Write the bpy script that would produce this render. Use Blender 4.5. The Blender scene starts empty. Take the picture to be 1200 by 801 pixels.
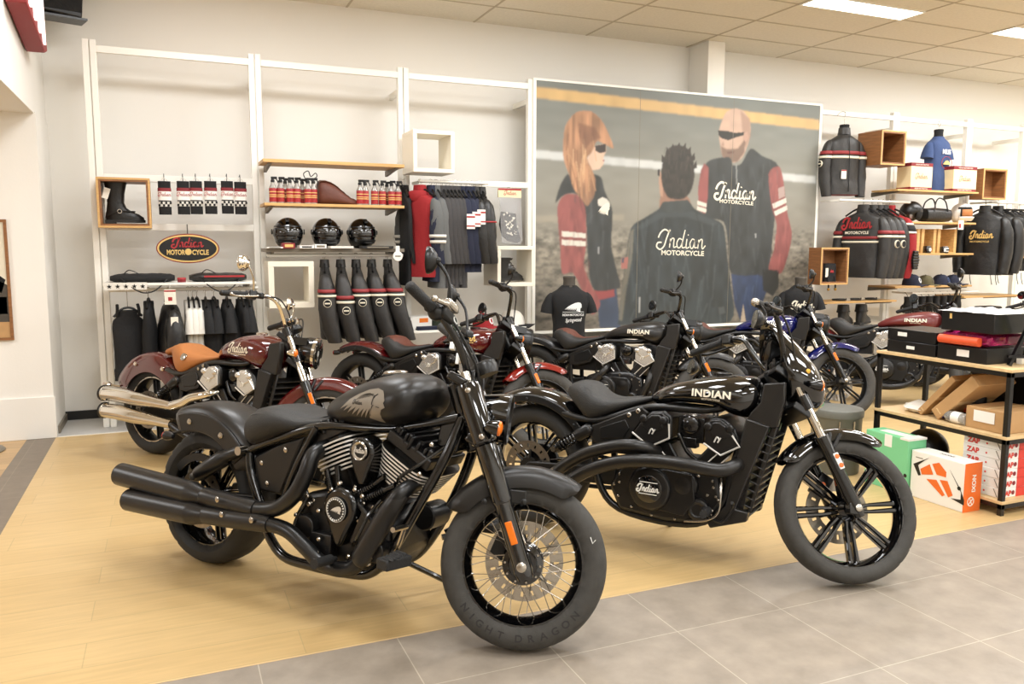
import bpy, bmesh, math, random
import numpy as np
from mathutils import Matrix, Vector
random.seed(7)
PI = math.pi
SC = bpy.context.scene
COL = SC.collection
V = Vector

# ------------------------------------------------------------------ camera geometry (from the photo's vanishing points)
FPX, YAW, PITCH, ROLL, CH = 948.0, math.radians(23.05), math.radians(6.7), math.radians(.152), 1.5
_cy, _sy, _cp, _sp = math.cos(YAW), math.sin(YAW), math.cos(PITCH), math.sin(PITCH)
FW = V((_sy*_cp, _cy*_cp, -_sp)); _r = V((_cy, -_sy, 0)); _u = V((_sy*_sp, _cy*_sp, _cp))
RT = _r*math.cos(ROLL) + _u*math.sin(ROLL); UP = _u*math.cos(ROLL) - _r*math.sin(ROLL)
def at(x, y, Y):
    """world point seen at photo position x, y on the upright plane at depth Y"""
    d = FW + RT*((x-600)/FPX) + UP*((400.5-y)/FPX)
    t = Y/d.y
    return V((d.x*t, Y, CH+d.z*t))
def atx(x, y, X):
    d = FW + RT*((x-600)/FPX) + UP*((400.5-y)/FPX)
    t = X/d.x
    return V((X, d.y*t, CH+d.z*t))

# ------------------------------------------------------------------ materials
def lin(c):
    return tuple(((v/255)/12.92 if v/255 <= .04045 else ((v/255+.055)/1.055)**2.4) for v in c)
def mat(name, col, rough=.5, metal=0., noise=None, bump=None, coat=0., spec=.5, emit=None, alpha=None, trans=0., stretch=None):
    m = bpy.data.materials.new(name); m.use_nodes = True
    nt = m.node_tree; b = nt.nodes['Principled BSDF']
    c = lin(col)
    b.inputs['Base Color'].default_value = (*c, 1)
    b.inputs['Roughness'].default_value = rough; b.inputs['Metallic'].default_value = metal
    b.inputs['Specular IOR Level'].default_value = spec
    b.inputs['Coat Weight'].default_value = coat; b.inputs['Coat Roughness'].default_value = .05
    b.inputs['Transmission Weight'].default_value = trans
    if alpha is not None: b.inputs['Alpha'].default_value = alpha
    if emit: b.inputs['Emission Color'].default_value = (*lin(emit[0]), 1); b.inputs['Emission Strength'].default_value = emit[1]
    tc = None
    if noise or bump:
        tc = nt.nodes.new('ShaderNodeTexCoord'); src = tc.outputs['Object']
        if stretch:
            mp = nt.nodes.new('ShaderNodeMapping'); mp.inputs['Scale'].default_value = stretch
            nt.links.new(src, mp.inputs['Vector']); src = mp.outputs['Vector']
    if noise:
        n = nt.nodes.new('ShaderNodeTexNoise'); n.inputs['Scale'].default_value = noise[0]; n.inputs['Detail'].default_value = 4
        nt.links.new(src, n.inputs['Vector'])
        r = nt.nodes.new('ShaderNodeValToRGB'); a = noise[1]
        r.color_ramp.elements[0].position = .3; r.color_ramp.elements[1].position = .7
        r.color_ramp.elements[0].color = (*[v*(1-a) for v in c], 1); r.color_ramp.elements[1].color = (*[min(1, v*(1+a)) for v in c], 1)
        nt.links.new(n.outputs['Fac'], r.inputs['Fac']); nt.links.new(r.outputs['Color'], b.inputs['Base Color'])
    if bump:
        n = nt.nodes.new('ShaderNodeTexNoise'); n.inputs['Scale'].default_value = bump[0]; n.inputs['Detail'].default_value = 3
        nt.links.new(src, n.inputs['Vector'])
        k = nt.nodes.new('ShaderNodeBump'); k.inputs['Strength'].default_value = bump[1]; k.inputs['Distance'].default_value = .01
        nt.links.new(n.outputs['Fac'], k.inputs['Height']); nt.links.new(k.outputs['Normal'], b.inputs['Normal'])
    return m
M = {}
def dm(key, *a, **k): M[key] = mat(key, *a, **k)
dm('wall_paint', (239, 236, 229), .75, noise=(.6, .02), bump=(60, .05))
dm('white_metal', (243, 240, 231), .4)
dm('white_board', (240, 232, 214), .5, noise=(3, .02))
dm('ceiling_tile', (228, 221, 206), .85, noise=(40, .04), bump=(90, .2))
dm('ceiling_grid', (190, 178, 156), .6)
dm('lamp', (255, 250, 240), .5, emit=((255, 247, 232), 7))
dm('gray_floor', (196, 194, 190), .5, noise=(4, .05))
dm('black_plastic', (14, 14, 14), .45)
dm('oak', (206, 164, 104), .5, noise=(3, .16), stretch=(1, 6, 22))
dm('walnut', (140, 94, 56), .5, noise=(3, .2), stretch=(2, 2, 18))
dm('table_wood', (214, 184, 136), .5, noise=(3, .12), stretch=(1, 9, 9))
dm('matte_black', (25, 23, 21), .35, noise=(30, .05))
dm('satin_black', (15, 15, 15), .33)
dm('gloss_black', (6, 6, 7), .06, coat=1.)
dm('tank_black', (25, 23, 21), .36, coat=.15)
dm('engine_black', (17, 16, 16), .3, bump=(220, .12))
dm('frame_black', (10, 10, 10), .2, coat=.4)
dm('rubber', (60, 58, 54), .72, noise=(40, .1), bump=(300, .15))
dm('rubber_dark', (38, 37, 35), .7, bump=(200, .1))
dm('grip', (24, 24, 24), .6, bump=(240, .5))
dm('chrome', (226, 222, 214), .05, 1.)
dm('steel', (186, 180, 170), .24, 1.)
dm('brushed', (150, 142, 130), .34, 1., noise=(60, .12))
dm('fin_edge', (222, 219, 212), .3, .35)
dm('head_chrome', (220, 217, 211), .2, .75)
dm('badge_silver', (142, 134, 122), .45, .4)
dm('letter_cream', (236, 228, 208), .5)
dm('letter_white', (240, 240, 236), .5)
dm('letter_red', (166, 40, 44), .5)
dm('letter_gold', (222, 186, 112), .5)
dm('maroon', (84, 14, 16), .12, coat=1., noise=(80, .05))
dm('burnt_red', (128, 26, 18), .14, coat=1.)
dm('matte_red', (104, 34, 32), .36, coat=.15)
dm('deep_blue', (18, 24, 92), .1, coat=1.)
dm('tan_leather', (178, 112, 58), .5, bump=(120, .2), noise=(14, .08))
dm('seat_black', (34, 33, 31), .56, bump=(180, .3))
dm('seat_brown', (96, 52, 38), .5, bump=(180, .3), noise=(20, .1))
dm('amber', (230, 116, 16), .18, coat=.6)
dm('red_lens', (160, 16, 14), .15, coat=.6)
dm('lens', (235, 236, 232), .06, .55)
dm('mirror_glass', (215, 218, 220), .02, 1.)
dm('leather', (27, 26, 25), .42, bump=(38, .35), noise=(12, .15))
dm('leather_charcoal', (44, 42, 40), .5, bump=(34, .35), noise=(12, .12))
dm('cloth_black', (22, 22, 23), .85, bump=(40, .3))
dm('cloth_charcoal', (62, 60, 60), .9, bump=(40, .3))
dm('cloth_grey', (96, 97, 96), .9, bump=(40, .3))
dm('cloth_navy', (34, 38, 56), .9, bump=(40, .3))
dm('cloth_blue', (58, 76, 116), .9, bump=(40, .3), noise=(8, .08))
dm('cloth_white', (228, 224, 214), .9, bump=(40, .3))
dm('cloth_red', (146, 28, 32), .85, bump=(40, .3))
dm('cloth_olive', (92, 86, 60), .9, bump=(60, .3))
dm('cloth_green', (44, 52, 40), .9, bump=(60, .3))
dm('stripe_red', (142, 46, 48), .6); dm('stripe_cream', (226, 218, 196), .6)
dm('hanger', (16, 16, 16), .4)
dm('tag', (240, 232, 216), .6)
dm('carton', (186, 146, 98), .7, noise=(12, .06))
dm('carton_white', (240, 237, 230), .5)
dm('carton_green', (124, 204, 150), .5)
dm('carton_orange', (234, 112, 40), .45)
dm('carton_red', (214, 62, 48), .45)
dm('carton_black', (18, 18, 19), .3)
dm('box_cream', (238, 220, 178), .5); dm('box_maroon', (130, 32, 40), .5)
dm('bin_grey', (98, 99, 92), .45, noise=(30, .05))
dm('magenta_film', (150, 30, 84), .08, trans=.75)
dm('clear_film', (236, 236, 238), .1, trans=.85)
dm('white_film', (236, 238, 240), .22, coat=.4)
dm('orange_roll', (226, 88, 46), .5)
dm('sign_yellow', (226, 232, 84), .5)
dm('bottle_label', (158, 40, 44), .4, noise=(60, .25))
dm('clear_plastic', (225, 222, 214), .08, trans=.7)
dm('torso', (72, 66, 58), .6)
dm('gold', (206, 160, 72), .3, .9)
dm('trim_grey', (120, 112, 98), .5)

# wood plank floor and stone tile floor, both laid out in metres
def brick_mat(name, c1, c2, mortar, bw, bh, ms, rough, off, loc, grain=None, amp=.1, bump=.06):
    m = bpy.data.materials.new(name); m.use_nodes = True; nt = m.node_tree; b = nt.nodes['Principled BSDF']
    tc = nt.nodes.new('ShaderNodeTexCoord'); mp = nt.nodes.new('ShaderNodeMapping'); mp.inputs['Location'].default_value = loc
    nt.links.new(tc.outputs['Object'], mp.inputs['Vector'])
    br = nt.nodes.new('ShaderNodeTexBrick'); br.offset = off; br.inputs['Scale'].default_value = 1
    br.inputs['Brick Width'].default_value = bw; br.inputs['Row Height'].default_value = bh; br.inputs['Mortar Size'].default_value = ms
    br.inputs['Mortar Smooth'].default_value = .1; br.inputs['Bias'].default_value = 0
    br.inputs['Color1'].default_value = (*lin(c1), 1); br.inputs['Color2'].default_value = (*lin(c2), 1); br.inputs['Mortar'].default_value = (*lin(mortar), 1)
    nt.links.new(mp.outputs['Vector'], br.inputs['Vector'])
    mp2 = nt.nodes.new('ShaderNodeMapping'); mp2.inputs['Scale'].default_value = grain or (1, 1, 1)
    nt.links.new(tc.outputs['Object'], mp2.inputs['Vector'])
    n = nt.nodes.new('ShaderNodeTexNoise'); n.inputs['Scale'].default_value = 3; n.inputs['Detail'].default_value = 8; n.inputs['Roughness'].default_value = .6
    nt.links.new(mp2.outputs['Vector'], n.inputs['Vector'])
    r = nt.nodes.new('ShaderNodeValToRGB'); r.color_ramp.elements[0].position = .3; r.color_ramp.elements[1].position = .75
    r.color_ramp.elements[0].color = (1-amp,)*3+(1,); r.color_ramp.elements[1].color = (1, 1, 1, 1)
    nt.links.new(n.outputs['Fac'], r.inputs['Fac'])
    mx = nt.nodes.new('ShaderNodeMix'); mx.data_type = 'RGBA'; mx.blend_type = 'MULTIPLY'; mx.inputs['Factor'].default_value = 1
    nt.links.new(br.outputs['Color'], mx.inputs['A']); nt.links.new(r.outputs['Color'], mx.inputs['B'])
    nt.links.new(mx.outputs['Result'], b.inputs['Base Color'])
    b.inputs['Roughness'].default_value = rough
    k = nt.nodes.new('ShaderNodeBump'); k.inputs['Strength'].default_value = bump; k.inputs['Distance'].default_value = .004
    nt.links.new(n.outputs['Fac'], k.inputs['Height']); nt.links.new(k.outputs['Normal'], b.inputs['Normal'])
    M[name] = m
brick_mat('plank_floor', (213, 182, 129), (205, 173, 119), (190, 164, 116), 1.2, .2, .002, .34, .37, (.341, -.12, 0), (1.2, 14, 1), .17)
brick_mat('plank_floor_side', (206, 170, 120), (180, 146, 104), (150, 130, 100), 1.2, .16, .002, .4, .37, (0, 0, 0), (1.5, 14, 1), .25)
brick_mat('stone_floor', (164, 152, 137), (158, 146, 131), (194, 183, 164), .515, .515, .0022, .46, 0, (-.242, -.47, 0), (2.4, 2.4, 2.4), .3, .1)
brick_mat('stone_strip', (132, 120, 106), (126, 114, 100), (150, 138, 120), .5, .5, .002, .5, 0, (0, 0, 0), (4, 4, 4), .2)

# ------------------------------------------------------------------ mesh builder
def smooth_path(pts, k):
    pts = [V(p) for p in pts]
    if k <= 1 or len(pts) < 3: return pts
    out = []
    for i in range(len(pts)-1):
        p0 = pts[max(i-1, 0)]; p1 = pts[i]; p2 = pts[i+1]; p3 = pts[min(i+2, len(pts)-1)]
        for j in range(k):
            t = j/k
            out.append(.5*((2*p1)+(p2-p0)*t+(2*p0-5*p1+4*p2-p3)*t*t+(3*p1-p0-3*p2+p3)*t**3))
    out.append(pts[-1]); return out
class MB:
    def __init__(s, xf=None): s.v = []; s.f = []; s.mi = []; s.xf = xf; s.m = 0
    def add(s, vs, fs):
        o = len(s.v)
        s.v += [tuple(s.xf @ V(v)) for v in vs] if s.xf else [tuple(v) for v in vs]
        s.f += [tuple(i+o for i in f) for f in fs]; s.mi += [s.m]*len(fs)
        return s
    def box(s, c, d, R=None):
        vs = []
        for i in range(8):
            p = V(((i & 1)-.5, ((i >> 1) & 1)-.5, ((i >> 2) & 1)-.5)); p = V((p.x*d[0], p.y*d[1], p.z*d[2]))
            vs.append(V(c)+(R @ p if R else p))
        return s.add(vs, [(0, 2, 3, 1), (4, 5, 7, 6), (0, 1, 5, 4), (2, 6, 7, 3), (0, 4, 6, 2), (1, 3, 7, 5)])
    def bb(s, a, b): return s.box([(p+q)/2 for p, q in zip(a, b)], [abs(q-p) for p, q in zip(a, b)])
    def rings(s, rs, c0=True, c1=True, closed=False):
        n = len(rs[0]); fs = []; vs = [p for r in rs for p in r]; L = len(rs)
        for i in range(L if closed else L-1):
            a = i*n; b = ((i+1) % L)*n
            for j in range(n): k = (j+1) % n; fs.append((a+j, a+k, b+k, b+j))
        if not closed:
            if c0: fs.append(tuple(range(n))[::-1])
            if c1: fs.append(tuple(range((L-1)*n, L*n)))
        return s.add(vs, fs)
    def tube(s, pts, r, n=8, k=1, flat=None, closed=False):
        P = smooth_path(pts, k); L = len(P); rs = []
        if isinstance(r, (list, tuple)):
            R = []
            for i in range(L):
                t = i/(L-1)*(len(r)-1); a = min(int(t), len(r)-2); R.append(r[a]+(r[a+1]-r[a])*(t-a))
        else: R = [r]*L
        nrm = None
        for i in range(L):
            t = (P[min(i+1, L-1)]-P[max(i-1, 0)])
            if t.length < 1e-9: t = V((0, 0, 1))
            t.normalize()
            if nrm is None:
                nrm = t.orthogonal().normalized() if not flat else (V(flat)-t*V(flat).dot(t)).normalized()
            nrm = (nrm-t*nrm.dot(t)).normalized(); bn = t.cross(nrm)
            rs.append([P[i]+(nrm*math.cos(2*PI*j/n)+bn*math.sin(2*PI*j/n))*R[i] for j in range(n)])
        return s.rings(rs, closed=closed)
    def cyl(s, a, b, r, r2=None, n=16): return s.tube([a, b], [r, r if r2 is None else r2], n)
    def lathe(s, prof, o, ax=(0, 1, 0), n=32, closed=False):
        ax = V(ax).normalized(); e = ax.orthogonal().normalized(); f = ax.cross(e); o = V(o); rs = []
        for r, h in prof: rs.append([o+ax*h+(e*math.cos(2*PI*j/n)+f*math.sin(2*PI*j/n))*r for j in range(n)])
        return s.rings(rs, closed=closed)
    def prism(s, poly, y0, y1, f=None):
        """outline in x, z pulled along y; f maps (a, b, t) to a point for other planes"""
        f = f or (lambda a, b, t: (a, t, b)); n = len(poly)
        vs = [f(a, b, y0) for a, b in poly]+[f(a, b, y1) for a, b in poly]
        return s.add(vs, [tuple(range(n)), tuple(range(n, 2*n))[::-1]]+[(i, i+n, (i+1) % n+n, (i+1) % n) for i in range(n)])
    def sph(s, c, r, n=16, m=10):
        r = (r, r, r) if not hasattr(r, '__len__') else r; c = V(c); rs = []
        for i in range(m+1):
            t = PI*i/m; q = max(math.sin(t), 1e-3)
            rs.append([c+V((r[0]*q*math.cos(2*PI*j/n), r[1]*q*math.sin(2*PI*j/n), -r[2]*math.cos(t))) for j in range(n)])
        return s.rings(rs)
    def mesh(s, vs, fs, f): return s.add([f(*v) for v in vs], fs)
    def build(s, name, mats, parent=None, smooth=True, bevel=0, sub=0, label=None, angle=38, solid=0):
        me = bpy.data.meshes.new(name); me.from_pydata(s.v, [], s.f)
        mats = mats if isinstance(mats, (list, tuple)) else [mats]
        for m in mats: me.materials.append(M[m] if isinstance(m, str) else m)
        if len(mats) > 1: me.polygons.foreach_set('material_index', [min(i, len(mats)-1) for i in s.mi])
        bm = bmesh.new(); bm.from_mesh(me); bmesh.ops.recalc_face_normals(bm, faces=bm.faces)
        if smooth:
            ca = math.radians(angle)
            for e in bm.edges:
                e.smooth = not (len(e.link_faces) == 2 and e.calc_face_angle(0) > ca)
            for f in bm.faces: f.smooth = True
        bm.to_mesh(me); bm.free(); me.update()
        o = bpy.data.objects.new(name, me); COL.objects.link(o)
        if parent: o.parent = parent
        if label: o['label'] = label
        if solid:
            q = o.modifiers.new('s', 'SOLIDIFY'); q.thickness = solid; q.offset = 0
        if bevel:
            q = o.modifiers.new('b', 'BEVEL'); q.width = bevel; q.segments = 2; q.limit_method = 'ANGLE'; q.angle_limit = math.radians(40); q.harden_normals = False
        if sub:
            q = o.modifiers.new('u', 'SUBSURF'); q.levels = sub; q.render_levels = sub
        return o
def each(mb, name, mats, parent=None, **k):
    """every loose piece of the builder becomes an object of its own"""
    par = list(range(len(mb.v)))
    def fnd(i):
        while par[i] != i: par[i] = par[par[i]]; i = par[i]
        return i
    for f in mb.f:
        for i in f[1:]: par[fnd(i)] = fnd(f[0])
    g = {}
    for n, f in enumerate(mb.f): g.setdefault(fnd(f[0]), []).append(n)
    for fs in g.values():
        c = MB(); ids = {}; q = []
        for n in fs:
            for i in mb.f[n]: ids.setdefault(i, len(ids))
            c.f.append(tuple(ids[i] for i in mb.f[n])); c.mi.append(mb.mi[n])
        c.v = [mb.v[i] for i in ids]; o = c.build(name, mats, parent, **k)
    return o
def tag(o, label, cat, group=None, kind=None):
    o['label'] = label; o['category'] = cat
    if group: o['group'] = group
    if kind: o['kind'] = kind
    return o
def thing(name, label, cat, loc=(0, 0, 0), rot=(0, 0, 0), group=None):
    o = bpy.data.objects.new(name, None); COL.objects.link(o); o.empty_display_size = .1
    o.location = loc; o.rotation_euler = rot; return tag(o, label, cat, group)
def dup(root, loc, label=None, rot=None):
    def cp(o, par):
        c = o.copy(); COL.objects.link(c)
        if par: c.parent = par
        for ch in o.children: cp(ch, c)
        return c
    r = cp(root, None); r.location = loc
    if label: r['label'] = label
    if rot is not None: r.rotation_euler = rot
    return r
def struct(name, mb, m, **k):
    o = mb.build(name, m, **k); o['kind'] = 'structure'; return o
def rotx(a): return Matrix.Rotation(a, 4, 'X')
def roty(a): return Matrix.Rotation(a, 4, 'Y')
def rotz(a): return Matrix.Rotation(a, 4, 'Z')
def T(*p): return Matrix.Translation(V(p))

# ------------------------------------------------------------------ lettering
_tc = {}
def text_mesh(body, bold=.0, shear=0., space=1.):
    """outline of a word as verts, faces in x, y; 1 unit high, centred on x, baseline at 0"""
    key = (body, bold, shear, space)
    if key not in _tc:
        cu = bpy.data.curves.new('letters', 'FONT'); cu.body = body; cu.size = 1.38; cu.offset = bold; cu.shear = shear; cu.space_character = space; cu.fill_mode = 'FRONT'
        cu.resolution_u = 4
        o = bpy.data.objects.new('letters', cu); COL.objects.link(o)
        bpy.context.view_layer.update()
        me = o.evaluated_get(bpy.context.evaluated_depsgraph_get()).to_mesh()
        vs = [tuple(v.co) for v in me.vertices]; fs = [tuple(p.vertices) for p in me.polygons]
        bpy.data.objects.remove(o); bpy.data.curves.remove(cu)
        xs = [v[0] for v in vs]; cx = (min(xs)+max(xs))/2
        _tc[key] = ([(v[0]-cx, v[1]) for v in vs], fs, max(xs)-min(xs))
    return _tc[key]
SCRIPT = [[(-.25, .95), (.0, 1.45), (.5, 1.8), (1.0, 1.62), (1.15, 1.8)], [(1.05, 1.72), (.72, .9), (.45, .15), (.0, -.2), (-.42, .05), (-.3, .45), (.15, .5)],
 [(1.2, .9), (1.1, .0)], [(1.12, .45), (1.38, .92), (1.62, .9), (1.6, .4), (1.62, .05), (1.95, .15)],
 [(2.6, .85), (2.25, .95), (1.98, .5), (2.1, .05), (2.4, .1), (2.65, .6)], [(2.95, 1.85), (2.65, .6), (2.65, .05), (3.0, .12)],
 [(3.2, .95), (3.1, .2), (3.2, .0), (3.5, .15)], [(3.32, 1.3), (3.36, 1.42)],
 [(4.15, .85), (3.85, .95), (3.58, .5), (3.7, .05), (3.95, .1), (4.2, .9)], [(4.2, .9), (4.13, .15), (4.45, .12)],
 [(4.65, .92), (4.55, .0)], [(4.57, .45), (4.85, .92), (5.08, .9), (5.05, .3), (5.15, .0), (5.5, .35)]]
def script(mb, f, h, w=.14, lift=.001):
    """the cursive word on a maker's badge; f maps (x, y) in metres, centred, baseline 0"""
    k = h/1.8
    for i, st in enumerate(SCRIPT):
        P = smooth_path([((x-2.6)*k, y*k, 0) for x, y in st], 5)
        W = w*k*(1.6 if i < 2 else 1.25); q = []
        L = []; R = []
        for a in range(len(P)):
            t = P[min(a+1, len(P)-1)]-P[max(a-1, 0)]; t.normalize(); n = V((-t.y, t.x, 0))
            L.append(P[a]+n*W*.5); R.append(P[a]-n*W*.5)
        vs = L+R; n = len(L)
        mb.add([f(p.x, p.y) for p in vs], [(a, a+1, n+a+1, n+a) for a in range(n-1)])
def word(mb, body, f, h, bold=.03, shear=0., wid=None, space=1.):
    vs, fs, w = text_mesh(body, bold, shear, space)
    kx = wid/w if wid else h
    mb.add([f(x*kx, y*h) for x, y in vs], fs)
def refine(vs, fs, cut):
    """triangulate a flat shape and cut it small so that it can follow a curved surface"""
    bm = bmesh.new(); bv = [bm.verts.new((x, y, 0)) for x, y in vs]
    for f in fs:
        try: bm.faces.new([bv[i] for i in f])
        except ValueError: pass
    bmesh.ops.triangulate(bm, faces=bm.faces)
    for _ in range(5):
        es = [e for e in bm.edges if e.calc_length() > cut]
        if not es: break
        bmesh.ops.subdivide_edges(bm, edges=es, cuts=1); bmesh.ops.triangulate(bm, faces=[f for f in bm.faces if len(f.verts) > 3])
    bm.verts.index_update()
    r = [(v.co.x, v.co.y) for v in bm.verts], [tuple(v.index for v in f.verts) for f in bm.faces]
    bm.free(); return r
def headdress(mb, f, w, cut=9):
    """profile with a feathered headdress, w wide; f maps (x, y)"""
    P = [(80, 542), (130, 500), (200, 440), (300, 385), (420, 335), (520, 315), (590, 330), (615, 360), (635, 410), (622, 432), (642, 470), (604, 492), (588, 530), (592, 617), (520, 597), (455, 582),
         (480, 490), (400, 590), (440, 500), (350, 588), (400, 500), (300, 582), (350, 500), (245, 575), (300, 497), (185, 565), (245, 495), (130, 553), (190, 492)]
    k = w/562
    vs, fs = refine([((x-360)*k, (460-y)*k) for x, y in P], [tuple(range(len(P)))], w/12)
    mb.add([f(x, y) for x, y in vs], fs)
dm('neon', (255, 245, 240), .4, emit=((255, 226, 220), 2.2))
LP = 50; EXPO = 0.0
# ------------------------------------------------------------------ the setting
YW, YP, ZC = 7.85, 7.39, 3.72          # back wall, rack uprights, ceiling
b = MB(); b.add([(-.86, -3, 0), (13, -3, 0), (13, 2.908, 0), (-.86, 2.908, 0)], [(0, 1, 2, 3)]); struct('floor', b, 'stone_floor', smooth=False)
b = MB(); b.add([(-.86, 2.908, 0), (13, 2.908, 0), (13, 7.16, 0), (-.86, 7.16, 0)], [(0, 1, 2, 3)]); struct('floor_planks', b, 'plank_floor', smooth=False)
b = MB(); b.add([(-1.06, -3, 0), (-.86, -3, 0), (-.86, 7.16, 0), (-1.06, 7.16, 0)], [(0, 1, 2, 3)]); struct('floor_strip', b, 'stone_strip', smooth=False)
b = MB(); b.add([(-6, -3, 0), (-1.06, -3, 0), (-1.06, 7.16, 0), (-6, 7.16, 0)], [(0, 1, 2, 3)]); struct('floor_side', b, 'plank_floor_side', smooth=False)
b = MB(); b.add([(-.86, 7.16, .0), (13, 7.16, .0), (13, YW, .0), (-.86, YW, .0)], [(0, 1, 2, 3)]); struct('floor_back', b, 'gray_floor', smooth=False)
b = MB(); b.bb((-.87, 7.15, 0), (13, 7.165, .004)); struct('trim_1', b, 'white_metal')
b = MB(); b.bb((-.86, 2.904, 0), (13, 2.911, .0015)); struct('trim_2', b, 'table_wood')
b = MB(); b.bb((-1.2, YW, 0), (13.2, YW+.15, ZC+.1)); struct('wall_back', b, 'wall_paint')
b = MB(); b.bb((-6, 7.16, 0), (-.86, 7.3, 2.5)); b.bb((-.96, 7.16, 0), (-.86, YW, 2.5)); struct('wall_left', b, 'wall_paint')
b = MB(); b.bb((-6, -3, 2.5), (-.87, YW, ZC+.1)); struct('wall_bulkhead', b, 'wall_paint')
b = MB(); b.bb((13, -3, 0), (13.15, YW+.1, ZC+.1)); struct('wall_right', b, 'wall_paint')
b = MB(); b.bb((-6.15, -3, 0), (-6, 7.3, 2.5)); struct('wall_side', b, 'wall_paint')
b = MB(); b.bb((-6, -3.15, 0), (13.15, -3, ZC+.1)); struct('wall_front', b, 'wall_paint')
b = MB(); b.bb((5.49, 7.5, 0), (5.71, YW, ZC)); struct('wall_pillar', b, 'wall_paint', bevel=.004)
b = MB(); b.bb((-.86, YW-.02, 0), (13, YW, .075)); struct('baseboard_back', b, 'black_plastic')
b = MB(); b.bb((-.86, 7.3, 0), (-.845, YW-.02, .06)); struct('baseboard_left', b, 'trim_grey')
b = MB(); b.bb((-6, 7.145, 0), (-.85, 7.16, .33)); struct('trim_3', b, 'wall_paint', bevel=.003)
# suspended ceiling
b = MB(); b.bb((-.87, -3, ZC), (13, YW, ZC+.1)); struct('ceiling', b, 'ceiling_tile', smooth=False)
GX = [-.55+1.265*i for i in range(11)]; gx0 = at(687, 40, YW).x
GX = [gx0+1.265*i for i in range(-4, 8)]
b = MB()
for x in GX: b.bb((x-.01, -3, ZC-.004), (x+.01, YW, ZC+.01))
gy = [YW-.57-.595*i for i in range(17)]
for y in gy: b.bb((-.87, y-.01, ZC-.004), (13, y+.01, ZC+.01))
struct('trim_4', b, 'ceiling_grid')
# lamps in the ceiling
def lamp(x0, y0, label):
    t = thing('ceiling_light', label, 'ceiling light', (x0, y0, ZC), group='square-edged panels in the ceiling')
    b = MB(); b.bb((.02, .315, -.008), (1.245, .58, -.003)); b.build('diffuser', 'lamp', t)
    b = MB()
    for a, c in (((0, .3, -.012), (1.265, .315, -.0)), ((0, .58, -.012), (1.265, .595, 0)), ((0, .315, -.012), (.02, .58, 0)), ((1.245, .315, -.012), (1.265, .58, 0))): b.bb(a, c)
    b.build('frame', 'white_metal', t)
    return t
lx = gx0+1.265
lamp(lx, gy[3], 'lit ceiling panel cut by the top edge of the photo, left of the other'); lamp(lx+1.265*2-.01, gy[3], 'lit ceiling panel at the right edge of the photo')
LIGHTS = []
def area(x, y, e, sx=1.2, sy=.56, z=ZC-.02):
    l = bpy.data.lights.new('panel_lamp', 'AREA'); l.shape = 'RECTANGLE'; l.size = sx; l.size_y = sy; l.energy = e; l.color = (.985, 1, 1.015)
    o = bpy.data.objects.new('panel_lamp', l); COL.objects.link(o); o.location = (x, y, z); o['kind'] = 'structure'; return o
for y in (gy[3]+.3,):
    for x in (.6, 3.1, 9.95, 12): area(x, y, LP)
    for x in (lx+.63, lx+1.265*2+.62): area(x, y+.15, LP, sy=.26, z=ZC-.03)
for y in (gy[7]+.3, gy[11]+.3, gy[15]+.3):
    for x in (.6, 3.1, 5.7, 8.3, 10.9): area(x, y, LP)
area(-3.2, 5.5, LP, z=2.45); area(-3.2, 2.5, LP, z=2.45)
b = MB(); b.bb((-6, -3, 2.49), (-.87, 7.16, 2.5)); struct('ceiling_side', b, 'wall_paint')
w = bpy.data.worlds.new('world'); SC.world = w; w.use_nodes = True
w.node_tree.nodes['Background'].inputs[0].default_value = (.985, 1, 1.015, 1); w.node_tree.nodes['Background'].inputs[1].default_value = .3
cam = bpy.data.cameras.new('camera'); co = bpy.data.objects.new('camera', cam); COL.objects.link(co)
cam.sensor_width = 36; cam.lens = FPX/1200*36; cam.clip_start = .05
R = Matrix((RT, UP, -FW)).transposed().to_4x4(); co.matrix_world = T(0, 0, CH) @ R
SC.camera = co
vs_ = SC.view_settings; vs_.view_transform = 'Standard'; vs_.look = 'None'; vs_.gamma = 1; vs_.exposure = EXPO; vs_.use_curve_mapping = False

# rack uprights and rails
def upright(xc, w, label):
    b = MB(); b.bb((xc-w/2, YP, 0), (xc-.004, YP+.06, 3.12)); b.bb((xc+.004, YP, 0), (xc+w/2, YP+.06, 3.12)); b.bb((xc-.006, YP+.02, 0), (xc+.006, YP+.055, 3.11))
    t = thing('rack_upright', label, 'upright', (0, 0, 0)); o = b.build('post', 'white_metal', t, bevel=.003)
    for z in (.6, 2.9): b = MB(); b.bb((xc-.02, YP+.06, z), (xc+.02, YW, z+.05)); b.build('wall_bracket', 'white_metal', t)
    return t
PX = [-.49, .76, 2.06, 3.36, 6.97, 8.18, 9.45, 10.5]
PL = ['white upright at the left end of the rack', 'white upright between the oval sign and the helmet shelf', 'white upright right of the helmet shelf', 'white upright at the left edge of the wall poster',
      'white upright at the right edge of the wall poster', 'white upright beside the wooden box that juts out, left of the blue shirt', 'white upright right of the blue shirt on the shelf', 'white upright at the right edge of the photo']
for x, l in zip(PX, PL): upright(x, .1, l)
def rail(x0, x1, z, label, h=.055, y0=YP, d=.03):
    b = MB(); b.bb((x0, y0-.001, z-h/2), (x1, y0+d, z+h/2)); return tag(b.build('rack_rail', 'white_metal', bevel=.003), label, 'rail')
for i, (a, c) in enumerate(((0, 1), (1, 2), (2, 3), (4, 5), (5, 6), (6, 7))):
    n = ['above the boot box', 'above the shelf of bottles', 'above the white cube', 'above the hanging leather jacket', 'above the blue shirt', 'at the top right of the rack'][i]
    rail(PX[a]+.05, PX[c]-.05, 3.05, 'white top rail of the rack '+n)
rail(PX[0]+.05, PX[1]-.05, 2.05, 'white middle rail from which the socks and oval sign hang')
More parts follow.
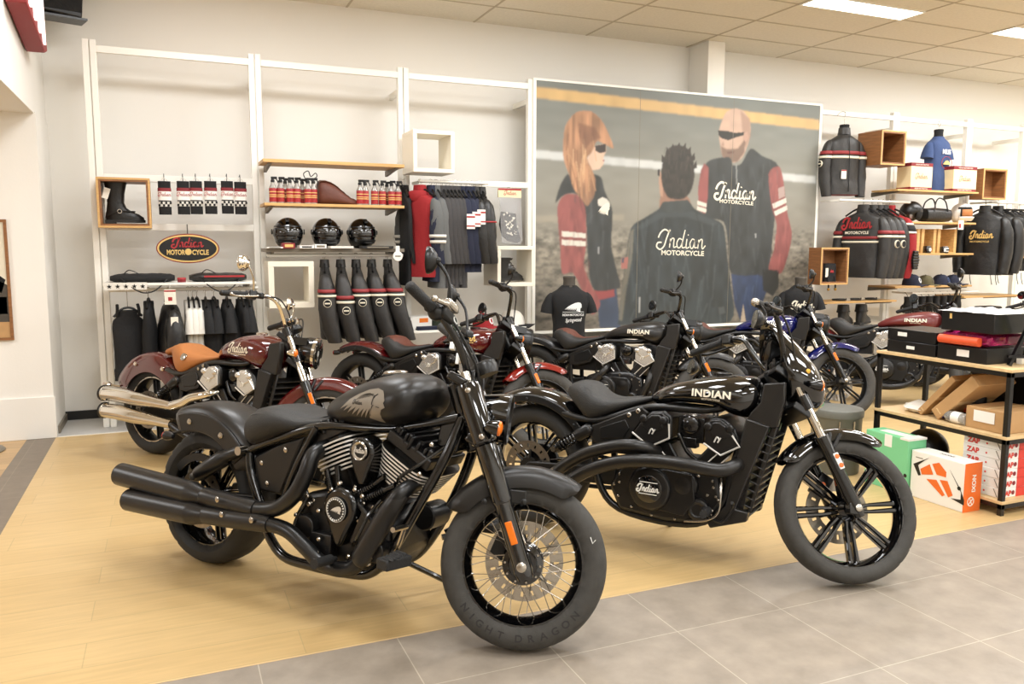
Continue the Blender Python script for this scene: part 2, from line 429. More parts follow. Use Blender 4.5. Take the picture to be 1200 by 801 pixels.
rail(PX[0]+.05, PX[1]-.05, 1.655, 'white rail behind the oval sign, below the socks')
rail(PX[0]+.05, PX[1]-.05, .42, 'white low rail behind the motorcycle with the tan seat', .04)
# ------------------------------------------------------------------ motorcycles (x forward from the rear contact, y to the bike's left, z up)
def pair(fn):
    for s in (-1, 1): fn(s)
def tyre(par, o, R, w, xf, name='tire', m='rubber', n=144, tread=True, q0=1.):
    b = MB(xf)
    prof = [(-.30, .70), (-.42, .735), (-.5, .80), (-.5, .87), (-.46, .925), (-.38, .962), (-.30, .98), (-.2, .992), (-.1, .998), (0, 1), (.1, .998), (.2, .992), (.30, .98), (.38, .962), (.46, .925), (.5, .87), (.5, .80), (.42, .735), (.30, .70)]
    prof = [(u, 1-(1-q)*(1-.7*q0)/.3 if q < .99 else q) for u, q in prof]; rs = []
    for k, (u, q) in enumerate(prof):
        ring = []
        for j in range(n):
            r = R*q
            if tread and .2 <= abs(u) <= .46 and (j+int(abs(u)*14)) % 6 == 0: r -= .006
            a = 2*PI*j/n; ring.append(V(o)+V((r*math.cos(a), u*w, r*math.sin(a))))
        rs.append(ring)
    b.rings(rs, closed=True); return b.build(name, m, par, angle=30)
def rim(par, o, R, w, xf, name, m, spokes=0, edge=None, sw=.026, twin=True, hubr=.05, q=1., gap=1.):
    """cast wheel; the rim is the part, tyre and disc hang under it"""
    b = MB(xf); h = w*.34
    Q_ = R*q; b.lathe([(Q_*.735, -h), (Q_*.74, -h-.004), (Q_*.70, -h-.004), (Q_*.66, -h*.6), (Q_*.64, 0), (Q_*.66, h*.6), (Q_*.70, h+.004), (Q_*.74, h+.004), (Q_*.735, h)], o, n=64, closed=True)
    b.lathe([(.02, -.065), (hubr*.7, -.065), (hubr, -.04), (hubr*.9, 0), (hubr, .04), (hubr*.7, .065), (.02, .065)], o, n=32)
    for k in range(spokes):
        a = 2*PI*k/spokes+.18; c, s_ = math.cos(a), math.sin(a)
        for e in ((-1, 1) if twin else (0,)):
            g_ = e*sw*.42*gap; rs = []
            for r, ww, dd in ((hubr*.7, sw*.42, .045), (R*.35, sw*.36, .032), (Q_*.67, sw*.55, .034)):
                rs.append([V(o)+V((c*r-s_*(g_*(.7 if r < .1 else 1.25)+i*ww*.5), j*dd*.5, s_*r+c*(g_*(.7 if r < .1 else 1.25)+i*ww*.5))) for i, j in ((-1, -.6), (-.5, -1), (.5, -1), (1, -.6), (1, .6), (.5, 1), (-.5, 1), (-1, .6))])
            b.rings(rs)
    wh = b.build(name, m, par, angle=30)
    if edge:
        b = MB(xf)
        for sd in (-1, 1): b.lathe([(R*.70, sd*(h+.0045)), (R*.738, sd*(h+.0045)), (R*.738, sd*(h+.0075)), (R*.70, sd*(h+.0075))], o, n=64, closed=True)
        b.build('rim_edge', edge, wh)
    return wh
def disc(par, o, y, r0, r1, xf, m='brushed', carrier='satin_black', nh=16):
    b = MB(xf); o = V(o)+V((0, y, 0)); n = nh*4; rad = [r0, r0+(r1-r0)*.3, r0+(r1-r0)*.68, r1]; vs = []; fs = []
    for sd in (0, 1):
        for r in rad:
            for j in range(n): a = 2*PI*j/n; vs.append(o+V((r*math.cos(a), (sd-.5)*.005, r*math.sin(a))))
    for i in range(3):
        for j in range(n):
            if i == 1 and j % 4 == 0: continue
            k = (j+1) % n
            for sd in (0, 1): q = sd*4*n; fs.append((q+i*n+j, q+i*n+k, q+(i+1)*n+k, q+(i+1)*n+j))
    for r in (0, 3):
        for j in range(n): k = (j+1) % n; fs.append((r*n+j, r*n+k, 4*n+r*n+k, 4*n+r*n+j))
    b.add(vs, fs); d = b.build('brake_disc', m, par)
    b = MB(xf); b.lathe([(.02, -.006), (r0*.55, -.006), (r0*.6, .006), (.02, .006)], o, n=32)
    for k in range(6):
        a = 2*PI*k/6+.4; c, s_ = math.cos(a), math.sin(a)
        b.cyl(o+V((c*r0*.5, 0, s_*r0*.5)), o+V((c*r0*1.06, 0, s_*r0*1.06)), .011, .008, 8)
    b.build('disc_carrier', carrier, par); return d
def fender(par, o, R, w, a0, a1, xf, name, m, skirt=.5, th=.006, n=40, ends=(1, 1)):
    b = MB(xf); rs = []
    for i in range(n+1):
        t = i/n; a = math.radians(a0+(a1-a0)*t); e = math.sin(PI*min(1, .5+min(t/.06, (1-t)/.06)/2)) if 0 else 1
        k = min(1, (min(t, 1-t)/.08)**.5) if min(t, 1-t) < .08 else 1
        ww = w*(.72+.28*k); sk = skirt*w*(.3+.7*k); out = []; inn = []
        for u, q in ((-1, -sk), (-1, -sk*.45), (-.93, -.012), (-.75, 0.006), (-.4, .014), (0, .017), (.4, .014), (.75, .006), (.93, -.012), (1, -sk*.45), (1, -sk)):
            out.append((u*ww/2, R+q)); inn.append((u*(ww/2-th), R+q-(th if abs(u) < .99 else 0)))
        rs.append([V(o)+V((r*math.cos(a), y, r*math.sin(a))) for y, r in out+inn[::-1]])
    b.rings(rs); return b.build(name, m, par, angle=50)
def tank_loft(sec, n=28, ex=2.5):
    """sections (x, z0, z1, half width, widest height 0..1)"""
    rs = []
    for x, z0, z1, hw, wh in sec:
        zc = z0+(z1-z0)*wh; ring = []
        for j in range(n):
            a = 2*PI*j/n; c, s_ = math.cos(a), math.sin(a)
            y = hw*math.copysign(abs(c)**(2/ex), c); z = zc+math.copysign(abs(s_)**(2/ex), s_)*((z1-zc) if s_ > 0 else (zc-z0))
            ring.append((x, y, z))
        rs.append(ring)
    return rs
def interp(sec, k=4):
    A = np.array(sec); out = []
    for i in range(len(A)-1):
        p0, p1, p2, p3 = A[max(i-1, 0)], A[i], A[i+1], A[min(i+2, len(A)-1)]
        for j in range(k):
            t = j/k; out.append(.5*(2*p1+(p2-p0)*t+(2*p0-5*p1+4*p2-p3)*t*t+(3*p1-p0-3*p2+p3)*t**3))
    out.append(A[-1]); return [tuple(map(float, q)) for q in out]
def side_y(sec, x, z, ex=2.5):
    A = np.array(sec); q = [np.interp(x, A[:, 0], A[:, i]) for i in range(1, 5)]
    zc = q[0]+(q[1]-q[0])*q[3]; s_ = (z-zc)/((q[1]-zc) if z > zc else (zc-q[0])); s_ = min(.995, abs(s_))
    return q[2]*(1-s_**ex)**(1/ex)
def on_tank(sec, x0, z0, lift=.002, side=-1):
    return lambda x, y: (x0+(x if side < 0 else -x), side*(side_y(sec, x0+x, z0+y)+lift), z0+y)
def tank_word(par, sec, body, x0, z0, h, wid, m, side=-1, bold=.06, name='lettering'):
    vs, fs, w = text_mesh(body, bold, 0, 1.08); k = wid/w
    vs, fs = refine([(x*k, y*h) for x, y in vs], fs, .012)
    b = MB(); f = on_tank(sec, x0, z0, .003, side); b.add([f(x, y) for x, y in vs], fs); return b.build(name, m, par)
def spring(b, p, q, r, turns, w=.004):
    p, q = V(p), V(q); ax = (q-p).normalized(); e = ax.orthogonal().normalized(); f = ax.cross(e); L = (q-p).length
    b.tube([p+ax*(L*i/(turns*12))+(e*math.cos(2*PI*i/12)+f*math.sin(2*PI*i/12))*r for i in range(turns*12+1)], w, 6)
def shock(par, p, q, r=.024, m='satin_black'):
    b = MB(); p, q = V(p), V(q); d = (q-p)
    b.cyl(p-d*.04, p+d*.3, r*.8, n=14); b.cyl(p+d*.1, q, r*.45, n=12); b.lathe([(.01, 0), (r*1.25, .0), (r*1.3, .01), (r*1.3, d.length*.34), (r*.8, d.length*.42), (.01, d.length*.44)], q-d*.36, d, 18)
    o = b.build('shock_absorber', m, par)
    b = MB(); spring(b, p+d*.1, p+d*.66, r*1.1, 7); b.build('spring', 'frame_black', o)
    b = MB()
    for c in (p, q): b.cyl(c-V((0, .022, 0)), c+V((0, .022, 0)), .014, n=12)
    each(b, 'shock_bolt', 'steel', o); return o
def bolt(b, c, r=.009, ax=(0, -1, 0), h=.008):
    b.lathe([(r, 0), (r, h*.6), (r*.6, h), (.001, h)], c, ax, 10)
def signal(par, c, ax, body='frame_black', lens='amber', r=.022, stem=None, m2=None):
    b = MB(); ax = V(ax).normalized()
    b.lathe([(.001, -.05), (r*.5, -.046), (r*.9, -.02), (r, 0), (r, .004)], c, ax, 18)
    if stem: b.tube([c, stem], .008, 8)
    o = b.build('turn_signal', body, par)
    b = MB(); b.lathe([(r*.95, .003), (r*.9, .012), (r*.5, .018), (.001, .02)], c, ax, 18); b.build('signal_lens', lens, o); return o
def mirror(par, base, top, back, r, m='satin_black', ov=1.25, stem='satin_black'):
    """stem from base to the shell at top; the glass looks along back"""
    base, top, ax = V(base), V(top), V(back).normalized(); side = (ax.cross(V((0, 0, 1)))).normalized(); up = side.cross(ax); rs = []
    for q, h in ((.05, -.035), (.5, -.03), (.85, -.015), (1, 0), (.97, .006)):
        rs.append([top+ax*h+(side*math.cos(2*PI*j/24)*ov+up*math.sin(2*PI*j/24))*r*q for j in range(24)])
    b = MB(); b.rings(rs); o = b.build('mirror', m, par, angle=60)
    b = MB(); b.rings([[top+ax*.0065+(side*math.cos(2*PI*j/24)*ov+up*math.sin(2*PI*j/24))*r*q for j in range(24)] for q in (.93, .05)]); b.build('mirror_glass', 'mirror_glass', o)
    b = MB(); mid = base.lerp(top-ax*.03, .55)+(top-base).cross(ax).cross(top-base).normalized()*-.02
    b.tube([base, mid, top-ax*.03], [.007, .006, .008], 10, 6); b.sph(top-ax*.032, .014, 12, 8); b.build('mirror_stem', stem, o); return o
def tf(xf, p): return xf @ V(p)

def scout(name, label, pos, th, steer=36, paint='tank_black', fend=None, rfend=None, seat='seat_black', head='head_chrome', stock=True, letters=('INDIAN', 'letter_cream'),
          bobber=True, wheel='satin_black', edge=None, forktube='chrome', bars='bar_end', fairing=False, pipes='matte_black', R1=.32, w1=.12, spokes=8, logo2=None, strut='satin_black', lean=6, group=None, rise=0.):
    fend = fend or paint; rfend = rfend or fend
    root = thing(name, label, 'motorcycle', (pos[0], pos[1], 0), (math.radians(-lean), 0, math.radians(th)), group)
    WB = 1.585; AX = V((.48, 0, -.877)); NK = V((1.239, 0, .876))
    S = T(*NK) @ Matrix.Rotation(math.radians(-steer), 4, AX) @ T(*-NK)      # turn the fork about the steering head
    H1 = V((WB, 0, R1)); H0 = V((0, 0, .325)); I = None
    # wheels
    wh = rim(root, H0, .325, .15, I, 'rear_wheel', wheel, 8, edge, .03)
    tyre(wh, H0, .325, .15, I, m='rubber_dark', n=96); disc(wh, H0, -.085, .085, .135, I)
    b = MB(); b.lathe([(.02, .07), (.1, .07), (.105, .09), (.1, .1), (.02, .1)], H0, n=40); b.build('belt_pulley', 'satin_black', wh)
    lp = 1.1 if fairing else 1.; wh = rim(root, H1, R1, w1, S, 'front_wheel', wheel, spokes, edge, .046 if fairing else .028, True, .055, lp, .62 if fairing else 1)
    tyre(wh, H1, R1, w1, S, q0=lp); disc(wh, H1, .075, .09, .149, S)
    # fork
    off = V((.877, 0, .48))*.05
    def leg(s):
        p = lambda z: H1+AX*-((z-R1)/.877)+V((0, s*.1, 0))
        b = MB(S); b.tube([p(.29), p(.34), p(.56), p(.625)], [.024, .031, .029, .033], 16); b.box(p(.35)+V((0, 0, -.03)), (.05, .045, .05)); o = b.build('fork_leg', 'frame_black', root, bevel=.004)
        b = MB(S); b.cyl(p(.6), p(.945), .0215, n=16); b.build('fork_tube', forktube, o)
        b = MB(S); b.cyl(p(.74), p(.80), .032, n=16); b.cyl(p(.9), p(.95), .03, n=16); each(b, 'fork_clamp', 'frame_black', o)
        b = MB(S); c = p(.52)+V((.012, s*.03, 0)); R = roty(-.5).to_3x3()
        b.box(c, (.024, .008, .075), R); b.build('reflector', 'amber' if not fairing else 'letter_white', o, bevel=.003)
        if fairing:
            b = MB(S)
            for dz in (-.02, .022): b.lathe([(.011, 0), (.01, .003), (.001, .004)], c+V((.48*-dz, s*.004, .877*dz)), (0, s, 0), 12)
            each(b, 'reflector_print', 'carton_orange', o)
        b = MB(S); b.lathe([(.018, 0), (.016, .012), (.009, .016), (.001, .016)], H1+V((0, s*.118, 0)), (0, s, 0), 16); b.cyl(H1, H1+V((0, s*.12, 0)), .012, n=10); b.build('axle_cap', 'steel', o)
    pair(leg)
    b = MB(S)
    for z in (.745, .905): c = H1+AX*-((z-R1)/.877); b.box(c-V((.03, 0, .012)), (.09, .24, .035), roty(.5).to_3x3())
    b.cyl(NK+AX*.16-AX*0, NK-AX*.06, .03, n=14); b.build('triple_clamp', 'satin_black', root, bevel=.006)
    b = MB(S); c = H1+V((-.075, .085, .11)); b.box(c, (.07, .05, .11), roty(.5).to_3x3()); b.box(c+V((.02, .02, 0)), (.04, .03, .08), roty(.5).to_3x3()); cal = b.build('brake_caliper', 'satin_black', root, bevel=.008)
    b = MB(S); b.lathe([(.013, 0), (.011, .004), (.001, .005)], c-V((0, .027, 0)), (0, -1, 0), 12); b.build('caliper_badge', 'carton_orange', cal)
    f = fender(root, H1, R1+.03, w1+.03, 64 if bobber else 52, 150 if bobber else 168, S, 'front_fender', fend, .32 if bobber else .5)
    b = MB(S)
    for s in (-1, 1):
        for dx in (-.05, -.0): b.cyl(H1+V((.0+dx*.4-.1, s*.085, .26)), H1+V((dx-.06, s*.07, .33)), .009, n=8)
    each(b, 'fender_bracket', 'satin_black', f)
    # headlamp
    hc = V((1.40, 0, .83))
    if fairing:
        rs = []
        for x, z0, z1, hw in ((1.25, .79, 1.16, .155), (1.31, .78, 1.14, .15), (1.37, .765, 1.08, .135), (1.42, .76, 1.01, .11), (1.455, .78, .94, .07), (1.465, .81, .90, .03)):
            ring = []
            for j in range(28):
                a = 2*PI*j/28; c, s_ = math.cos(a), math.sin(a); z = (z0+z1)/2+math.copysign(abs(s_)**.85, s_)*(z1-z0)/2
                ring.append((x-.24*(z-.85)*(1 if z > .85 else .2), hw*math.copysign(abs(c)**.8, c)*(1-.45*max(0, (z-.87)/.3)), z))
            rs.append(ring)
        b = MB(S); b.rings(rs, c0=False); o = b.build('headlight_fairing', fend, root, angle=60, solid=.004)
        b = MB(S); b.lathe([(.085, -.02), (.088, .0), (.06, .012), (.001, .016)], (1.442, 0, .85), (1, 0, .0), 24); b.build('headlight_lens', 'lens', o)
        b = MB(S)
        for s in (-1, 1): b.lathe([(.013, 0), (.012, .004), (.001, .006)], (1.342, s*.128, .912), (.35, s, 0), 12)
        each(b, 'fairing_bolt', 'gold', o)
    else:
        b = MB(S); b.lathe([(.001, -.13), (.05, -.12), (.088, -.07), (.1, -.02), (.1, .03)], hc, (1, 0, -.05), 28); b.box(hc+V((-.06, 0, .05)), (.1, .2, .05)); o = b.build('headlight', 'satin_black' if bobber else 'frame_black', root, angle=50)
        b = MB(S); b.lathe([(.096, .03), (.09, .038), (.06, .044), (.001, .047)], hc, (1, 0, -.05), 28); b.build('headlight_lens', 'lens', o)
        b = MB(S); b.lathe([(.096, .046), (.103, .044), (.104, .026), (.1, .026)], hc, (1, 0, -.05), 28); b.build('headlight_ring', 'satin_black' if bobber else 'chrome', o)
    def sig(s):
        c = V((1.34, s*.15, .79)) if not fairing else V((1.385, s*.155, .845))
        q = signal(root, tf(S, c), S.to_3x3() @ V((1, 0, 0)), 'frame_black' if bobber else 'chrome', stem=tf(S, c+V((-.01, -s*.07, 0))), r=.026)
    pair(sig)
    # bars
    b = MB(S); bk = 'frame_black' if bobber else 'chrome'
    if fairing: B = lambda s: [(1.235, s*.03, .955), (1.235, s*.1, .965), (1.19, s*.165, 1.06), (1.155, s*.20, 1.125), (1.10, s*.255, 1.135), (.99, s*.40, 1.10), (.965, s*.43, 1.09)]
    elif bobber: B = lambda s: [(1.235, s*.03, .955), (1.235, s*.1, .965), (1.225, s*.19, 1.03+rise), (1.20, s*.24, 1.05+rise), (1.12, s*.33, 1.035+rise), (1.03, s*.42, 1.01+rise), (1.01, s*.44, 1.005+rise)]
    else: B = lambda s: [(1.235, s*.03, .955), (1.235, s*.1, .965), (1.21, s*.2, 1.06), (1.17, s*.27, 1.10), (1.08, s*.36, 1.085), (.96, s*.44, 1.06), (.94, s*.455, 1.055)]
    for s in (-1, 1): b.tube(B(s), .0125, 12, 6)
    for s in (-1, 1): b.box((1.235, s*.045, .945), (.045, .03, .06))
    hb = b.build('handlebar', bk, root)
    def ctl(s):
        Q = [V(q) for q in B(s)]; d = (Q[5]-Q[4]).normalized(); g0 = Q[4].lerp(Q[5], .22)
        b = MB(S); b.tube([g0, Q[6]], .0185, 14); b.cyl(g0-d*.004, g0+d*.006, .024, n=14); g = b.build('grip', 'grip', root)
        b = MB(S); b.sph(Q[6]+d*.006, .0185, 12, 8); b.build('bar_end', 'steel' if fairing else 'black_plastic', g)
        b = MB(S); b.box(g0-d*.035, (.05, .05, .055), Matrix(((d.x, -d.y, 0), (d.y, d.x, 0), (0, 0, 1)))); b.box(g0-d*.05+V((.03, 0, .0)), (.05, .04, .035)); b.build('switch_housing', 'satin_black', root, bevel=.008)
        b = MB(S); L = [g0-d*.03+V((.045, 0, 0)), g0+V((.07, 0, -.005))+d*.03, Q[5]+V((.062, 0, -.01)), Q[6]+V((.05, 0, 0))]
        b.tube(L, [.008, .007, .006, .009], 10, 5); b.sph(L[-1], .011, 10, 8); b.build('lever', 'steel' if not bobber else 'satin_black', root)
        if bars == 'bar_end':
            if fairing: tp = Q[5]+V((-.02, s*.03, -.085)) ; mirror(root, tf(S, Q[5]), tf(S, tp), S.to_3x3() @ V((-1, -s*.1, .1)), .042, stem='satin_black')
            else: tp = g0+V((.04, s*.04, .12)); mirror(root, tf(S, g0-d*.04), tf(S, tp), S.to_3x3() @ V((-1, -s*.25, 0)), .045)
        else:
            tp = g0+V((-.02, s*.1, .17)); mirror(root, tf(S, g0-d*.04), tf(S, tp), S.to_3x3() @ V((-1, -s*.15, 0)), .052, 'chrome', stem='chrome')
        b = MB(S); b.tube([g0-d*.05+V((.03, 0, -.01)), Q[3]+V((.05, -s*.02, .0)), (1.28, s*.12, .98), (1.29, s*.07, .8)], .0045, 6, 6); b.build('control_cable', 'black_plastic', root)
    pair(ctl)
    b = MB(S); b.lathe([(.05, 0), (.055, .012), (.05, .03), (.035, .04), (.001, .042)], (1.27, 0, .955), (-.5, 0, .87), 24); g = b.build('gauge', 'satin_black', root)
    # frame
    b = MB()
    for s in (-1, 1):
        b.tube([(.2, s*.1, .63), (.4, s*.125, .615), (.68, s*.13, .71), (1.0, s*.1, .73), (1.2, s*.05, .86)], .018, 10, 5)
        b.tube([(1.22, s*.05, .8), (1.12, s*.13, .55), (1.06, s*.14, .28), (.9, s*.13, .17), (.55, s*.13, .19), (.42, s*.13, .34), (.4, s*.13, .55)], .018, 10, 5)
    b.cyl(NK+AX*.15, NK-AX*.05, .034, n=16); b.box((.5, 0, .56), (.24, .22, .2)); b.build('frame', 'satin_black', root)
    for s in (-1, 1):
        b = MB(); q = s*.132; b.prism([(.35, .575), (.645, .713), (.683, .685), (.625, .605), (.585, .53), (.46, .495), (.40, .505)], q, q+s*.02); p = b.build('side_panel', 'matte_black', root, bevel=.008)
        b = MB(); q = s*.153; b.prism([(.44, .53), (.56, .545), (.59, .6), (.565, .64), (.43, .585)], q, q+s*.006); b.build('panel_relief', 'satin_black', p, bevel=.005)
        b = MB()
        for x, z in ((.584, .665), (.63, .688), (.378, .573)): bolt(b, (x, s*.153, z), .012, (0, s, 0), .009)
        each(b, 'panel_bolt', 'steel' if s else 'steel', p)
        b = MB(); q = s*.115
        b.prism([(-.03, .30), (.02, .355), (.3, .375), (.52, .40), (.52, .30), (.2, .285), (.02, .285)], q-.012, q+.012); b.build('swingarm', 'satin_black', root, bevel=.006)
        shock(root, (.182, s*.145, .445), (.375, s*.15, .573))
    # engine
    b = MB(); b.prism([(.56, .19), (.8, .172), (1.0, .19), (1.07, .3), (1.04, .43), (.93, .47), (.70, .47), (.56, .42), (.5, .3)], -.165, .165)
    eng = b.build('engine', 'engine_black', root, bevel=.02)
    b = MB(); b.lathe([(.11, 0), (.112, .03), (.10, .055), (.088, .06)], (.728, -.16, .328), (0, -1, 0), 40); b.lathe([(.07, 0), (.066, .03), (.04, .04), (.001, .042)], (.888, -.16, .363), (0, -1, 0), 28)
    b.lathe([(.055, 0), (.052, .03), (.035, .036), (.03, .03), (.001, .03)], (.962, -.16, .258), (0, -1, 0), 28); b.prism([(.66, .4), (.8, .43), (.93, .42), (.95, .3), (.9, .22), (.66, .24)], -.15, -.2)
    cc = b.build('clutch_cover', 'engine_black', eng, bevel=.01)
    b = MB(); b.lathe([(.066, .055), (.066, .063), (.06, .066), (.001, .066)], (.728, -.16, .328), (0, -1, 0), 36); b.build('cover_badge', 'gloss_black' if head != 'head_chrome' else 'matte_black', eng)
    b = MB(); fx = lambda x, y: (.728+x, -.2275, .328+y)
    for z in (-.026, .03): b.add([fx(-.045, z), fx(.045, z), fx(.045, z+.004), fx(-.045, z+.004)], [(0, 1, 2, 3)])
    script(b, lambda x, y: fx(x, y-.012), .034, .26); b.build('badge_lettering', 'letter_white', eng)
    b = MB()
    for i in range(14): a = i*PI/7; bolt(b, (.79+.26*math.cos(a), -.165, .315+.125*math.sin(a)), .007)
    each(b, 'case_bolt', 'steel', eng)
    b = MB()
    for x, z in ((.60, .42), (.64, .46), (.98, .44), (1.02, .40), (1.04, .33), (1.0, .33), (.85, .45), (1.02, .24), (.56, .33)): bolt(b, (x, -.165, z), .009, (0, -1, 0), .012)
    each(b, 'engine_bolt', 'steel', root)
    b = MB(); b.tube([(1.06, -.17, .42), (1.07, -.2, .34), (1.06, -.2, .26), (1.0, -.19, .215), (.9, -.18, .195)], .006, 8, 5); b.build('coolant_line', 'steel', root)
    for k, (hp, bp, axd) in enumerate((([(.655, .644), (.70, .69), (.76, .70), (.798, .675), (.803, .577), (.707, .524), (.615, .585)], [(.64, .57), (.79, .55), (.875, .42), (.74, .42)], 0),
                                  ([(.968, .655), (.995, .69), (1.045, .695), (1.10, .655), (1.137, .577), (1.053, .527), (.97, .573)], [(.985, .56), (1.11, .56), (1.0, .42), (.87, .42)], 1))):
        cx = sum(p[0] for p in hp)/7; cz = sum(p[1] for p in hp)/7
        b = MB(); b.prism(bp, -.125, .125); b.prism([(cx+(x-cx)*1.06, cz+(z-cz)*1.06) for x, z in hp], -.155, .155); cyl = b.build('cylinder', 'engine_black', root, bevel=.01)
        for s in (-1, 1):
            b = MB(); b.prism([(cx+(x-cx)*.95, cz+(z-cz)*.95) for x, z in hp], s*.15, s*.178); b.prism([(cx+(x-cx)*.6, cz+.02+(z-cz)*.5) for x, z in hp], s*.17, s*.186)
            for u in (-.05, .05): b.lathe([(.022, 0), (.02, .02), (.012, .024), (.001, .024)], (cx+u, s*.172, cz+.035-abs(u)*.1), (0, s, 0), 14)
            hc_ = b.build('head_cover', head, cyl, bevel=.006)
            b = MB(); L = hp[4:7]+[hp[4]]
            b.tube([(x, s*.182, z) for x, z in ((hp[3][0], hp[3][1]-.03), hp[4], hp[5], hp[6])], .0052, 6)
            c0 = V((hp[5][0], 0, hp[5][1]-.005)); d = V((.1, 0, -.1)) if k == 0 else V((-.095, 0, -.1))
            for u in (-.03, .03): b.tube([c0+V((u, s*.132, 0)), c0+d+V((u, s*.132, 0))], .0036, 6)
            each(b, 'head_outline', 'fin_edge', cyl)
            b = MB(); e = V((cx-.002, s*.187, cz-.028)); b.tube([e+V((-.016, 0, -.012)), e+V((-.004, 0, .014)), e+V((.006, 0, .0)), e+V((.0, 0, -.012)), e+V((.014, 0, .012))], .0038, 6, 4); each(b, 'head_badge', 'fin_edge', cyl)
    b = MB(); b.box((.885, 0, .62), (.13, .22, .12)); b.lathe([(.045, 0), (.045, .02), (.03, .03), (.001, .03)], (.885, -.11, .645), (0, -1, 0), 20); b.box((.885, -.1, .56), (.07, .06, .05)); b.tube([(.83, -.13, .6), (.88, -.14, .52), (.93, -.13, .48)], .01, 8, 4); b.build('throttle_body', 'frame_black', root, bevel=.012)
    # radiator and its side shrouds
    b = MB()
    b.bb((1.09, -.13, .27), (1.13, .13, .27))
    rd = MB(); rd.prism([(1.17, .62), (1.215, .62), (1.155, .25), (1.11, .25)], -.135, .135); rad = rd.build('radiator', 'satin_black', root)
    for i in range(11):
        t = i/10; x = 1.248-.088*t; z = .635-.37*t
        b = MB(); b.box((x, 0, z), (.062, .27, .008), roty(.35).to_3x3()); b.build('radiator_louver', 'matte_black', rad, bevel=.003)
    for s in (-1, 1):
        b = MB(); q = s*.14
        b.prism([(1.222, .872), (1.315, .887), (1.318, .80), (1.292, .68), (1.26, .675), (1.154, .70), (1.17, .735), (1.21, .785)], q-s*.03, q+s*.012)
        b.prism([(1.154, .708), (1.085, .295), (1.004, .20), (1.02, .178), (1.185, .235), (1.19, .28), (1.132, .285), (1.262, .682)], q-s*.02, q+s*.03)
        b.prism([(1.262, .68), (1.292, .68), (1.196, .27), (1.178, .275)], q-s*.018, q-s*.006)
        b.build('radiator_shroud', 'matte_black', root, bevel=.01)
    # tank
    if bobber: sec = [(.652, .735, .765, .03, .5), (.70, .718, .80, .085, .45), (.78, .735, .838, .12, .4), (.9, .742, .872, .15, .38), (1.0, .735, .89, .165, .38), (1.08, .705, .898, .168, .4), (1.14, .70, .893, .155, .45), (1.19, .735, .875, .12, .5), (1.212, .77, .845, .06, .5)]
    else: sec = [(.64, .735, .765, .035, .5), (.70, .725, .815, .09, .45), (.78, .735, .865, .13, .45), (.9, .735, .905, .16, .45), (1.0, .72, .92, .172, .45), (1.08, .695, .918, .172, .47), (1.14, .69, .905, .16, .5), (1.19, .73, .88, .13, .5), (1.21, .765, .85, .07, .5)]
    sc2 = interp(sec, 4); b = MB(); b.rings(tank_loft(sc2)); tk = b.build('fuel_tank', paint, root, angle=60)
    b = MB(); b.lathe([(.038, 0), (.04, .012), (.032, .018), (.001, .018)], (1.0, 0, .886 if bobber else .917), (0, 0, 1), 24); b.build('fuel_cap', 'satin_black' if bobber else 'chrome', tk)
    for s in (-1, 1):
        if letters[0] == 'INDIAN':
            tank_word(tk, sc2, 'INDIAN', .985, .79, .033, .19, letters[1], s)
            tank_word(tk, sc2, 'MOTORCYCLE', .985, .774, .009, .09, letters[1], s, .03, 'lettering_small')
        else:
            b = MB(); f = on_tank(sc2, .96 if not bobber else 1.0, .80, .003, s); script(b, f, .062, .2); f2 = on_tank(sc2, .96 if not bobber else 1.0, .785, .003, s)
            for u in np.linspace(-.075, .065, 8): b.add([f2(u, 0), f2(u+.017, 0), f2(u+.017, .006), f2(u, .006)], [(0, 1, 2, 3)])
            b.build('lettering', letters[1], tk)
            if bobber:
                b = MB(); f3 = on_tank(sc2, .84, .775, .0025, s); vs, fs = refine([(-.05, .0), (.02, .06), (.07, .065), (.05, .03), (.075, -.02), (.0, -.015)], [(0, 1, 2, 3, 4, 5)], .02); b.add([f3(*v) for v in vs], fs); b.build('tank_graphic', 'gloss_black', tk)
    # seat
    ss = [(.205, .715, .765, .07, .5), (.225, .705, .788, .10, .5), (.285, .65, .803, .135, .5), (.34, .598, .79, .15, .5), (.39, .605, .752, .152, .55), (.45, .638, .733, .145, .55), (.53, .675, .737, .125, .55), (.60, .71, .748, .085, .5), (.655, .733, .757, .04, .5)]
    if not bobber: ss = [(.13, .735, .755, .06, .5), (.15, .725, .775, .08, .5), (.22, .74, .80, .09, .5), (.27, .70, .815, .12, .5), (.33, .61, .815, .15, .5), (.40, .60, .79, .16, .55), (.47, .64, .765, .15, .55), (.55, .685, .752, .12, .55), (.62, .72, .752, .07, .5), (.665, .737, .757, .03, .5)]
    si = interp(ss, 3); b = MB(); b.rings(tank_loft(si, 24, 2.9)); st = b.build('seat', 'seat_black' if (seat == 'seat_brown') else seat, root, angle=60)
    rs = []
    for x, z0, z1, hw, _ in si[2:-3]:
        rs.append([(x, hw*u, z1+.006-.02*abs(u)**2-(.0 if abs(u) < .7 else .012)) for u in (-.78, -.5, 0, .5, .78)]+[(x, hw*u, z1-.02) for u in (.6, 0, -.6)])
    b = MB(); b.rings(rs); b.build('seat_insert', seat, st, angle=60)
    if not bobber:
        b = MB()
        for s in (-1, 1): b.lathe([(.026, -.02), (.026, .0), (.02, .003), (.001, .003)], (.43, s*.158, .735), (0, s, .35), 20)
        b.build('seat_badge', 'steel', st)
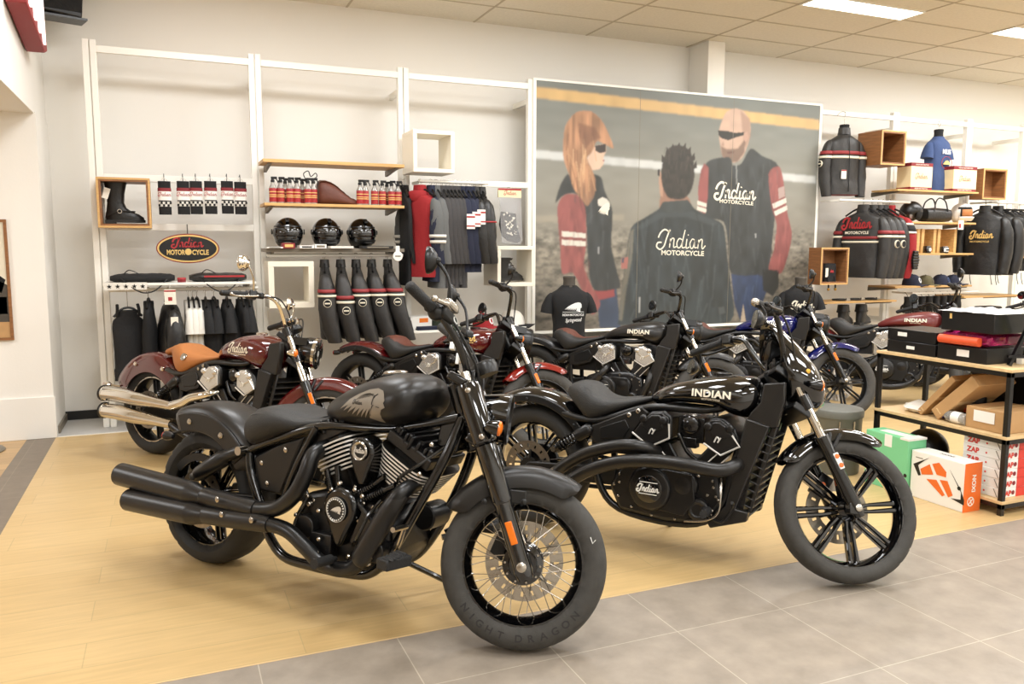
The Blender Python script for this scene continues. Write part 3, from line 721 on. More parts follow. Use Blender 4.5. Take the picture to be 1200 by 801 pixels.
    # rear fender
    if bobber:
        f = fender(root, H0, .405, .20, 32, 123, I, 'rear_fender', rfend, .2)
        for s in (-1, 1):
            b = MB(); A = [math.radians(36+i*8) for i in range(11)]
            b.prism([(.40*math.cos(a), .325+.385*math.sin(a)) for a in A]+[((.355+.012*(i % 2)*0)*math.cos(a), .325+.345*math.sin(a)) for i, a in reversed(list(enumerate(A)))], s*.095, s*.115)
            o = b.build('fender_strut', strut, root, bevel=.005)
            b = MB()
            for a in (44, 92, 112): bolt(b, (.375*math.cos(math.radians(a)), s*.115, .325+.362*math.sin(math.radians(a))), .008, (0, s, 0))
            each(b, 'strut_bolt', 'black_plastic', o)
            b = MB(); b.tube([(-.13, s*.06, .67), (-.2, s*.075, .66), (-.24, s*.08, .64)], .009, 8, 3); b.build('plate_bracket', 'satin_black', f)
            signal(root, V((-.2, s*.13, .64)), (-1, 0, 0), 'satin_black', 'red_lens', .02, V((-.16, s*.05, .66)))
    else:
        f = fender(root, H0, .40, .21, 32, 158, I, 'rear_fender', rfend, .62)
        b = MB()
        for s in (-1, 1):
            for a in (62, 112): bolt(b, (.345*math.cos(math.radians(a)), s*.106, .325+.345*math.sin(math.radians(a))), .017, (0, s, 0), .014)
        each(b, 'fender_bolt', 'chrome', f)
        b = MB(); b.lathe([(.04, 0), (.036, .02), (.001, .03)], (-.36, 0, .56), (-1, 0, .3), 20); b.build('tail_lamp', 'red_lens', root)
        for s in (-1, 1): signal(root, V((-.43, s*.12, .47)), (-1, 0, 0), 'chrome', 'red_lens', .026, V((-.3, s*.1, .47)))
    # exhaust
    def pipe(pts, r, m, end=True, name='exhaust_pipe', k=6):
        b = MB(); b.tube(pts, r, 18, k); o = b.build(name, m, root, angle=50)
        if end:
            d = (V(pts[0])-V(pts[1])).normalized(); r0 = r if not isinstance(r, (list, tuple)) else r[0]
            b = MB(); b.lathe([(r0*1.04, -.022), (r0*1.06, 0), (r0*.85, .002), (r0*.8, -.02)], V(pts[0])+d*.001, d, 20, closed=True); b.build('pipe_tip', 'brushed' if fairing else m, o)
            b = MB(); b.lathe([(r0*.82, -.012), (.001, -.012)], V(pts[0])+d*.001, d, 20); b.build('pipe_mouth', 'black_plastic', o)
        return o
    if fairing:
        pipe([(.235, -.245, .335), (.30, -.245, .395), (.414, -.245, .466), (.548, -.24, .513), (.64, -.235, .528), (.70, -.21, .52), (.74, -.15, .5)], .031, pipes)
        pipe([(.325, -.265, .312), (.43, -.265, .383), (.583, -.265, .443), (.755, -.262, .472), (.921, -.26, .474), (1.06, -.24, .466), (1.12, -.2, .485), (1.13, -.12, .5)], .033, pipes)
    elif bobber:
        pipe([(.2, -.2, .25), (.45, -.2, .26), (.62, -.2, .36), (.72, -.19, .47), (.74, -.13, .52)], [.03, .034, .03, .026], pipes)
        o = pipe([(-.12, -.215, .2), (.3, -.21, .2), (.55, -.21, .175), (.85, -.2, .165), (1.02, -.19, .25), (1.1, -.18, .42), (1.09, -.12, .5)], [.042, .045, .04, .028, .026, .026, .024], pipes)
        b = MB(); b.tube([(.46, -.215, .285), (.6, -.23, .345), (.7, -.22, .44)], .039, 16, 5); b.build('heat_shield', 'matte_black', root)
    else:
        for dz, dy, L in ((.425, -.225, -.30), (.305, -.24, -.27)):
            o = pipe([(L, dy, dz), (L+.18, dy, dz), (.08, dy, dz-.012), (.26, dy+.01, dz-.02), (.42, dy+.02, dz-.03)], [.053, .055, .05, .036, .03], 'chrome', k=5)
            b = MB(); b.lathe([(.057, -.004), (.06, 0), (.057, .016), (.05, .016)], (L-.002, dy, dz), (1, 0, 0), 24, closed=True); b.build('tip_ring', 'satin_black', o)
        pipe([(.40, -.205, .40), (.5, -.205, .43), (.58, -.2, .47), (.7, -.18, .5), (.74, -.12, .52)], [.034, .034, .03, .026, .026], 'chrome', False, 'heat_shield')
        pipe([(.40, -.21, .27), (.6, -.2, .2), (.85, -.19, .17), (1.02, -.18, .27), (1.09, -.17, .44), (1.09, -.1, .5)], .027, 'satin_black', False, 'header_pipe')
    # pegs, stand, belt
    for s in (-1, 1):
        b = MB(); b.tube([(.98, s*.17, .27), (1.02, s*.24, .27)], .012, 8); b.tube([(1.02, s*.22, .272), (1.03, s*.33, .275)], .019, 10); p = b.build('foot_peg', 'grip', root)
        b = MB(); b.tube([(.99, s*.18, .25), (1.08, s*.2, .22), (1.13, s*.21, .30), (1.135, s*.25, .33)], .008, 8, 3); b.build('foot_lever', 'satin_black', root)
    b = MB(); b.tube([(.62, .16, .17), (.66, .27, .09), (.68, .33, .018)], .012, 8, 3); b.box((.68, .345, .014), (.06, .05, .01)); b.build('kickstand', 'satin_black', root)
    b = MB(); b.tube([(.0, .1, .425), (.62, .13, .36), (.66, .13, .31), (.62, .13, .25), (.0, .1, .225), (-.1, .1, .325)], .012, 6, 4, closed=False); b.build('drive_belt', 'rubber_dark', root)
    return root
TH = -51
scout('motorcycle', 'gloss black motorcycle with a small headlight fairing and raised curved exhausts, at front right', (1.785, 3.905), -52.5, 38, 'gloss_black', head='engine_black', fairing=True, wheel='gloss_black', strut='satin_black', R1=.325, w1=.115)
scout('motorcycle', 'maroon motorcycle with a tan leather seat and chrome exhausts, at far left', (-.125, 6.32), -52, 30, 'maroon', seat='tan_leather', bobber=False, letters=('Indian', 'letter_cream'), bars='stem', wheel='satin_black', edge='steel', spokes=10)
scout('motorcycle', 'dark red motorcycle with a brown-topped seat, parked behind the matte black one', (1.40, 6.40), -49, 46, 'maroon', fend='burnt_red', rfend='maroon', seat='seat_brown', letters=('Indian', 'letter_gold'), rise=.05)
scout('motorcycle', 'flat black motorcycle with chrome cylinder heads, in front of the wall poster', (2.918, 6.414), -49, 34, 'tank_black', seat='seat_brown')
scout('motorcycle', 'blue motorcycle with white tank lettering, between the flat black and matte red ones', (4.40, 6.56), -51, 34, 'deep_blue', letters=('Indian', 'letter_white'), seat='seat_brown')
scout('motorcycle', 'matte red motorcycle partly behind the shelf table, tank lettered in cream', (5.956, 6.352), -51, 34, 'matte_red', fend='matte_red')
scout('motorcycle', 'bright red motorcycle cut by the right edge of the photo behind the easel', (7.5, 6.3), -51, 34, 'burnt_red', letters=('Indian', 'letter_white'))
def chief():
    root = thing('motorcycle', 'matte black motorcycle with wire-spoked front wheel and tank headdress emblem, nearest the camera', 'motorcycle', (.153, 3.998, 0), (math.radians(-6), 0, math.radians(-53)))
    WB = 1.67; R1 = .315; AX = V((.40, 0, -.9165)); H1 = V((WB, 0, R1)); H0 = V((0, 0, .32))
    NK = V((1.41-.045, 0, .918-.02)); S = T(*NK) @ Matrix.Rotation(math.radians(-28), 4, AX) @ T(*-NK)
    wh = rim(root, H0, .32, .19, None, 'rear_wheel', 'gloss_black', 8, None, .03); tyre(wh, H0, .32, .19, None, m='rubber_dark', n=120); disc(wh, H0, -.1, .09, .14, None)
    # spoked front wheel
    b = MB(S); R = R1; h = .045
    b.lathe([(R*.735, -h), (R*.74, -h-.006), (R*.70, -h-.006), (R*.66, -h*.75), (R*.63, -h*.3), (R*.62, 0), (R*.63, h*.3), (R*.66, h*.75), (R*.70, h+.006), (R*.74, h+.006), (R*.735, h)], H1, n=72, closed=True)
    wh = b.build('front_wheel', 'gloss_black', root, angle=30)
    tyre(wh, H1, R, .135, S, m='rubber')
    b = MB(S); b.lathe([(.02, -.075), (.05, -.075), (.056, -.06), (.075, -.055), (.078, -.045), (.045, -.035), (.042, 0), (.045, .035), (.078, .045), (.075, .055), (.05, .07), (.02, .07)], H1, n=36); hub = b.build('hub', 'gloss_black', wh)
    b = MB(S)
    for k in range(10): a = k*PI/5; bolt(b, H1+V((.066*math.cos(a), -.057, .066*math.sin(a))), .0065)
    each(b, 'hub_bolt', 'steel', wh)
    for k in range(40):
        a = 2*PI*k/40; sd = 1 if k % 2 else -1; d = .16 if (k//2) % 2 else -.16; c0 = V((.074*math.cos(a+d*2.2), sd*.048, .074*math.sin(a+d*2.2))); c1 = V((R*.63*math.cos(a), sd*.012, R*.63*math.sin(a)))
        b = MB(S); b.tube([H1+c0, H1+c0.lerp(c1, .93), H1+c1], [.0019, .0019, .0034], 5); b.build('spoke', 'steel', wh)
    disc(wh, H1, .078, .10, .152, S, 'steel', 'steel', 20)
    b = MB(S); ra = R*.835
    for ch, a in zip('NIGHTDRAGON', (222, 231, 239, 248, 258, 273, 283, 293, 303, 313, 323)):
        a = math.radians(a); vs, fs, w = text_mesh(ch, .03); k = .026
        e = V((-math.sin(a), 0, math.cos(a))); u = V((-math.cos(a), 0, -math.sin(a))); u = u
        c = H1+V((ra*math.cos(a), -.0682, ra*math.sin(a)))
        b.add([c+e*x*k*1.1+u*(y-.5)*k for x, y in vs], fs)
    b.build('tire_lettering', 'rubber_dark', wh)
    b = MB(S); a = math.radians(25); c = H1+V((R*.87*math.cos(a), -.0685, R*.87*math.sin(a))); b.tube([c+V((-.008, 0, .012)), c+V((.002, 0, -.01)), c+V((.012, 0, .004))], .0018, 5); b.build('chalk_mark', 'letter_white', wh)
    # fork
    def leg(s):
        p = lambda z: H1+AX*-((z-R1)/.9165)+V((0, s*.12, 0))
        b = MB(S); b.tube([p(.27), p(.30), p(.33), p(.52), p(.55)], [.028, .036, .034, .034, .037], 18); o = b.build('fork_leg', 'gloss_black', root)
        b = MB(S); b.tube([p(.53), p(.545), p(.735), p(.74)], [.036, .041, .041, .036], 20); b.tube([p(.745), p(.75), p(.935), p(.955), p(.965)], [.045, .05, .05, .046, .03], 22); b.build('fork_cover', 'gloss_black', o)
        b = MB(S); b.tube([p(.94), p(1.0)], .024, 14); b.build('fork_tube', 'steel', o)
        for z in (.93, .765): b = MB(S); c = p(z); bolt(b, c+V((0, s*.05, 0)), .011, (0, s, 0)); each(b, 'cover_bolt', 'steel', o)
        b = MB(S); b.box(p(.43)+V((.0, s*.036, 0)), (.026, .007, .085), roty(-.41).to_3x3()); b.build('reflector', 'amber', o, bevel=.003)
        b = MB(S); b.lathe([(.02, 0), (.018, .014), (.01, .018), (.001, .018)], H1+V((0, s*.155, -.0)), (0, s, 0), 16); b.cyl(H1, H1+V((0, s*.156, 0)), .016, n=12); b.build('axle_cap', 'steel', o)
        b = MB(S)
        b.box(p(.56)+V((.05, -s*.012, .0)), (.09, .012, .05)); bolt(b, p(.55)+V((.085, s*.0, -.005)), .012, (0, s, 0)); bolt(b, p(.55)+V((-.06, s*.0, -.02)), .012, (0, s, 0)); each(b, 'fender_bracket', 'satin_black', o, bevel=.004)
    pair(leg)
    b = MB(S)
    for z in (.74, .965): b.box(H1+AX*-((z-R1)/.9165)-V((.02, 0, 0)), (.11, .30, .035), roty(.41).to_3x3())
    b.build('triple_clamp', 'frame_black', root, bevel=.008)
    b = MB(S); c = H1+V((-.1, .1, .05)); b.box(c, (.07, .05, .11), roty(.3).to_3x3()); b.box(c+V((.02, .02, 0)), (.04, .03, .08)); b.build('brake_caliper', 'satin_black', root, bevel=.01)
    b = MB(S); b.tube([H1+V((-.1, .1, .1)), H1+V((-.14, .1, .35)), (1.38, .06, .75), (1.36, .05, .9)], .006, 8, 5); b.build('brake_hose', 'black_plastic', root)
    fender(root, H1, R+.035, .18, 58, 150, S, 'front_fender', 'matte_black', .38)
    # headlamp and signals
    hc = V((1.525, 0, .85))
    b = MB(S); b.lathe([(.001, -.13), (.055, -.12), (.085, -.07), (.096, -.01), (.098, .03)], hc, (1, 0, -.04), 32); o = b.build('headlight', 'gloss_black', root, angle=50)
    b = MB(S); b.lathe([(.09, .022), (.06, .026), (.001, .028)], hc, (1, 0, -.04), 32); b.build('headlight_lens', 'lens', o)
    b = MB(S); b.lathe([(.09, .022), (.092, .036), (.099, .036), (.1, .026), (.096, .026)], hc, (1, 0, -.04), 32); b.build('headlight_ring', 'satin_black', o)
    for s in (-1, 1): signal(root, tf(S, (1.53, s*.19, .80)), S.to_3x3() @ V((1, 0, -.1)), 'gloss_black', 'amber', .03, tf(S, (1.49, s*.13, .81)))
    # bars
    B = lambda s: [(1.385, s*.03, 1.0), (1.385, s*.11, 1.005), (1.355, s*.2, 1.085), (1.295, s*.27, 1.17), (1.25, s*.305, 1.205), (1.22, s*.345, 1.23), (1.18, s*.395, 1.255)]
    b = MB(S)
    for s in (-1, 1): b.tube(B(s), .0145, 14, 6); b.box((1.385, s*.05, .985), (.05, .035, .07))
    b.build('handlebar', 'frame_black', root, bevel=.004)
    def ctl(s):
        Q = [V(q) for q in B(s)]; d = (Q[6]-Q[4]).normalized(); g0 = Q[4]; M3 = Matrix(((d.x, -d.y, 0), (d.y, d.x, 0), (d.z, 0, 1)))
        b = MB(S); b.tube([g0, g0+d*.01, g0+d*.02, g0+d*.12, g0+d*.13, g0+d*.135], [.024, .026, .0205, .0205, .019, .012], 18); b.build('grip', 'grip', root, angle=50)
        b = MB(S); b.sph(g0-d*.03, (.034, .034, .034), 14, 10); b.box(g0-d*.035+V((.03, 0, -.005)), (.06, .05, .045), M3); b.build('switch_housing', 'satin_black', root, bevel=.01)
        b = MB(S); b.tube([g0-d*.05+V((.035, 0, .02)), g0+V((.055, -s*.0, .015)), g0+d*.03+V((.058, 0, .005)), g0+d*.065+V((.055, 0, -.005))], [.013, .012, .01, .01], 12, 5); b.sph(g0+d*.068+V((.055, 0, -.005)), .013, 12, 8); b.build('lever', 'steel', root)
        b = MB(S); b.box(g0-d*.045+V((.04, 0, .035)), (.06, .045, .03), M3); b.build('fluid_reservoir', 'steel' if s < 0 else 'satin_black', root, bevel=.008)
        base = g0-d*.045+V((.04, 0, .04)); top = base+V((-.10, s*.02, .155))
        mirror(root, tf(S, base), tf(S, top), S.to_3x3() @ V((-1, -s*.05, -.05)), .052, ov=.85)
        b = MB(S); b.tube([g0-d*.06+V((.02, 0, -.02)), Q[3]+V((.03, -s*.015, 0)), Q[2]+V((.03, -s*.01, 0)), (1.43, s*.1, .98), (1.40, s*.07, .82)], .005, 6, 5); b.build('control_cable', 'black_plastic', root)
    pair(ctl)
    b = MB(S); b.lathe([(.05, -.02), (.056, .012), (.05, .03), (.035, .036), (.001, .038)], (1.44, 0, 1.03), (-.45, 0, .89), 24); b.build('gauge', 'satin_black', root)
    b = MB(S); b.box((1.26, .27, 1.155), (.02, .05, .03)); b.box((1.29, .25, 1.10), (.012, .022, .045)); each(b, 'paper_tag', 'letter_white', root)
    # frame
    for s in (-1, 1):
        b = MB(); b.tube([(1.40, s*.05, .84), (1.36, s*.1, .68), (1.26, s*.13, .47), (1.15, s*.135, .28), (1.06, s*.135, .19), (.95, s*.135, .165), (.74, s*.135, .155), (.58, s*.135, .165), (.48, s*.135, .25), (.43, s*.135, .36), (.36, s*.135, .50), (.34, s*.13, .58)], .021, 12, 5); b.build('frame_tube', 'frame_black', root)
        b = MB(); b.tube([(.30, s*.125, .575), (.495, s*.13, .655), (.76, s*.13, .745), (1.1, s*.09, .77), (1.38, s*.04, .84)], .018, 12, 5); b.build('frame_tube', 'frame_black', root)
        b = MB(); b.tube([(.74, s*.14, .74), (.64, s*.145, .56), (.57, s*.14, .40)], .017, 10, 4); b.build('frame_tube', 'frame_black', root)
        b = MB(); b.prism([(.38, .42), (.37, .57), (.52, .645), (.66, .69), (.60, .56), (.54, .42)], s*.105, s*.13); p = b.build('side_panel', 'satin_black', root, bevel=.012)
        b = MB()
        for x, z in ((.42, .545), (.56, .62), (.46, .46)): bolt(b, (x, s*.13, z), .012, (0, s, 0))
        each(b, 'panel_bolt', 'steel', p)
        b = MB(); b.prism([(-.06, .30), (-.03, .355), (.05, .37), (.42, .40), (.45, .34), (.1, .28), (0, .27)], s*.125-.014, s*.125+.014); b.build('swingarm', 'satin_black', root, bevel=.006)
        b = MB(); b.tube([(.02, s*.15, .43), (.05, s*.15, .45), (.2, s*.15, .54), (.215, s*.15, .55), (.32, s*.15, .59)], [.024, .036, .04, .026, .026], 18); o = b.build('shock_absorber', 'satin_black', root, angle=50)
        b = MB(); q = V((.32, s*.15, .59)); b.cyl(q-V((0, .03, 0)), q+V((0, .03, 0)), .02, n=12); q = V((.03, s*.15, .435)); b.cyl(q-V((0, .03, 0)), q+V((0, .03, 0)), .016, n=12); each(b, 'shock_bolt', 'steel', o)
    b = MB(); A = [math.radians(60+i*9) for i in range(10)]
    b.prism([(.21*math.cos(a), .32+.21*math.sin(a)) for a in A]+[(.175*math.cos(a), .32+.175*math.sin(a)) for a in reversed(A)], -.115, -.105); b.build('belt_guard', 'satin_black', root)
    b = MB(); b.cyl(NK+AX*.2, NK-AX*.08, .04, n=18); b.prism([(1.42, .86), (1.30, .82), (1.28, .72), (1.38, .70)], -.05, .05); b.build('steering_head', 'frame_black', root, bevel=.01)
    # engine
    b = MB(); b.prism([(.66, .24), (.74, .18), (1.08, .18), (1.16, .27), (1.15, .4), (1.05, .48), (.86, .5), (.7, .46), (.64, .36)], -.15, .15); eng = b.build('engine', 'engine_black', root, bevel=.025)
    b = MB(); P = [(.935+.085*math.cos(math.radians(a)), .44+.085*math.sin(math.radians(a))) for a in range(-20, 201, 20)]+[(.885, .36), (.92, .285), (.95, .285), (.985, .36)]
    b.prism(P, -.14, -.205); cam_ = b.build('cam_cover', 'frame_black', eng, bevel=.016)
    b = MB(); b.lathe([(.05, 0), (.05, .008), (.044, .012), (.036, .009), (.001, .009)], (.931, -.205, .437), (0, -1, 0), 32)
    for k in range(20): a = k*PI/10; b.sph((.931+.041*math.cos(a), -.217, .437+.041*math.sin(a)), .003, 6, 4)
    md = b.build('round_medallion', 'satin_black', cam_, angle=25)
    b = MB(); headdress(b, lambda x, y: (.931+x, -.2155, .437+y), .058); b.build('medallion_head', 'fin_edge', md)
    b = MB()
    for k in range(24): a = k*PI/12; b.sph((.931+.042*math.cos(a), -.218, .437+.042*math.sin(a)), .0038, 6, 4)
    b.lathe([(.0475, .010), (.05, .011), (.05, .008), (.0475, .007)], (.931, -.205, .437), (0, -1, 0), 32, True); b.build('medallion_ring', 'fin_edge', md)
    b = MB()
    for k in range(12): a = k*PI/6+.2; bolt(b, (.9+.22*math.cos(a), -.15, .34+.13*math.sin(a)), .008)
    for z, x in ((.3, 1.05), (.38, 1.1), (.25, .76), (.42, .74)): bolt(b, (x, -.15, z), .014, (0, -1, 0), .02)
    each(b, 'case_bolt', 'steel', eng)
    b = MB(); b.box((1.06, -.15, .36), (.1, .08, .14), roty(.4).to_3x3()); b.cyl((1.12, -.12, .3), (1.12, -.2, .3), .045, n=24); b.cyl((.74, -.12, .33), (.74, -.19, .33), .05, n=24); b.box((.83, -.15, .27), (.12, .08, .1)); b.tube([(1.0, -.17, .47), (1.08, -.19, .43), (1.14, -.17, .34)], .012, 8, 4); b.build('gear_cover', 'engine_black', eng, bevel=.014)
    for k, (bx, ang) in enumerate(((.81, 25), (1.165, -27))):
        a = math.radians(ang); d = V((-math.sin(a), 0, math.cos(a))); p = V((math.cos(a), 0, math.sin(a))); base = V((bx, 0, .635)) if k == 0 else V((bx, 0, .625))
        b = MB(); c = V((.93+(.02 if k else -.02), 0, .42)); rs = []
        for q, hw, hy in ((c, .07, .1), (base-d*.07, .085, .11), (base+d*.07, .095, .115)):
            rs.append([q+p*hw*u+V((0, hy*v, 0)) for u, v in ((-1, -.6), (-.6, -1), (.6, -1), (1, -.6), (1, .6), (.6, 1), (-.6, 1), (-1, .6))])
        b.rings(rs); cy = b.build('cylinder', 'engine_black', root)
        for i in range(8):
            q = base+d*(-.078+.0165*i); w_ = .104+.005*i; hy = .128+.004*i; ring = []
            for j in range(32):
                t = 2*PI*j/32; cc, s_ = math.cos(t), math.sin(t); ring.append((math.copysign(abs(cc)**.55, cc)*w_, math.copysign(abs(s_)**.55, s_)*hy))
            b = MB(); b.m = 1; b.rings([[q+d*e+p*x+V((0, y, 0)) for x, y in ring] for e in (-.0036, .0036)], False, False); b.m = 0
            for e in (-.0037, .0037): b.add([q+d*e+p*x+V((0, y, 0)) for x, y in ring], [tuple(range(32))])
            b.build('cooling_fin', ['satin_black', 'fin_edge'], cy, smooth=False)
        b = MB(); q = base+d*.085; M3 = Matrix((p, (0, 1, 0), d)).transposed()
        b.box(q, (.23, .25, .05), M3)
        for i in range(7): b.box(q+p*(-.1+.033*i)+d*.032, (.014, .27-.05*abs(i-3)/3, .06-.012*abs(i-3)), M3)
        for s in (-1, 1):
            for i in range(4): b.cyl(q+p*(-.085+.057*i)+V((0, s*.1, 0)), q+p*(-.085+.057*i)+V((0, s*.1, 0))+d*.055, .014, n=10)
        b.build('cylinder_head', 'engine_black', cy, bevel=.008)
        for u in (-.028, .028):
            b = MB(); q0 = V((.93+(.05 if k else -.05)+u*.7, -.155, .47)); q1 = base-d*.06+p*(u*1.1)+V((0, -.14, 0)); b.tube([q0, q0.lerp(q1, .1), q0.lerp(q1, .12), q1], [.019, .019, .0135, .0135], 14)
            for i in range(9): r_ = q0.lerp(q1, .2+.06*i); b.lathe([(.0135, -.002), (.018, -.001), (.018, .001), (.0135, .002)], r_, q1-q0, 14)
            b.build('pushrod_tube', 'frame_black', cy)
    b = MB(); P = [(1.02+.062*math.cos(math.radians(a)), .675+.062*math.sin(math.radians(a))) for a in range(-10, 191, 20)]+[(.985, .60), (1.015, .545), (1.04, .545), (1.06, .60)]
    b.prism(P, -.10, -.19); ac = b.build('air_cleaner', 'frame_black', root, bevel=.016)
    b = MB(); b.lathe([(.024, .003), (.036, .003), (.039, .007), (.036, .012), (.03, .01), (.026, .004)], (1.022, -.19, .682), (0, -1, 0), 28, True); b.build('cleaner_ring', 'steel', ac)
    b = MB(); b.lathe([(.026, 0), (.026, .006), (.001, .006)], (1.022, -.19, .682), (0, -1, 0), 28); script(b, lambda x, y: (1.022+x, -.1965, .678+y), .016, .3); b.build('cleaner_badge', 'satin_black', ac); b = MB(); script(b, lambda x, y: (1.022+x, -.1968, .675+y), .022, .3); b.build('cleaner_script', 'fin_edge', ac)
    b = MB()
    for x, y, z in ((.86, -.16, .50), (.90, -.16, .53), (.99, -.17, .52), (1.03, -.17, .50), (1.08, -.16, .46), (.79, -.155, .40), (.76, -.155, .29), (.84, -.2, .30), (1.02, -.17, .40), (1.06, -.2, .30), (1.10, -.2, .25), (1.14, -.17, .36), (.72, -.15, .45), (1.0, -.2, .26), (1.17, -.16, .24), (.66, -.15, .36), (1.28, -.14, .62), (1.33, -.14, .74)): bolt(b, (x, y, z), .010, (0, -1, 0), .012)
    for k in range(8): a = k*PI/4+.3; bolt(b, (.935+.098*math.cos(a), -.16, .44+.098*math.sin(a)), .008)
    each(b, 'engine_bolt', 'steel', root)
    for P_ in ([(1.0, -.18, .30), (1.06, -.23, .35), (1.1, -.22, .44), (1.13, -.18, .50)], [(.72, -.16, .42), (.70, -.2, .34), (.74, -.22, .28), (.86, -.22, .25)], [(1.15, -.1, .55), (1.2, -.16, .60), (1.28, -.13, .66), (1.36, -.06, .74)], [(.66, -.13, .50), (.74, -.17, .53), (.82, -.16, .52)]): b = MB(); b.tube(P_, .0075, 8, 5); b.build('engine_hose', 'frame_black', root)
    b = MB(); b.box((1.10, -.19, .29), (.05, .05, .03)); b.cyl((1.10, -.2, .30), (1.13, -.22, .38), .008, n=8); b.build('brake_linkage', 'steel', root, bevel=.004)
    # tank with emblem
    sec = interp([(.695, .775, .805, .03, .5), (.74, .762, .85, .085, .45), (.80, .756, .885, .125, .42), (.9, .755, .935, .158, .42), (1.03, .762, .98, .178, .42), (1.13, .775, .992, .184, .44), (1.19, .80, .982, .165, .5), (1.225, .835, .955, .12, .5), (1.24, .87, .925, .06, .5)], 4)
    b = MB(); b.rings(tank_loft(sec, 36, 2.3)); tk = b.build('fuel_tank', 'matte_black', root, angle=60)
    for s in (-1, 1):
        f = lambda x, y, s=s: (1.0+x, s*(side_y(sec, 1.0+x, .868+y, 2.3)+.0025), .868+y)
        b = MB(); headdress(b, f, .255); b.build('headdress_emblem', 'badge_silver', tk)
        b = MB(); script(b, lambda x, y: (lambda q: (q[0], q[1]+s*.0012, q[2]))(f(x-.02, y-.006)), .017, .22); b.build('emblem_lettering', 'satin_black', tk)
        b = MB()
        f2 = lambda x, y: (lambda q: V((q[0], q[1]+s*.0012, q[2])))(f(x, y))
        for i in range(5): b.tube([f2(-.03+.016*i, .012+.004*i), f2(.005+.013*i, .035+.002*i), f2(.045+.007*i, .044-.004*i)], .001, 4, 3)
        b.tube([f2(.06, .0), f2(.066, .03), f2(.085, .045)], .0016, 4, 3); b.tube([f2(.05, -.045), f2(.062, -.01), f2(.07, .0)], .0014, 4, 3); b.tube([f2(.085, -.005), f2(.1, -.007)], .0018, 4)
        each(b, 'emblem_line', 'satin_black', tk)
    b = MB(); b.lathe([(.05, -.012), (.052, .006), (.045, .012), (.03, .015), (.001, .015)], (1.03, 0, .982), (-.1, 0, 1), 32); o = b.build('fuel_cap', 'steel', tk)
    b = MB(); b.lathe([(.052, -.012), (.057, -.004), (.053, .002)], (1.03, 0, .982), (-.1, 0, 1), 32); b.build('cap_ring', 'frame_black', tk)
    # seat
    ss = interp([(.292, .66, .70, .1, .5), (.31, .62, .745, .14, .5), (.36, .60, .778, .17, .5), (.45, .63, .795, .185, .55), (.54, .675, .788, .175, .55), (.61, .695, .768, .145, .5), (.68, .72, .766, .105, .5), (.74, .742, .77, .07, .5), (.79, .75, .768, .04, .5)], 4)
    b = MB(); b.rings(tank_loft(ss, 28, 2.7)); st = b.build('seat', 'seat_black', root, angle=60)
    rs = []
    for x, z0, z1, hw, _ in ss[6:-8]: rs.append([(x, hw*u, z1+.005-.018*abs(u)**2-(0 if abs(u) < .7 else .02)) for u in (-.84, -.6, -.3, 0, .3, .6, .84)]+[(x, hw*u, z1-.03) for u in (.6, 0, -.6)])
    b = MB(); b.rings(rs); b.build('seat_insert', 'seat_black', st, angle=70)
    b = MB(); b.tube([V(r[0])+V((0, 0, .002)) for r in rs], .0022, 5); b.tube([V(r[6])+V((0, 0, .002)) for r in rs], .0022, 5); each(b, 'seam', 'cloth_grey', st)
    f = fender(root, H0, .432, .265, 27, 119, None, 'rear_fender', 'matte_black', .46)
    for s in (-1, 1):
        b = MB(); A = [math.radians(38+i*7.2) for i in range(11)]
        b.prism([(.405*math.cos(a), .32+.405*math.sin(a)) for a in A]+[(.315*math.cos(a), .32+.315*math.sin(a)) for a in reversed(A)], s*.128, s*.142); o = b.build('fender_rail', 'matte_black', root, bevel=.006)
        b = MB()
        for a in (62, 97): bolt(b, (.36*math.cos(math.radians(a)), s*.142, .32+.36*math.sin(math.radians(a))), .015, (0, s, 0), .012)
        each(b, 'fender_bolt', 'steel', o)
        signal(root, V((-.17, s*.17, .60)), (-1, 0, 0), 'satin_black', 'red_lens', .022, V((-.1, s*.13, .63)))
    # exhaust
    def pipe(name, pts, r, m, k=6, mouth=False, parent=root):
        b = MB(); b.tube(pts, r, 24, k); o = b.build(name, m, parent, angle=50)
        if mouth:
            d = (V(pts[0])-V(pts[1])).normalized(); b = MB(); b.lathe([(r[0]*.98, 0), (r[0]*1.0, .004), (r[0]*.86, .006), (r[0]*.8, -.03), (.001, -.03)], V(pts[0]), d, 28); b.build('muffler_mouth', 'satin_black', o)
        return o
    pipe('muffler', [(-.39, -.24, .394), (.10, -.24, .38), (.115, -.24, .38), (.165, -.238, .377), (.2, -.235, .375)], [.054, .054, .054, .042, .038], 'matte_black', 1, True)
    pipe('header_pipe', [(.18, -.235, .375), (.35, -.228, .37), (.50, -.222, .37), (.62, -.22, .395), (.71, -.22, .465), (.755, -.21, .55), (.765, -.18, .63), (.77, -.1, .66)], .034, 'satin_black')
    pipe('heat_shield', [(.19, -.236, .378), (.21, -.236, .378), (.34, -.232, .373), (.46, -.226, .37), (.50, -.224, .37)], [.038, .041, .041, .04, .036], 'matte_black', 3)
    pipe('muffler', [(-.285, -.265, .293), (.14, -.265, .303), (.155, -.265, .303), (.2, -.26, .305), (.235, -.255, .306)], [.052, .052, .052, .042, .038], 'matte_black', 1, True)
    pipe('header_pipe', [(.21, -.255, .306), (.40, -.25, .315), (.56, -.24, .325), (.69, -.232, .315), (.79, -.226, .262), (.87, -.22, .215), (.97, -.215, .205), (1.05, -.21, .24), (1.12, -.205, .36), (1.18, -.2, .47), (1.225, -.18, .545), (1.235, -.1, .57)], .031, 'satin_black')
    pipe('heat_shield', [(.22, -.256, .306), (.24, -.255, .307), (.42, -.25, .316), (.54, -.242, .324), (.60, -.239, .325)], [.037, .04, .04, .039, .034], 'matte_black', 3)
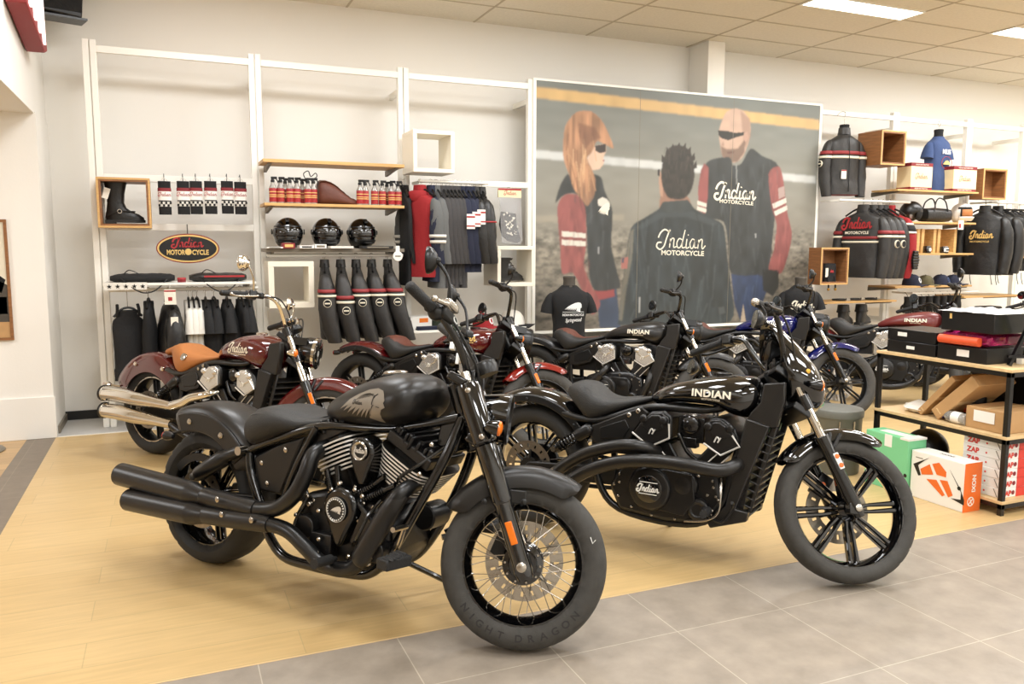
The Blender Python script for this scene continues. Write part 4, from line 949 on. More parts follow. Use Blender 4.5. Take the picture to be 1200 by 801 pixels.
    pipe('heat_shield', [(1.06, -.214, .255), (1.075, -.212, .275), (1.12, -.207, .355), (1.17, -.202, .44), (1.205, -.192, .505), (1.225, -.17, .54)], [.034, .041, .042, .042, .038, .034], 'matte_black', 4)
    b = MB()
    for x, z in ((.36, .335), (.54, .342), (.33, .395)): bolt(b, (x, -.285, z), .013, (0, -1, 0))
    each(b, 'shield_bolt', 'steel', root)
    # controls, stand
    for s in (-1, 1):
        b = MB(); b.tube([(1.2, s*.15, .3), (1.32, s*.28, .335)], .013, 8); o = b.build('peg_mount', 'frame_black', root)
        b = MB(); b.box((1.33, s*.34, .335), (.06, .12, .04), rotz(s*.2).to_3x3())
        for i in range(5): b.box((1.325+.003*i, s*(.295+.023*i), .357), (.058, .012, .012), rotz(s*.2).to_3x3())
        b.build('foot_peg', 'grip', root, bevel=.006)
        b = MB(); b.tube([(1.2, s*.17, .32), (1.25, s*.21, .36), (1.28, s*.22, .43)], .009, 8, 3); b.tube([(1.28, s*.21, .43), (1.285, s*.3, .435)], .011, 8); b.build('foot_lever', 'steel' if s < 0 else 'frame_black', root)
    b = MB(); b.cyl((.93, -.2, .235), (.94, -.3, .24), .012, n=10); b.tube([(.94, -.24, .245), (.945, -.34, .25)], .02, 12); b.build('passenger_peg', 'grip', root)
    b = MB(); b.tube([(1.05, .14, .16), (1.12, .25, .09), (1.17, .36, .02)], .012, 8, 4); b.box((1.175, .375, .015), (.06, .05, .01)); b.build('kickstand', 'frame_black', root)
    b = MB(); b.cyl((1.22, -.02, .42), (1.22, .1, .42), .055, n=24); b.build('regulator', 'satin_black', root, bevel=.006)
    return root
chief()
# ------------------------------------------------------------------ shop goods
YR, YS = 7.08, 6.98                       # clothes rails and shelf fronts
def crate(name, label, px0, px1, m, Y=YS, depth=.36, th=.025, back=None, cat='box shelf', rot=0):
    """open box seen with its front corners at px0 (top left) and px1 (bottom right)"""
    a, c = at(*px0, Y), at(*px1, Y); w = c.x-a.x; h = a.z-c.z
    t = thing(name, label, cat, (a.x, Y, c.z), (0, 0, rot))
    b = MB(); b.bb((0, 0, 0), (w, depth, th)); b.bb((0, 0, h-th), (w, depth, h)); b.bb((0, 0, th), (th, depth, h-th)); b.bb((w-th, 0, th), (w, depth, h-th)); b.build('box_frame', m, t, bevel=.002)
    if m == 'walnut': b = MB(); e_ = th*.5; b.bb((-.001, -.004, -.001), (w+.001, .004, e_)); b.bb((-.001, -.004, h-e_), (w+.001, .004, h+.001)); b.bb((-.001, -.004, e_), (e_, .004, h-e_)); b.bb((w-e_, -.004, e_), (w+.001, .004, h-e_)); b.build('front_edge', 'oak', t)
    if back: b = MB(); b.bb((th, depth-.012, th), (w-th, depth-.002, h-th)); b.build('back_panel', back, t)
    return a.x, c.x, c.z+th, a.z
def shelf(label, pxl, pxr, m='oak', Y=YS, depth=.36, th=.022, brk=True, name='wall_shelf'):
    a, c = at(*pxl, Y), at(*pxr, Y); z = (a.z+c.z)/2
    t = thing(name, label, 'shelf', (0, 0, 0)); b = MB(); b.bb((a.x, Y, z-th), (c.x, Y+depth, z)); b.build('board', m, t, bevel=.002)
    if brk:
        for x in (a.x+.06, c.x-.06): b = MB(); b.prism([(Y+.03, z-th-.012), (Y+depth+.05, z-th-.05), (Y+depth+.05, z-th), (Y+.03, z-th)], x-.012, x+.012, lambda p, q, s: (s, p, q)); b.build('bracket', 'trim_grey', t)
    return z
def hangrail(label, xa, xb, z, Y=YR):
    t = thing('clothes_rail', label, 'clothes rail'); b = MB(); b.tube([(xa, Y, z), (xb, Y, z)], .014, 10); b.build('bar', 'white_metal', t)
    for x in (xa+.03, xb-.03): b = MB(); b.bb((x-.01, Y, z-.012), (x+.01, YP, z+.012)); b.build('bar_arm', 'white_metal', t)
def wob(i, z, a): return 1+a*math.sin(i*2.1+z*23)+a*.7*math.sin(i*3.7-z*41+1)
def hanger(t, W, drop=.09, hook=True):
    b = MB(); b.tube([(-.012, 0, -.02), (-.016, 0, .008), (0, 0, .02), (.014, 0, .006), (.0, 0, -.03), (0, 0, -drop+.02)], .0028, 6, 5); h = b.build('hanger_hook', 'steel', t)
    b = MB(); b.tube([(0, -W*.42, -drop-.05), (0, -W*.2, -drop+.005), (0, 0, -drop+.02), (0, W*.2, -drop+.005), (0, W*.42, -drop-.05)], .009, 8, 5); b.build('hanger', 'hanger', t)
def garment(name, label, cat, loc, rot, m, L=.66, W=.46, D=.13, sleeve='long', group=None, stripe=None, patch=None, collar=True, hang=True, chest=None, lining=None, drop=.09, neck=.055, seed=0, bust=False, shape=1., arm=.066, tagm=None, slant=0., arms=None):
    t = thing(name, label, cat, loc, (0, 0, rot), group)
    if hang: hanger(t, W, drop)
    z0 = -drop; e_ = 1 if bust else .72; nx = neck*.85 if bust else .036; P = [(0, neck, nx), (-.02, neck*1.35, nx*1.05), (-.045, W*.30, max(nx, D*.38*e_)), (-.075, W*.43, max(nx, D*.44*e_)), (-.12, W*.475, max(nx, D*.5*e_)), (-.2, W*.47, D*.54*(e_+1)/2), (-.32, W*.455*shape, D*.52), (-.45, W*.45*shape, D*.52), (-L*.85, W*.475*shape, D*.55), (-L, W*.485*shape, D*.56)]
    Q = interp(P, 3); n = 28
    def ring(z, hy, hx, k=1., a=.035):
        r = []
        for j in range(n):
            q = 2*PI*j/n; c, s_ = math.cos(q), math.sin(q); f = wob(j+seed*3, z, a*min(1, max(0, -z*4)))
            r.append(((math.copysign(abs(c)**.8, c)*hx*f)*k, math.copysign(abs(s_)**.85, s_)*hy*(1+(f-1)*.4)*k, z0+z))
        return r
    sh = (lambda r: [(x-(z-z0)*slant, y, z) for x, y, z in r])
    b = MB(); b.rings([sh(ring(*q)) for q in Q]); body = b.build('body', m, t, angle=60)
    if lining: b = MB(); b.rings([ring(-L+.004, P[-1][1], P[-1][2], .97), ring(-L-.005, P[-1][1], P[-1][2], .93)]); b.build('lining', lining, t)
    if collar: b = MB(); rs = [ring(z, neck*f, nx*f, 1, 0) for z, f in ((-.012, 1.2), (.02, 1.12), (.055, 1.05), (.055, .95), (.02, 1.0))]; b.rings(rs); b.build('collar', m, t, angle=60)
    def sl(s):
        if sleeve is None: return
        pth = [(0, s*W*.40, z0-.085), (0, s*W*.485, z0-.13), (0, s*W*.545, z0-.24), (.0, s*W*.56, z0-.40), (.02, s*W*.545, z0-.55), (.035, s*W*.53, z0-.64)]
        rr = [.03, arm*.72, arm*.95, arm*1., arm*.9, arm*.78]
        if sleeve == 'short': pth = [(0, s*W*.40, z0-.085), (0, s*W*.47, z0-.125), (0, s*W*.525, z0-.20), (0, s*W*.555, z0-.265)]; rr = [.03, arm*.75, arm*1.02, arm*1.12]
        S_ = smooth_path(pth, 4); k = len(S_)-1; A = []
        for i, p in enumerate(S_):
            u = i/k*(len(rr)-1); a = min(int(u), len(rr)-2); r = rr[a]+(rr[a+1]-rr[a])*(u-a); tg = (S_[min(i+1, k)]-S_[max(i-1, 0)]).normalized(); e = V((1, 0, 0)); f = tg.cross(e).normalized(); A.append((p, e, f, r))
        def rg(i, g=1., a=.05): p, e, f, r = A[i]; return [p+e*math.cos(2*PI*j/16)*r*g*wob(j+seed, p.z*1.3, a if sleeve == 'long' else .02)*1.05+f*math.sin(2*PI*j/16)*r*g*.9*wob(j+seed, p.z*1.3, a*.5) for j in range(16)]
        b = MB(); b.rings([sh(rg(i)) for i in range(k+1)]); sv = b.build('sleeve', arms or m, t, angle=60)
        if stripe:
            for (zc, h, sm) in stripe:
                b = MB(); rs = []
                for dz in (-h/2, 0, h/2):
                    zz = z0+zc+dz; i = min(range(1, k), key=lambda q: abs(A[q][0].z-zz)); i2 = min(i+1, k) if A[i][0].z > zz else max(i-1, 0)
                    u = (zz-A[i][0].z)/((A[i2][0].z-A[i][0].z) or 1); p = A[i][0].lerp(A[i2][0], u); r = A[i][3]+(A[i2][3]-A[i][3])*u
                    rs.append([p+V((math.cos(2*PI*j/20)*r*1.09*1.05, math.sin(2*PI*j/20)*r*1.05, 0)) for j in range(20)])
                b.rings([sh(r_) for r_ in rs], False, False); b.build('sleeve_stripe', sm, sv, solid=.003)
        if patch and s == -1:
            zc = z0+patch; p = V((-patch*slant, s*(W*.545+arm*.98), zc))
            b = MB(); b.lathe([(.034, -.012), (.034, .004), (.03, .006), (.001, .006)], p, (0, s, 0), 24); q = b.build('sleeve_patch', 'stripe_cream', sv)
            b = MB(); b.lathe([(.029, .004), (.029, .0075), (.001, .0075)], p, (0, s, 0), 24); q2 = b.build('patch_field', 'cloth_black', sv)
            b = MB(); b.box(p+V((0, s*.008, 0)), (.044, .002, .012)); b.build('patch_bar', 'stripe_cream', sv)
    if sleeve: pair(sl)
    if chest:
        for zc, h, sm in chest:
            A = np.array(Q)[::-1]; b = MB(); rs = []
            for dz in (-h/2, h/2): zz = zc+dz; rs.append(ring(zz, np.interp(zz, A[:, 0], A[:, 1]), np.interp(zz, A[:, 0], A[:, 2]), 1.025, .02))
            b.rings(rs, False, False); b.build('chest_stripe', sm, t, solid=.002)
    if tagm: b = MB(); b.box((-.01, -W*.58-.02, z0-.16), (.055, .003, .09)); q = b.build('swing_tag', 'tag', t)
    return t, z0
def torso_bust(t, z0, m='torso', neck=.055):
    b = MB(); b.lathe([(.001, 0), (neck, 0), (neck*.92, .06), (neck*1.0, .1), (neck*.9, .108), (.001, .108)], (0, 0, z0-.02), (0, 0, 1), 20); b.build('bust_neck', m, t)

# --- left bay: boot box, socks, oval sign, folded goods, hanging clothes
xa, xb, zb, _ = crate('wood_box', 'wooden open box on the left rack with a black harness boot in it', (112, 207), (178, 267), 'walnut', Y=7.2, depth=.3, th=.03)
def boot(label, x, y, z, rot, m='leather', h=.36, lace=False, tagc=False, sc=1.):
    t = thing('boot', label, 'boot', (x, y, z+.002), (0, 0, rot)); t.scale = (sc,)*3
    b = MB(); rs = []
    for zz, x0, x1, w in ((.03, -.085, .20, .046), (.055, -.088, .195, .05), (.08, -.085, .16, .05), (.10, -.08, .11, .05), (.13, -.075, .07, .05), (.17, -.07, .055, .05), (.24, -.075, .06, .056), (h-.02, -.085, .075, .064), (h, -.088, .085, .066), (h-.01, -.075, .07, .055)):
        rs.append([((x0+x1)/2+(x1-x0)/2*math.copysign(abs(math.cos(2*PI*j/20))**.8, math.cos(2*PI*j/20)), w*math.copysign(abs(math.sin(2*PI*j/20))**.8, math.sin(2*PI*j/20)), zz) for j in range(20)])
    b.rings(rs); b.build('upper', m, t, angle=60)
    b = MB(); F = lambda k: [((.058+.148*k*math.cos(2*PI*j/24)), .052*k*math.copysign(abs(math.sin(2*PI*j/24))**.7, math.sin(2*PI*j/24))*(1 if j else 1)) for j in range(24)]
    b.prism(F(1), .012, .034, lambda p, q, s: (p, q, s)); b.prism([(-.09, -.04), (-.01, -.045), (-.01, .045), (-.09, .04)], 0, .03, lambda p, q, s: (p, q, s)); b.build('sole', 'rubber_dark', t, bevel=.003)
    b = MB()
    if lace:
        for i in range(5): b.tube([(.135-.022*i, -.02, .09+.04*i-.003*i*i), (.125-.022*i, .02, .105+.04*i-.003*i*i)], .004, 6)
        b.build('laces', 'cloth_black', t)
    else:
        b.tube([(.06+.07*math.cos(a), .054*math.sin(a), .10) for a in np.linspace(-2.6, 2.6, 12)], .006, 6, 2); b.tube([(-.07, -.05, .07), (.02, -.054, .1), (.03, -.054, .1)], .007, 6); b.build('ankle_strap', 'leather', t)
        b = MB(); b.lathe([(.012, 0), (.018, 0), (.018, .006), (.012, .006)], (.02, -.053, .1), (0, -1, 0), 16, True); b.build('strap_ring', 'steel', t)
    if tagc: b = MB(); b.box((-.07, -.075, .24), (.045, .002, .085), roty(.3).to_3x3()); b.build('price_tag', 'tag', t)
boot('black harness boot with a paper tag standing in a wooden box', (xa+xb)/2-.06, 7.35, zb, 0, h=.33, tagc=True)
SOCK = ['first pair of packed black socks from the left on the rail', 'packed black socks left of the middle gap, second from the left', 'packed black socks third from the left, touching the second', 'packed black socks fourth from the left on the rail', 'packed black socks second from the right on the rail', 'packed black socks hanging last on the right, lowest']
for i, (x, y) in enumerate(((192, 208), (214, 208), (229, 208), (246, 208), (265.5, 208), (281, 209))):
    p = at(x, y, 7.3); t = thing('sock_pack', SOCK[i], 'socks', p, group='sock packs on the rail')
    def sk(m, z0, z1, w=.048, nm='sock', par=t, th=.016):
        b = MB(); rs = []
        for k in range(6): z = z0+(z1-z0)*k/5; rs.append([(w*math.copysign(abs(math.cos(2*PI*j/16))**.6, math.cos(2*PI*j/16)), -.012+th*math.sin(2*PI*j/16), z) for j in range(16)])
        b.rings(rs); return b.build(nm, m, par)
    s0 = sk('cloth_black', -.30, -.03); sk('carton_white', -.185, -.085, .051, 'paper_band', t, .019); sk('box_maroon', -.112, -.085, .0515, 'band_top', t, .0195); sk('cloth_white', -.235, -.195, .049, 'check_band', t, .017)
    b = MB()
    for r in range(2):
        for c in range(6):
            if (r+c) % 2: b.box((-.042+.017*c, -.0305, -.205-.02*r), (.016, .003, .018))
    b.build('check_row', 'cloth_black', s0); b = MB(); script(b, lambda x_, y_: (x_, -.0325, -.15+y_), .03); b.build('band_script', 'letter_red', s0)
    b = MB(); b.tube([(0, .095, .02), (0, .03, .02), (0, 0, .03), (0, -.012, .01), (0, -.012, -.03)], .003, 6, 3); b.build('hook', 'hanger', t)
    b = MB(); b.tube([(-.02, -.012, -.02), (.0, -.012, -.005), (.022, -.012, -.02), (.03, -.012, -.035)], .004, 6, 3); b.build('clip', 'cloth_white', t)
# oval enamel sign
p = at(220.5, 291, 7.3); t = thing('oval_sign', 'black oval shop sign with red script hanging on the left rack', 'sign', p)
EL = lambda k, dx=0: [(.245*k*math.cos(2*PI*j/56)-(0), (.245*k-.245+.122)*math.sin(2*PI*j/56)) for j in range(56)]
for k, m, y0, y1, nm in ((1., 'box_maroon', 0, .012, 'sign_plate'), (.965, 'letter_gold', -.002, .006, 'sign_border'), (.91, 'carton_black', -.004, .006, 'sign_field')): b = MB(); b.prism(EL(k), y0, y1); b.build(nm, m, t)
b = MB(); script(b, lambda x, y: (x, -.006, .012+y), .075, .2); b.build('sign_script', 'letter_red', t)
b = MB(); word(b, 'MOTOR', lambda x, y: (-.095+x, -.006, -.05+y), .04, .05, wid=.14); word(b, 'CYCLE', lambda x, y: (.095+x, -.006, -.05+y), .04, .05, wid=.13); b.build('sign_lettering', 'letter_gold', t)
b = MB(); b.lathe([(.027, 0), (.025, .003), (.001, .003)], (0, -.004, -.028), (0, -1, 0), 20); b.build('sign_roundel', 'letter_gold', t)
b = MB(); b.tube([(0, .01, .12), (0, .02, .2)], .004, 6); b.build('hanging_cord', 'torso', t)
z = shelf('white shelf with folded black goods over the hanging clothes on the left', (120, 333), (300, 329), 'white_metal', Y=YS, th=.02)
def folded(label, px0, px1, m, h=.07, cord=True, stripe=None):
    a, c = at(*px0, YS+.03), at(*px1, YS+.03); L = c.x-a.x; t = thing('folded_garment', label, 'clothing', ((a.x+c.x)/2, YS+.16, z))
    b = MB(); rs = []
    for i in range(15):
        u = i/14-.5; f = (1-abs(2*u)**6*.5)
        rs.append([(u*L, .12*math.copysign(abs(math.cos(q))**.6, math.cos(q))*f, max(.001, .034+h*.5*math.copysign(abs(math.sin(q))**.7, math.sin(q))*f*wob(i+j, u, .12))) for j, q in enumerate(np.linspace(0, 2*PI, 20, False))])
    b.rings(rs); b.build('cloth', m, t, angle=60)
    if stripe: b = MB(); b.box((L*.1, -.122, .045), (L*.7, .004, .014)); b.build('trim_band', stripe, t)
    if cord:
        b = MB(); b.tube([(-L*.35, -.1, .05), (-L*.2, -.16, -.02), (0, -.17, -.075), (L*.2, -.16, -.055), (L*.38, -.1, .03)], .005, 6, 5); b.build('drawcord', 'hanger', t)
        b = MB(); b.tube([(-L*.3, -.06, .06), (-L*.2, -.1, .1), (-L*.05, -.11, .07)], .004, 6, 5); b.build('strap', 'hanger', t)
folded('folded black garment with a hanging cord, left on the white shelf', (128, 326), (205, 326), 'cloth_black'); folded('folded black and maroon garment with a hanging cord, right on the white shelf', (222, 326), (290, 326), 'leather', stripe='letter_red')
t = thing('flag_cloth', 'white cloth with black stars laid along the shelf front', 'cloth', (at(121, 331, YS).x, YS-.004, z)); w_ = at(172, 331, YS).x-at(121, 331, YS).x
b = MB(); b.prism([(-.004, -.05), (-.004, .004), (.3, .004), (.3, .0005), (0, .0005), (0, -.05)], 0, w_, lambda p, q, s: (s, p, q)); b.build('fabric', 'cloth_white', t)
for i in range(5):
    b = MB(); c = V((.04+i*w_/5.2, -.006, -.024)); P = [(c.x+(.019 if k % 2 == 0 else .008)*math.sin(k*PI/5), c.z+(.019 if k % 2 == 0 else .008)*math.cos(k*PI/5)) for k in range(10)]; b.prism(P, -.0065, -.003); b.build('star', 'cloth_black', t)
t = thing('red_tin', 'small round red tin between the folded garments', 'tin', (at(213, 328, YS).x, YS+.05, z)); b = MB(); b.lathe([(.001, 0), (.03, 0), (.032, .004), (.032, .024), (.001, .026)], (0, 0, 0), (0, 0, 1), 20); b.build('can', 'box_maroon', t); b = MB(); b.lathe([(.033, .024), (.033, .034), (.03, .038), (.001, .038)], (0, 0, 0), (0, 0, 1), 20); b.build('lid', 'letter_red', t)
zr = z-.06; hangrail('white bar under the left shelf holding black clothes', PX[0]+.06, PX[1]-.06, zr, YR+.05)
def hangat(px, Y=YR+.05, z=zr): q = at(px, 333, Y); return (q.x, Y, z)
garment('tank_top', 'long black sleeveless top hanging face-on at the left end of the rail', 'shirt', hangat(148), -1.35, 'cloth_black', L=.56, W=.25, D=.1, sleeve=None, drop=.16, collar=False, seed=1, neck=.05)
b = MB(); pt = hangat(148)
t2 = [o for o in bpy.data.objects if o.name == 'tank_top'][0]
b.tube([(-.062, .0, -.30), (-.064, .02, -.36), (-.062, -.02, -.38), (-.06, -.03, -.44)], .006, 6, 4); b.tube([(-.062, -.03, -.27), (-.064, -.05, -.36), (-.062, -.06, -.42)], .004, 6, 4); q = b.build('garland_print', 'letter_gold', t2)
for s_ in (-.075, .075): b = MB(); b.tube([(0, s_, -.115), (.02, s_*1.05, -.15), (.01, s_*1.1, -.21)], .012, 8, 4); b.build('shoulder_strap', 'cloth_black', t2)
garment('camisole', 'narrow dark top seen edge-on beside the long black sleeveless top', 'shirt', hangat(173), -.1, 'cloth_black', L=.46, W=.3, D=.11, sleeve=None, collar=False, seed=2)
garment('denim_jacket', 'black denim jacket under a white and red swing tag', 'jacket', hangat(198), .15, 'leather', L=.46, W=.4, D=.2, seed=3, arm=.07, tagm=True)
for i, (px, l) in enumerate(((220, 'white top, left of three white tops on the left rail'), (225, 'white top, middle of three white tops on the left rail'), (230, 'white top, right of three white tops on the left rail'))): garment('white_top', l, 'shirt', hangat(px), .05*i, 'cloth_white', L=.42, W=.34, D=.075, sleeve='short', collar=False, seed=4+i, group='white tops on the left rail', arm=.035)
for i, (px, l, d) in enumerate(((240, 'black shirt just right of the white tops', .15), (250, 'black shirt with an open front, second right of the white tops', .13), (265, 'black tee with grey print, left of the last two black shirts', .17), (281, 'black shirt second from the right end of the left rail', .14), (290, 'black shirt at the right end of the left rail', .12))): garment('black_shirt', l, 'shirt', hangat(px), .1*(i % 2), 'cloth_black', L=.5, W=.38, D=d, sleeve='short', collar=False, seed=8+i, group='black shirts on the left rail', arm=.042, slant=(.1, -.05, .06, .12, .02)[i])
t = thing('swing_card', 'white and red card hanging from the left shelf edge', 'tag', at(199, 339, YS-.02)); b = MB(); b.box((0, 0, -.06), (.085, .002, .12)); b.build('card', 'tag', t); b = MB(); b.box((0, -.0015, -.075), (.03, .001, .03)); b.box((0, -.0015, -.012), (.085, .001, .012)); each(b, 'card_print', 'letter_red', t); b = MB(); b.tube([(0, 0, .0), (0, .01, .05)], .002, 5); b.build('string', 'cloth_white', t)

# --- second bay: shelves, bottles, helmets, jackets
z = shelf('empty upper oak shelf over the red bottles', (308, 186), (474, 192), th=.028)
zB = shelf('oak shelf carrying red bottles and a brown solo seat', (310, 237), (474, 241), th=.024)
zH = shelf('grey shelf carrying three glossy black full-face helmets', (311, 291), (474, 291), 'trim_grey', th=.03)
def bottle(x, y, label):
    t = thing('spray_bottle', label, 'bottle', (x, y, zB), (0, 0, random.uniform(-.5, .5)), 'red-labelled bottles on the oak shelf'); t.scale = (.82, .82, 1)
    b = MB(); b.lathe([(.001, 0), (.036, 0), (.038, .005), (.038, .012)], (0, 0, 0), (0, 0, 1), 20); b.lathe([(.0375, .01), (.0375, .125), (.034, .135), (.02, .158), (.016, .175), (.001, .176)], (0, 0, 0), (0, 0, 1), 20); o = b.build('bottle_body', 'clear_plastic', t)
    b = MB(); b.lathe([(.0385, .012), (.039, .014), (.039, .122), (.0385, .124)], (0, 0, 0), (0, 0, 1), 20, True); b.build('bottle_label', 'bottle_label', t)
    b = MB()
    for zz in (.05, .065, .09): b.lathe([(.0392, zz), (.0396, zz+.001), (.0396, zz+.006), (.0392, zz+.007)], (0, 0, 0), (0, 0, 1), 20, True)
    each(b, 'label_print', 'letter_gold', o)
    b = MB(); b.lathe([(.001, .17), (.02, .172), (.02, .192), (.012, .196), (.012, .205), (.001, .205)], (0, 0, 0), (0, 0, 1), 14); b.box((.014, 0, .208), (.06, .022, .02)); b.tube([(.035, 0, .2), (.05, 0, .18), (.052, 0, .165)], .006, 6, 3); b.build('spray_head', 'black_plastic', t, bevel=.003)
for i, (px, l) in enumerate(((320, 'first red-labelled bottle from the left on the oak shelf'), (329, 'second red-labelled bottle from the left, beside the first'), (340, 'third red-labelled bottle from the left on the oak shelf'), (348, 'fourth red-labelled bottle from the left on the oak shelf'), (361, 'red-labelled bottle second to the left of the brown seat'), (367.5, 'red-labelled bottle just left of the brown seat'), (422, 'first red-labelled bottle right of the brown seat'), (428, 'second red-labelled bottle right of the brown seat'), (439, 'third red-labelled bottle right of the brown seat'), (448, 'fourth red-labelled bottle right of the brown seat'), (459, 'red-labelled bottle second from the right shelf end'), (466.5, 'red-labelled bottle at the right end of the oak shelf'))):
    q = at(px, 230, YS+.09); bottle(q.x, YS+.09+.05*(i % 2)*0, l)
for px, l in ((334.5, 'red-labelled bottle standing behind the second and third from the left'), (354.5, 'red-labelled bottle standing behind the fourth and fifth from the left'), (453.5, 'red-labelled bottle standing behind the pair near the right shelf end')): q = at(px, 230, YS+.2); bottle(q.x, YS+.2, l)
t = thing('lanyard', 'black cord loop tied over bottles near the brown seat', 'cord', (at(363, 215, YS+.09).x, YS+.09, zB+.2)); b = MB(); b.tube([(-.03, 0, 0), (-.05, 0, .05), (-.01, .0, .075), (.01, 0, .03), (.05, 0, .06), (.06, 0, .03), (.02, 0, .005)], .004, 6, 5); b.build('loop', 'hanger', t)
q = at(395, 237, YS+.12); t = thing('saddle', 'brown quilted solo seat lying on the oak shelf among bottles', 'seat', (q.x, YS+.16, zB))
S2 = interp([(-.165, .0, .17, .04, .3), (-.15, .0, .195, .09, .3), (-.10, 0, .20, .12, .3), (-.03, 0, .175, .13, .3), (.05, 0, .11, .12, .3), (.12, 0, .06, .09, .3), (.19, 0, .035, .05, .3), (.205, .005, .025, .02, .5)], 3); b = MB(); b.rings(tank_loft(S2, 24, 3)); b.build('base', 'seat_brown', t, angle=60)
for i in range(9):
    a_, c_ = S2[3+i*2], S2[5+i*2]; b = MB(); b.rings([[(x, hw*u, z1+.006+(.004 if e == 1 else 0)-.02*u*u) for u in (-.8, -.4, 0, .4, .8)]+[(x, hw*u, z1-.03) for u in (.6, -.6)] for e, (x, z0, z1, hw, _) in ((0, a_), (1, [(p+r)/2 for p, r in zip(a_, c_)]), (0, c_))]); b.build('quilt_roll', 'seat_brown', t, angle=70)
def helmet(label, loc, rot, kind='full', m='gloss_black', sc=1., group=None, vis='gloss_black'):
    t = thing('helmet', label, 'helmet', (loc[0], loc[1], loc[2]+.001), (0, 0, rot), group); t.scale = (sc,)*3
    b = MB(); rs = []; n = 36
    for i in range(17):
        ph = PI*i/16; z = -math.cos(ph)*.13; r = max(.004, math.sin(ph)); ring = []
        for j in range(n):
            a = 2*PI*j/n; c, s_ = math.cos(a), math.sin(a); x = .13*r*c; y = .118*r*s_
            if z < -.03 and c > .2 and kind == 'full': x += .03*(c-.2)*min(1, (-z-.03)/.05)*r
            if kind != 'full' and z < -.02 and c > .15: x *= .62
            zz = max(z, -.105)+.01*(c if z < -.09 else 0); ring.append((x, y, zz+.115))
        rs.append(ring)
    b.rings(rs); sh = b.build('shell', m, t, angle=60)
    def patch(nm, a0, a1, z0, z1, k, mm, th=.004, off=.0):
        b = MB(); g = [];N = 18
        for i in range(7):
            z = z0+(z1-z0)*i/6; r = math.sqrt(max(.01, 1-(z/.13)**2)); g.append([V(((.13*k+off)*r*math.cos(a0+(a1-a0)*j/N), .118*k*r*math.sin(a0+(a1-a0)*j/N), z+.115)) for j in range(N+1)])
        b.add([p for r in g for p in r], [(i*(N+1)+j, i*(N+1)+j+1, (i+1)*(N+1)+j+1, (i+1)*(N+1)+j) for i in range(6) for j in range(N)]); return b.build(nm, mm, t, solid=th)
    if kind == 'full':
        patch('visor', -1.25, 1.25, -.022, .052, 1.035, vis); patch('visor_trim', -1.3, 1.3, .052, .062, 1.03, 'satin_black')
        b = MB()
        for s in (-1, 1): b.lathe([(.022, 0), (.02, .008), (.001, .01)], (.02, s*.121, .13), (0, s, 0), 18)
        each(b, 'visor_pivot', 'satin_black', sh)
        b = MB(); b.box((.148, 0, .045), (.02, .07, .012)); b.build('vent', 'satin_black', sh, bevel=.004); b = MB(); b.box((.1, 0, .222), (.05, .03, .012), roty(.6).to_3x3()); b.build('vent', 'satin_black', sh, bevel=.004)
        patch('chin_panel', -.8, .8, -.075, -.045, 1.03, 'satin_black', off=.03)
    elif kind == 'open':
        patch('face_lining', -.9, .9, -.09, .035, .97, 'cloth_black'); patch('edge_trim', -1.0, 1.0, .03, .042, 1.015, 'black_plastic')
        b = MB(); b.box((.02, -.118, .06), (.03, .006, .05)); b.build('side_decal', 'steel', sh)
    else:
        patch('face_opening', -.85, .85, -.05, .05, 1.0, 'black_plastic', off=-.001); patch('brow_stripe', -1.1, 1.1, .05, .075, 1.02, 'cloth_black'); patch('chin_bar', -1., 1., -.09, -.045, 1.12, m, .012, .02); patch('face_lining', -.7, .7, -.04, .045, 1.005, 'tan_leather', .002)
    return t
for px, l, r in ((338, 'glossy black full-face helmet at the left on the grey shelf', -1.75), (382.5, 'glossy black full-face helmet in the middle on the grey shelf', -1.45), (423.5, 'glossy black full-face helmet at the right on the grey shelf', -1.4)): q = at(px, 285, YS+.15); helmet(l, (q.x, YS+.15, zH), r, group='full-face helmets on the grey shelf', sc=1.06)
def packet(label, px, w, h, d, m, pm=None, Y=YS+.0, zz=None, name='flat_packet', cat='packet', rot=.1):
    q = at(px, 290, Y); t = thing(name, label, cat, (q.x, Y, zH if zz is None else zz), (0, 0, rot)); b = MB(); b.bb((-w/2, -d/2, 0), (w/2, d/2, h)); b.build('pack', m, t, bevel=.002)
    if pm: b = MB(); b.bb((-w*.35, -d/2-.001, h*.25), (w*.35, -d/2+.001, h*.75)); b.bb((-w*.3, -d*.3, h-.001), (w*.2, d*.3, h+.001)); b.build('pack_print', pm, t)
packet('small yellow and red carton in front of the left helmet', 337.5, .1, .045, .08, 'box_maroon', 'letter_gold'); packet('white and black packet between the left and middle helmets', 358, .12, .025, .1, 'carton_white', 'carton_black'); packet('white card packet before the middle helmet', 374, .1, .035, .1, 'carton_white', 'trim_grey', Y=YS+.02); packet('folded white sheet between the middle and right helmets', 399, .2, .02, .1, 'cloth_white'); packet('flat black packet before the right helmet', 441, .28, .022, .1, 'carton_black', 'trim_grey')
packet('thin white leaflet at the left end of the grey shelf', 322, .13, .012, .1, 'carton_white', 'carton_black', rot=-.1)
t = thing('tag_holder', 'white plastic tag hanging from the end of the grey shelf', 'tag', at(466, 300, YS-.015)); b = MB(); b.lathe([(.001, 0), (.042, 0), (.045, .004), (.042, .01), (.001, .01)], (0, 0, 0), (0, -1, 0), 24); b.bb((-.018, -.006, .02), (.018, 0, .09)); b.build('plate', 'white_metal', t, bevel=.002); b = MB(); b.box((0, -.011, .0), (.05, .001, .012)); b.build('tag_print', 'trim_grey', t)
zr2 = at(390, 299, YR).z; hangrail('white bar holding the striped black leather jackets', at(313, 299, YR).x, at(472, 299, YR).x, zr2)
crate('cube_box', 'white cube box left of the striped leather jackets', (314, 306), (369, 360), 'white_board', Y=YS, depth=.3, th=.045)
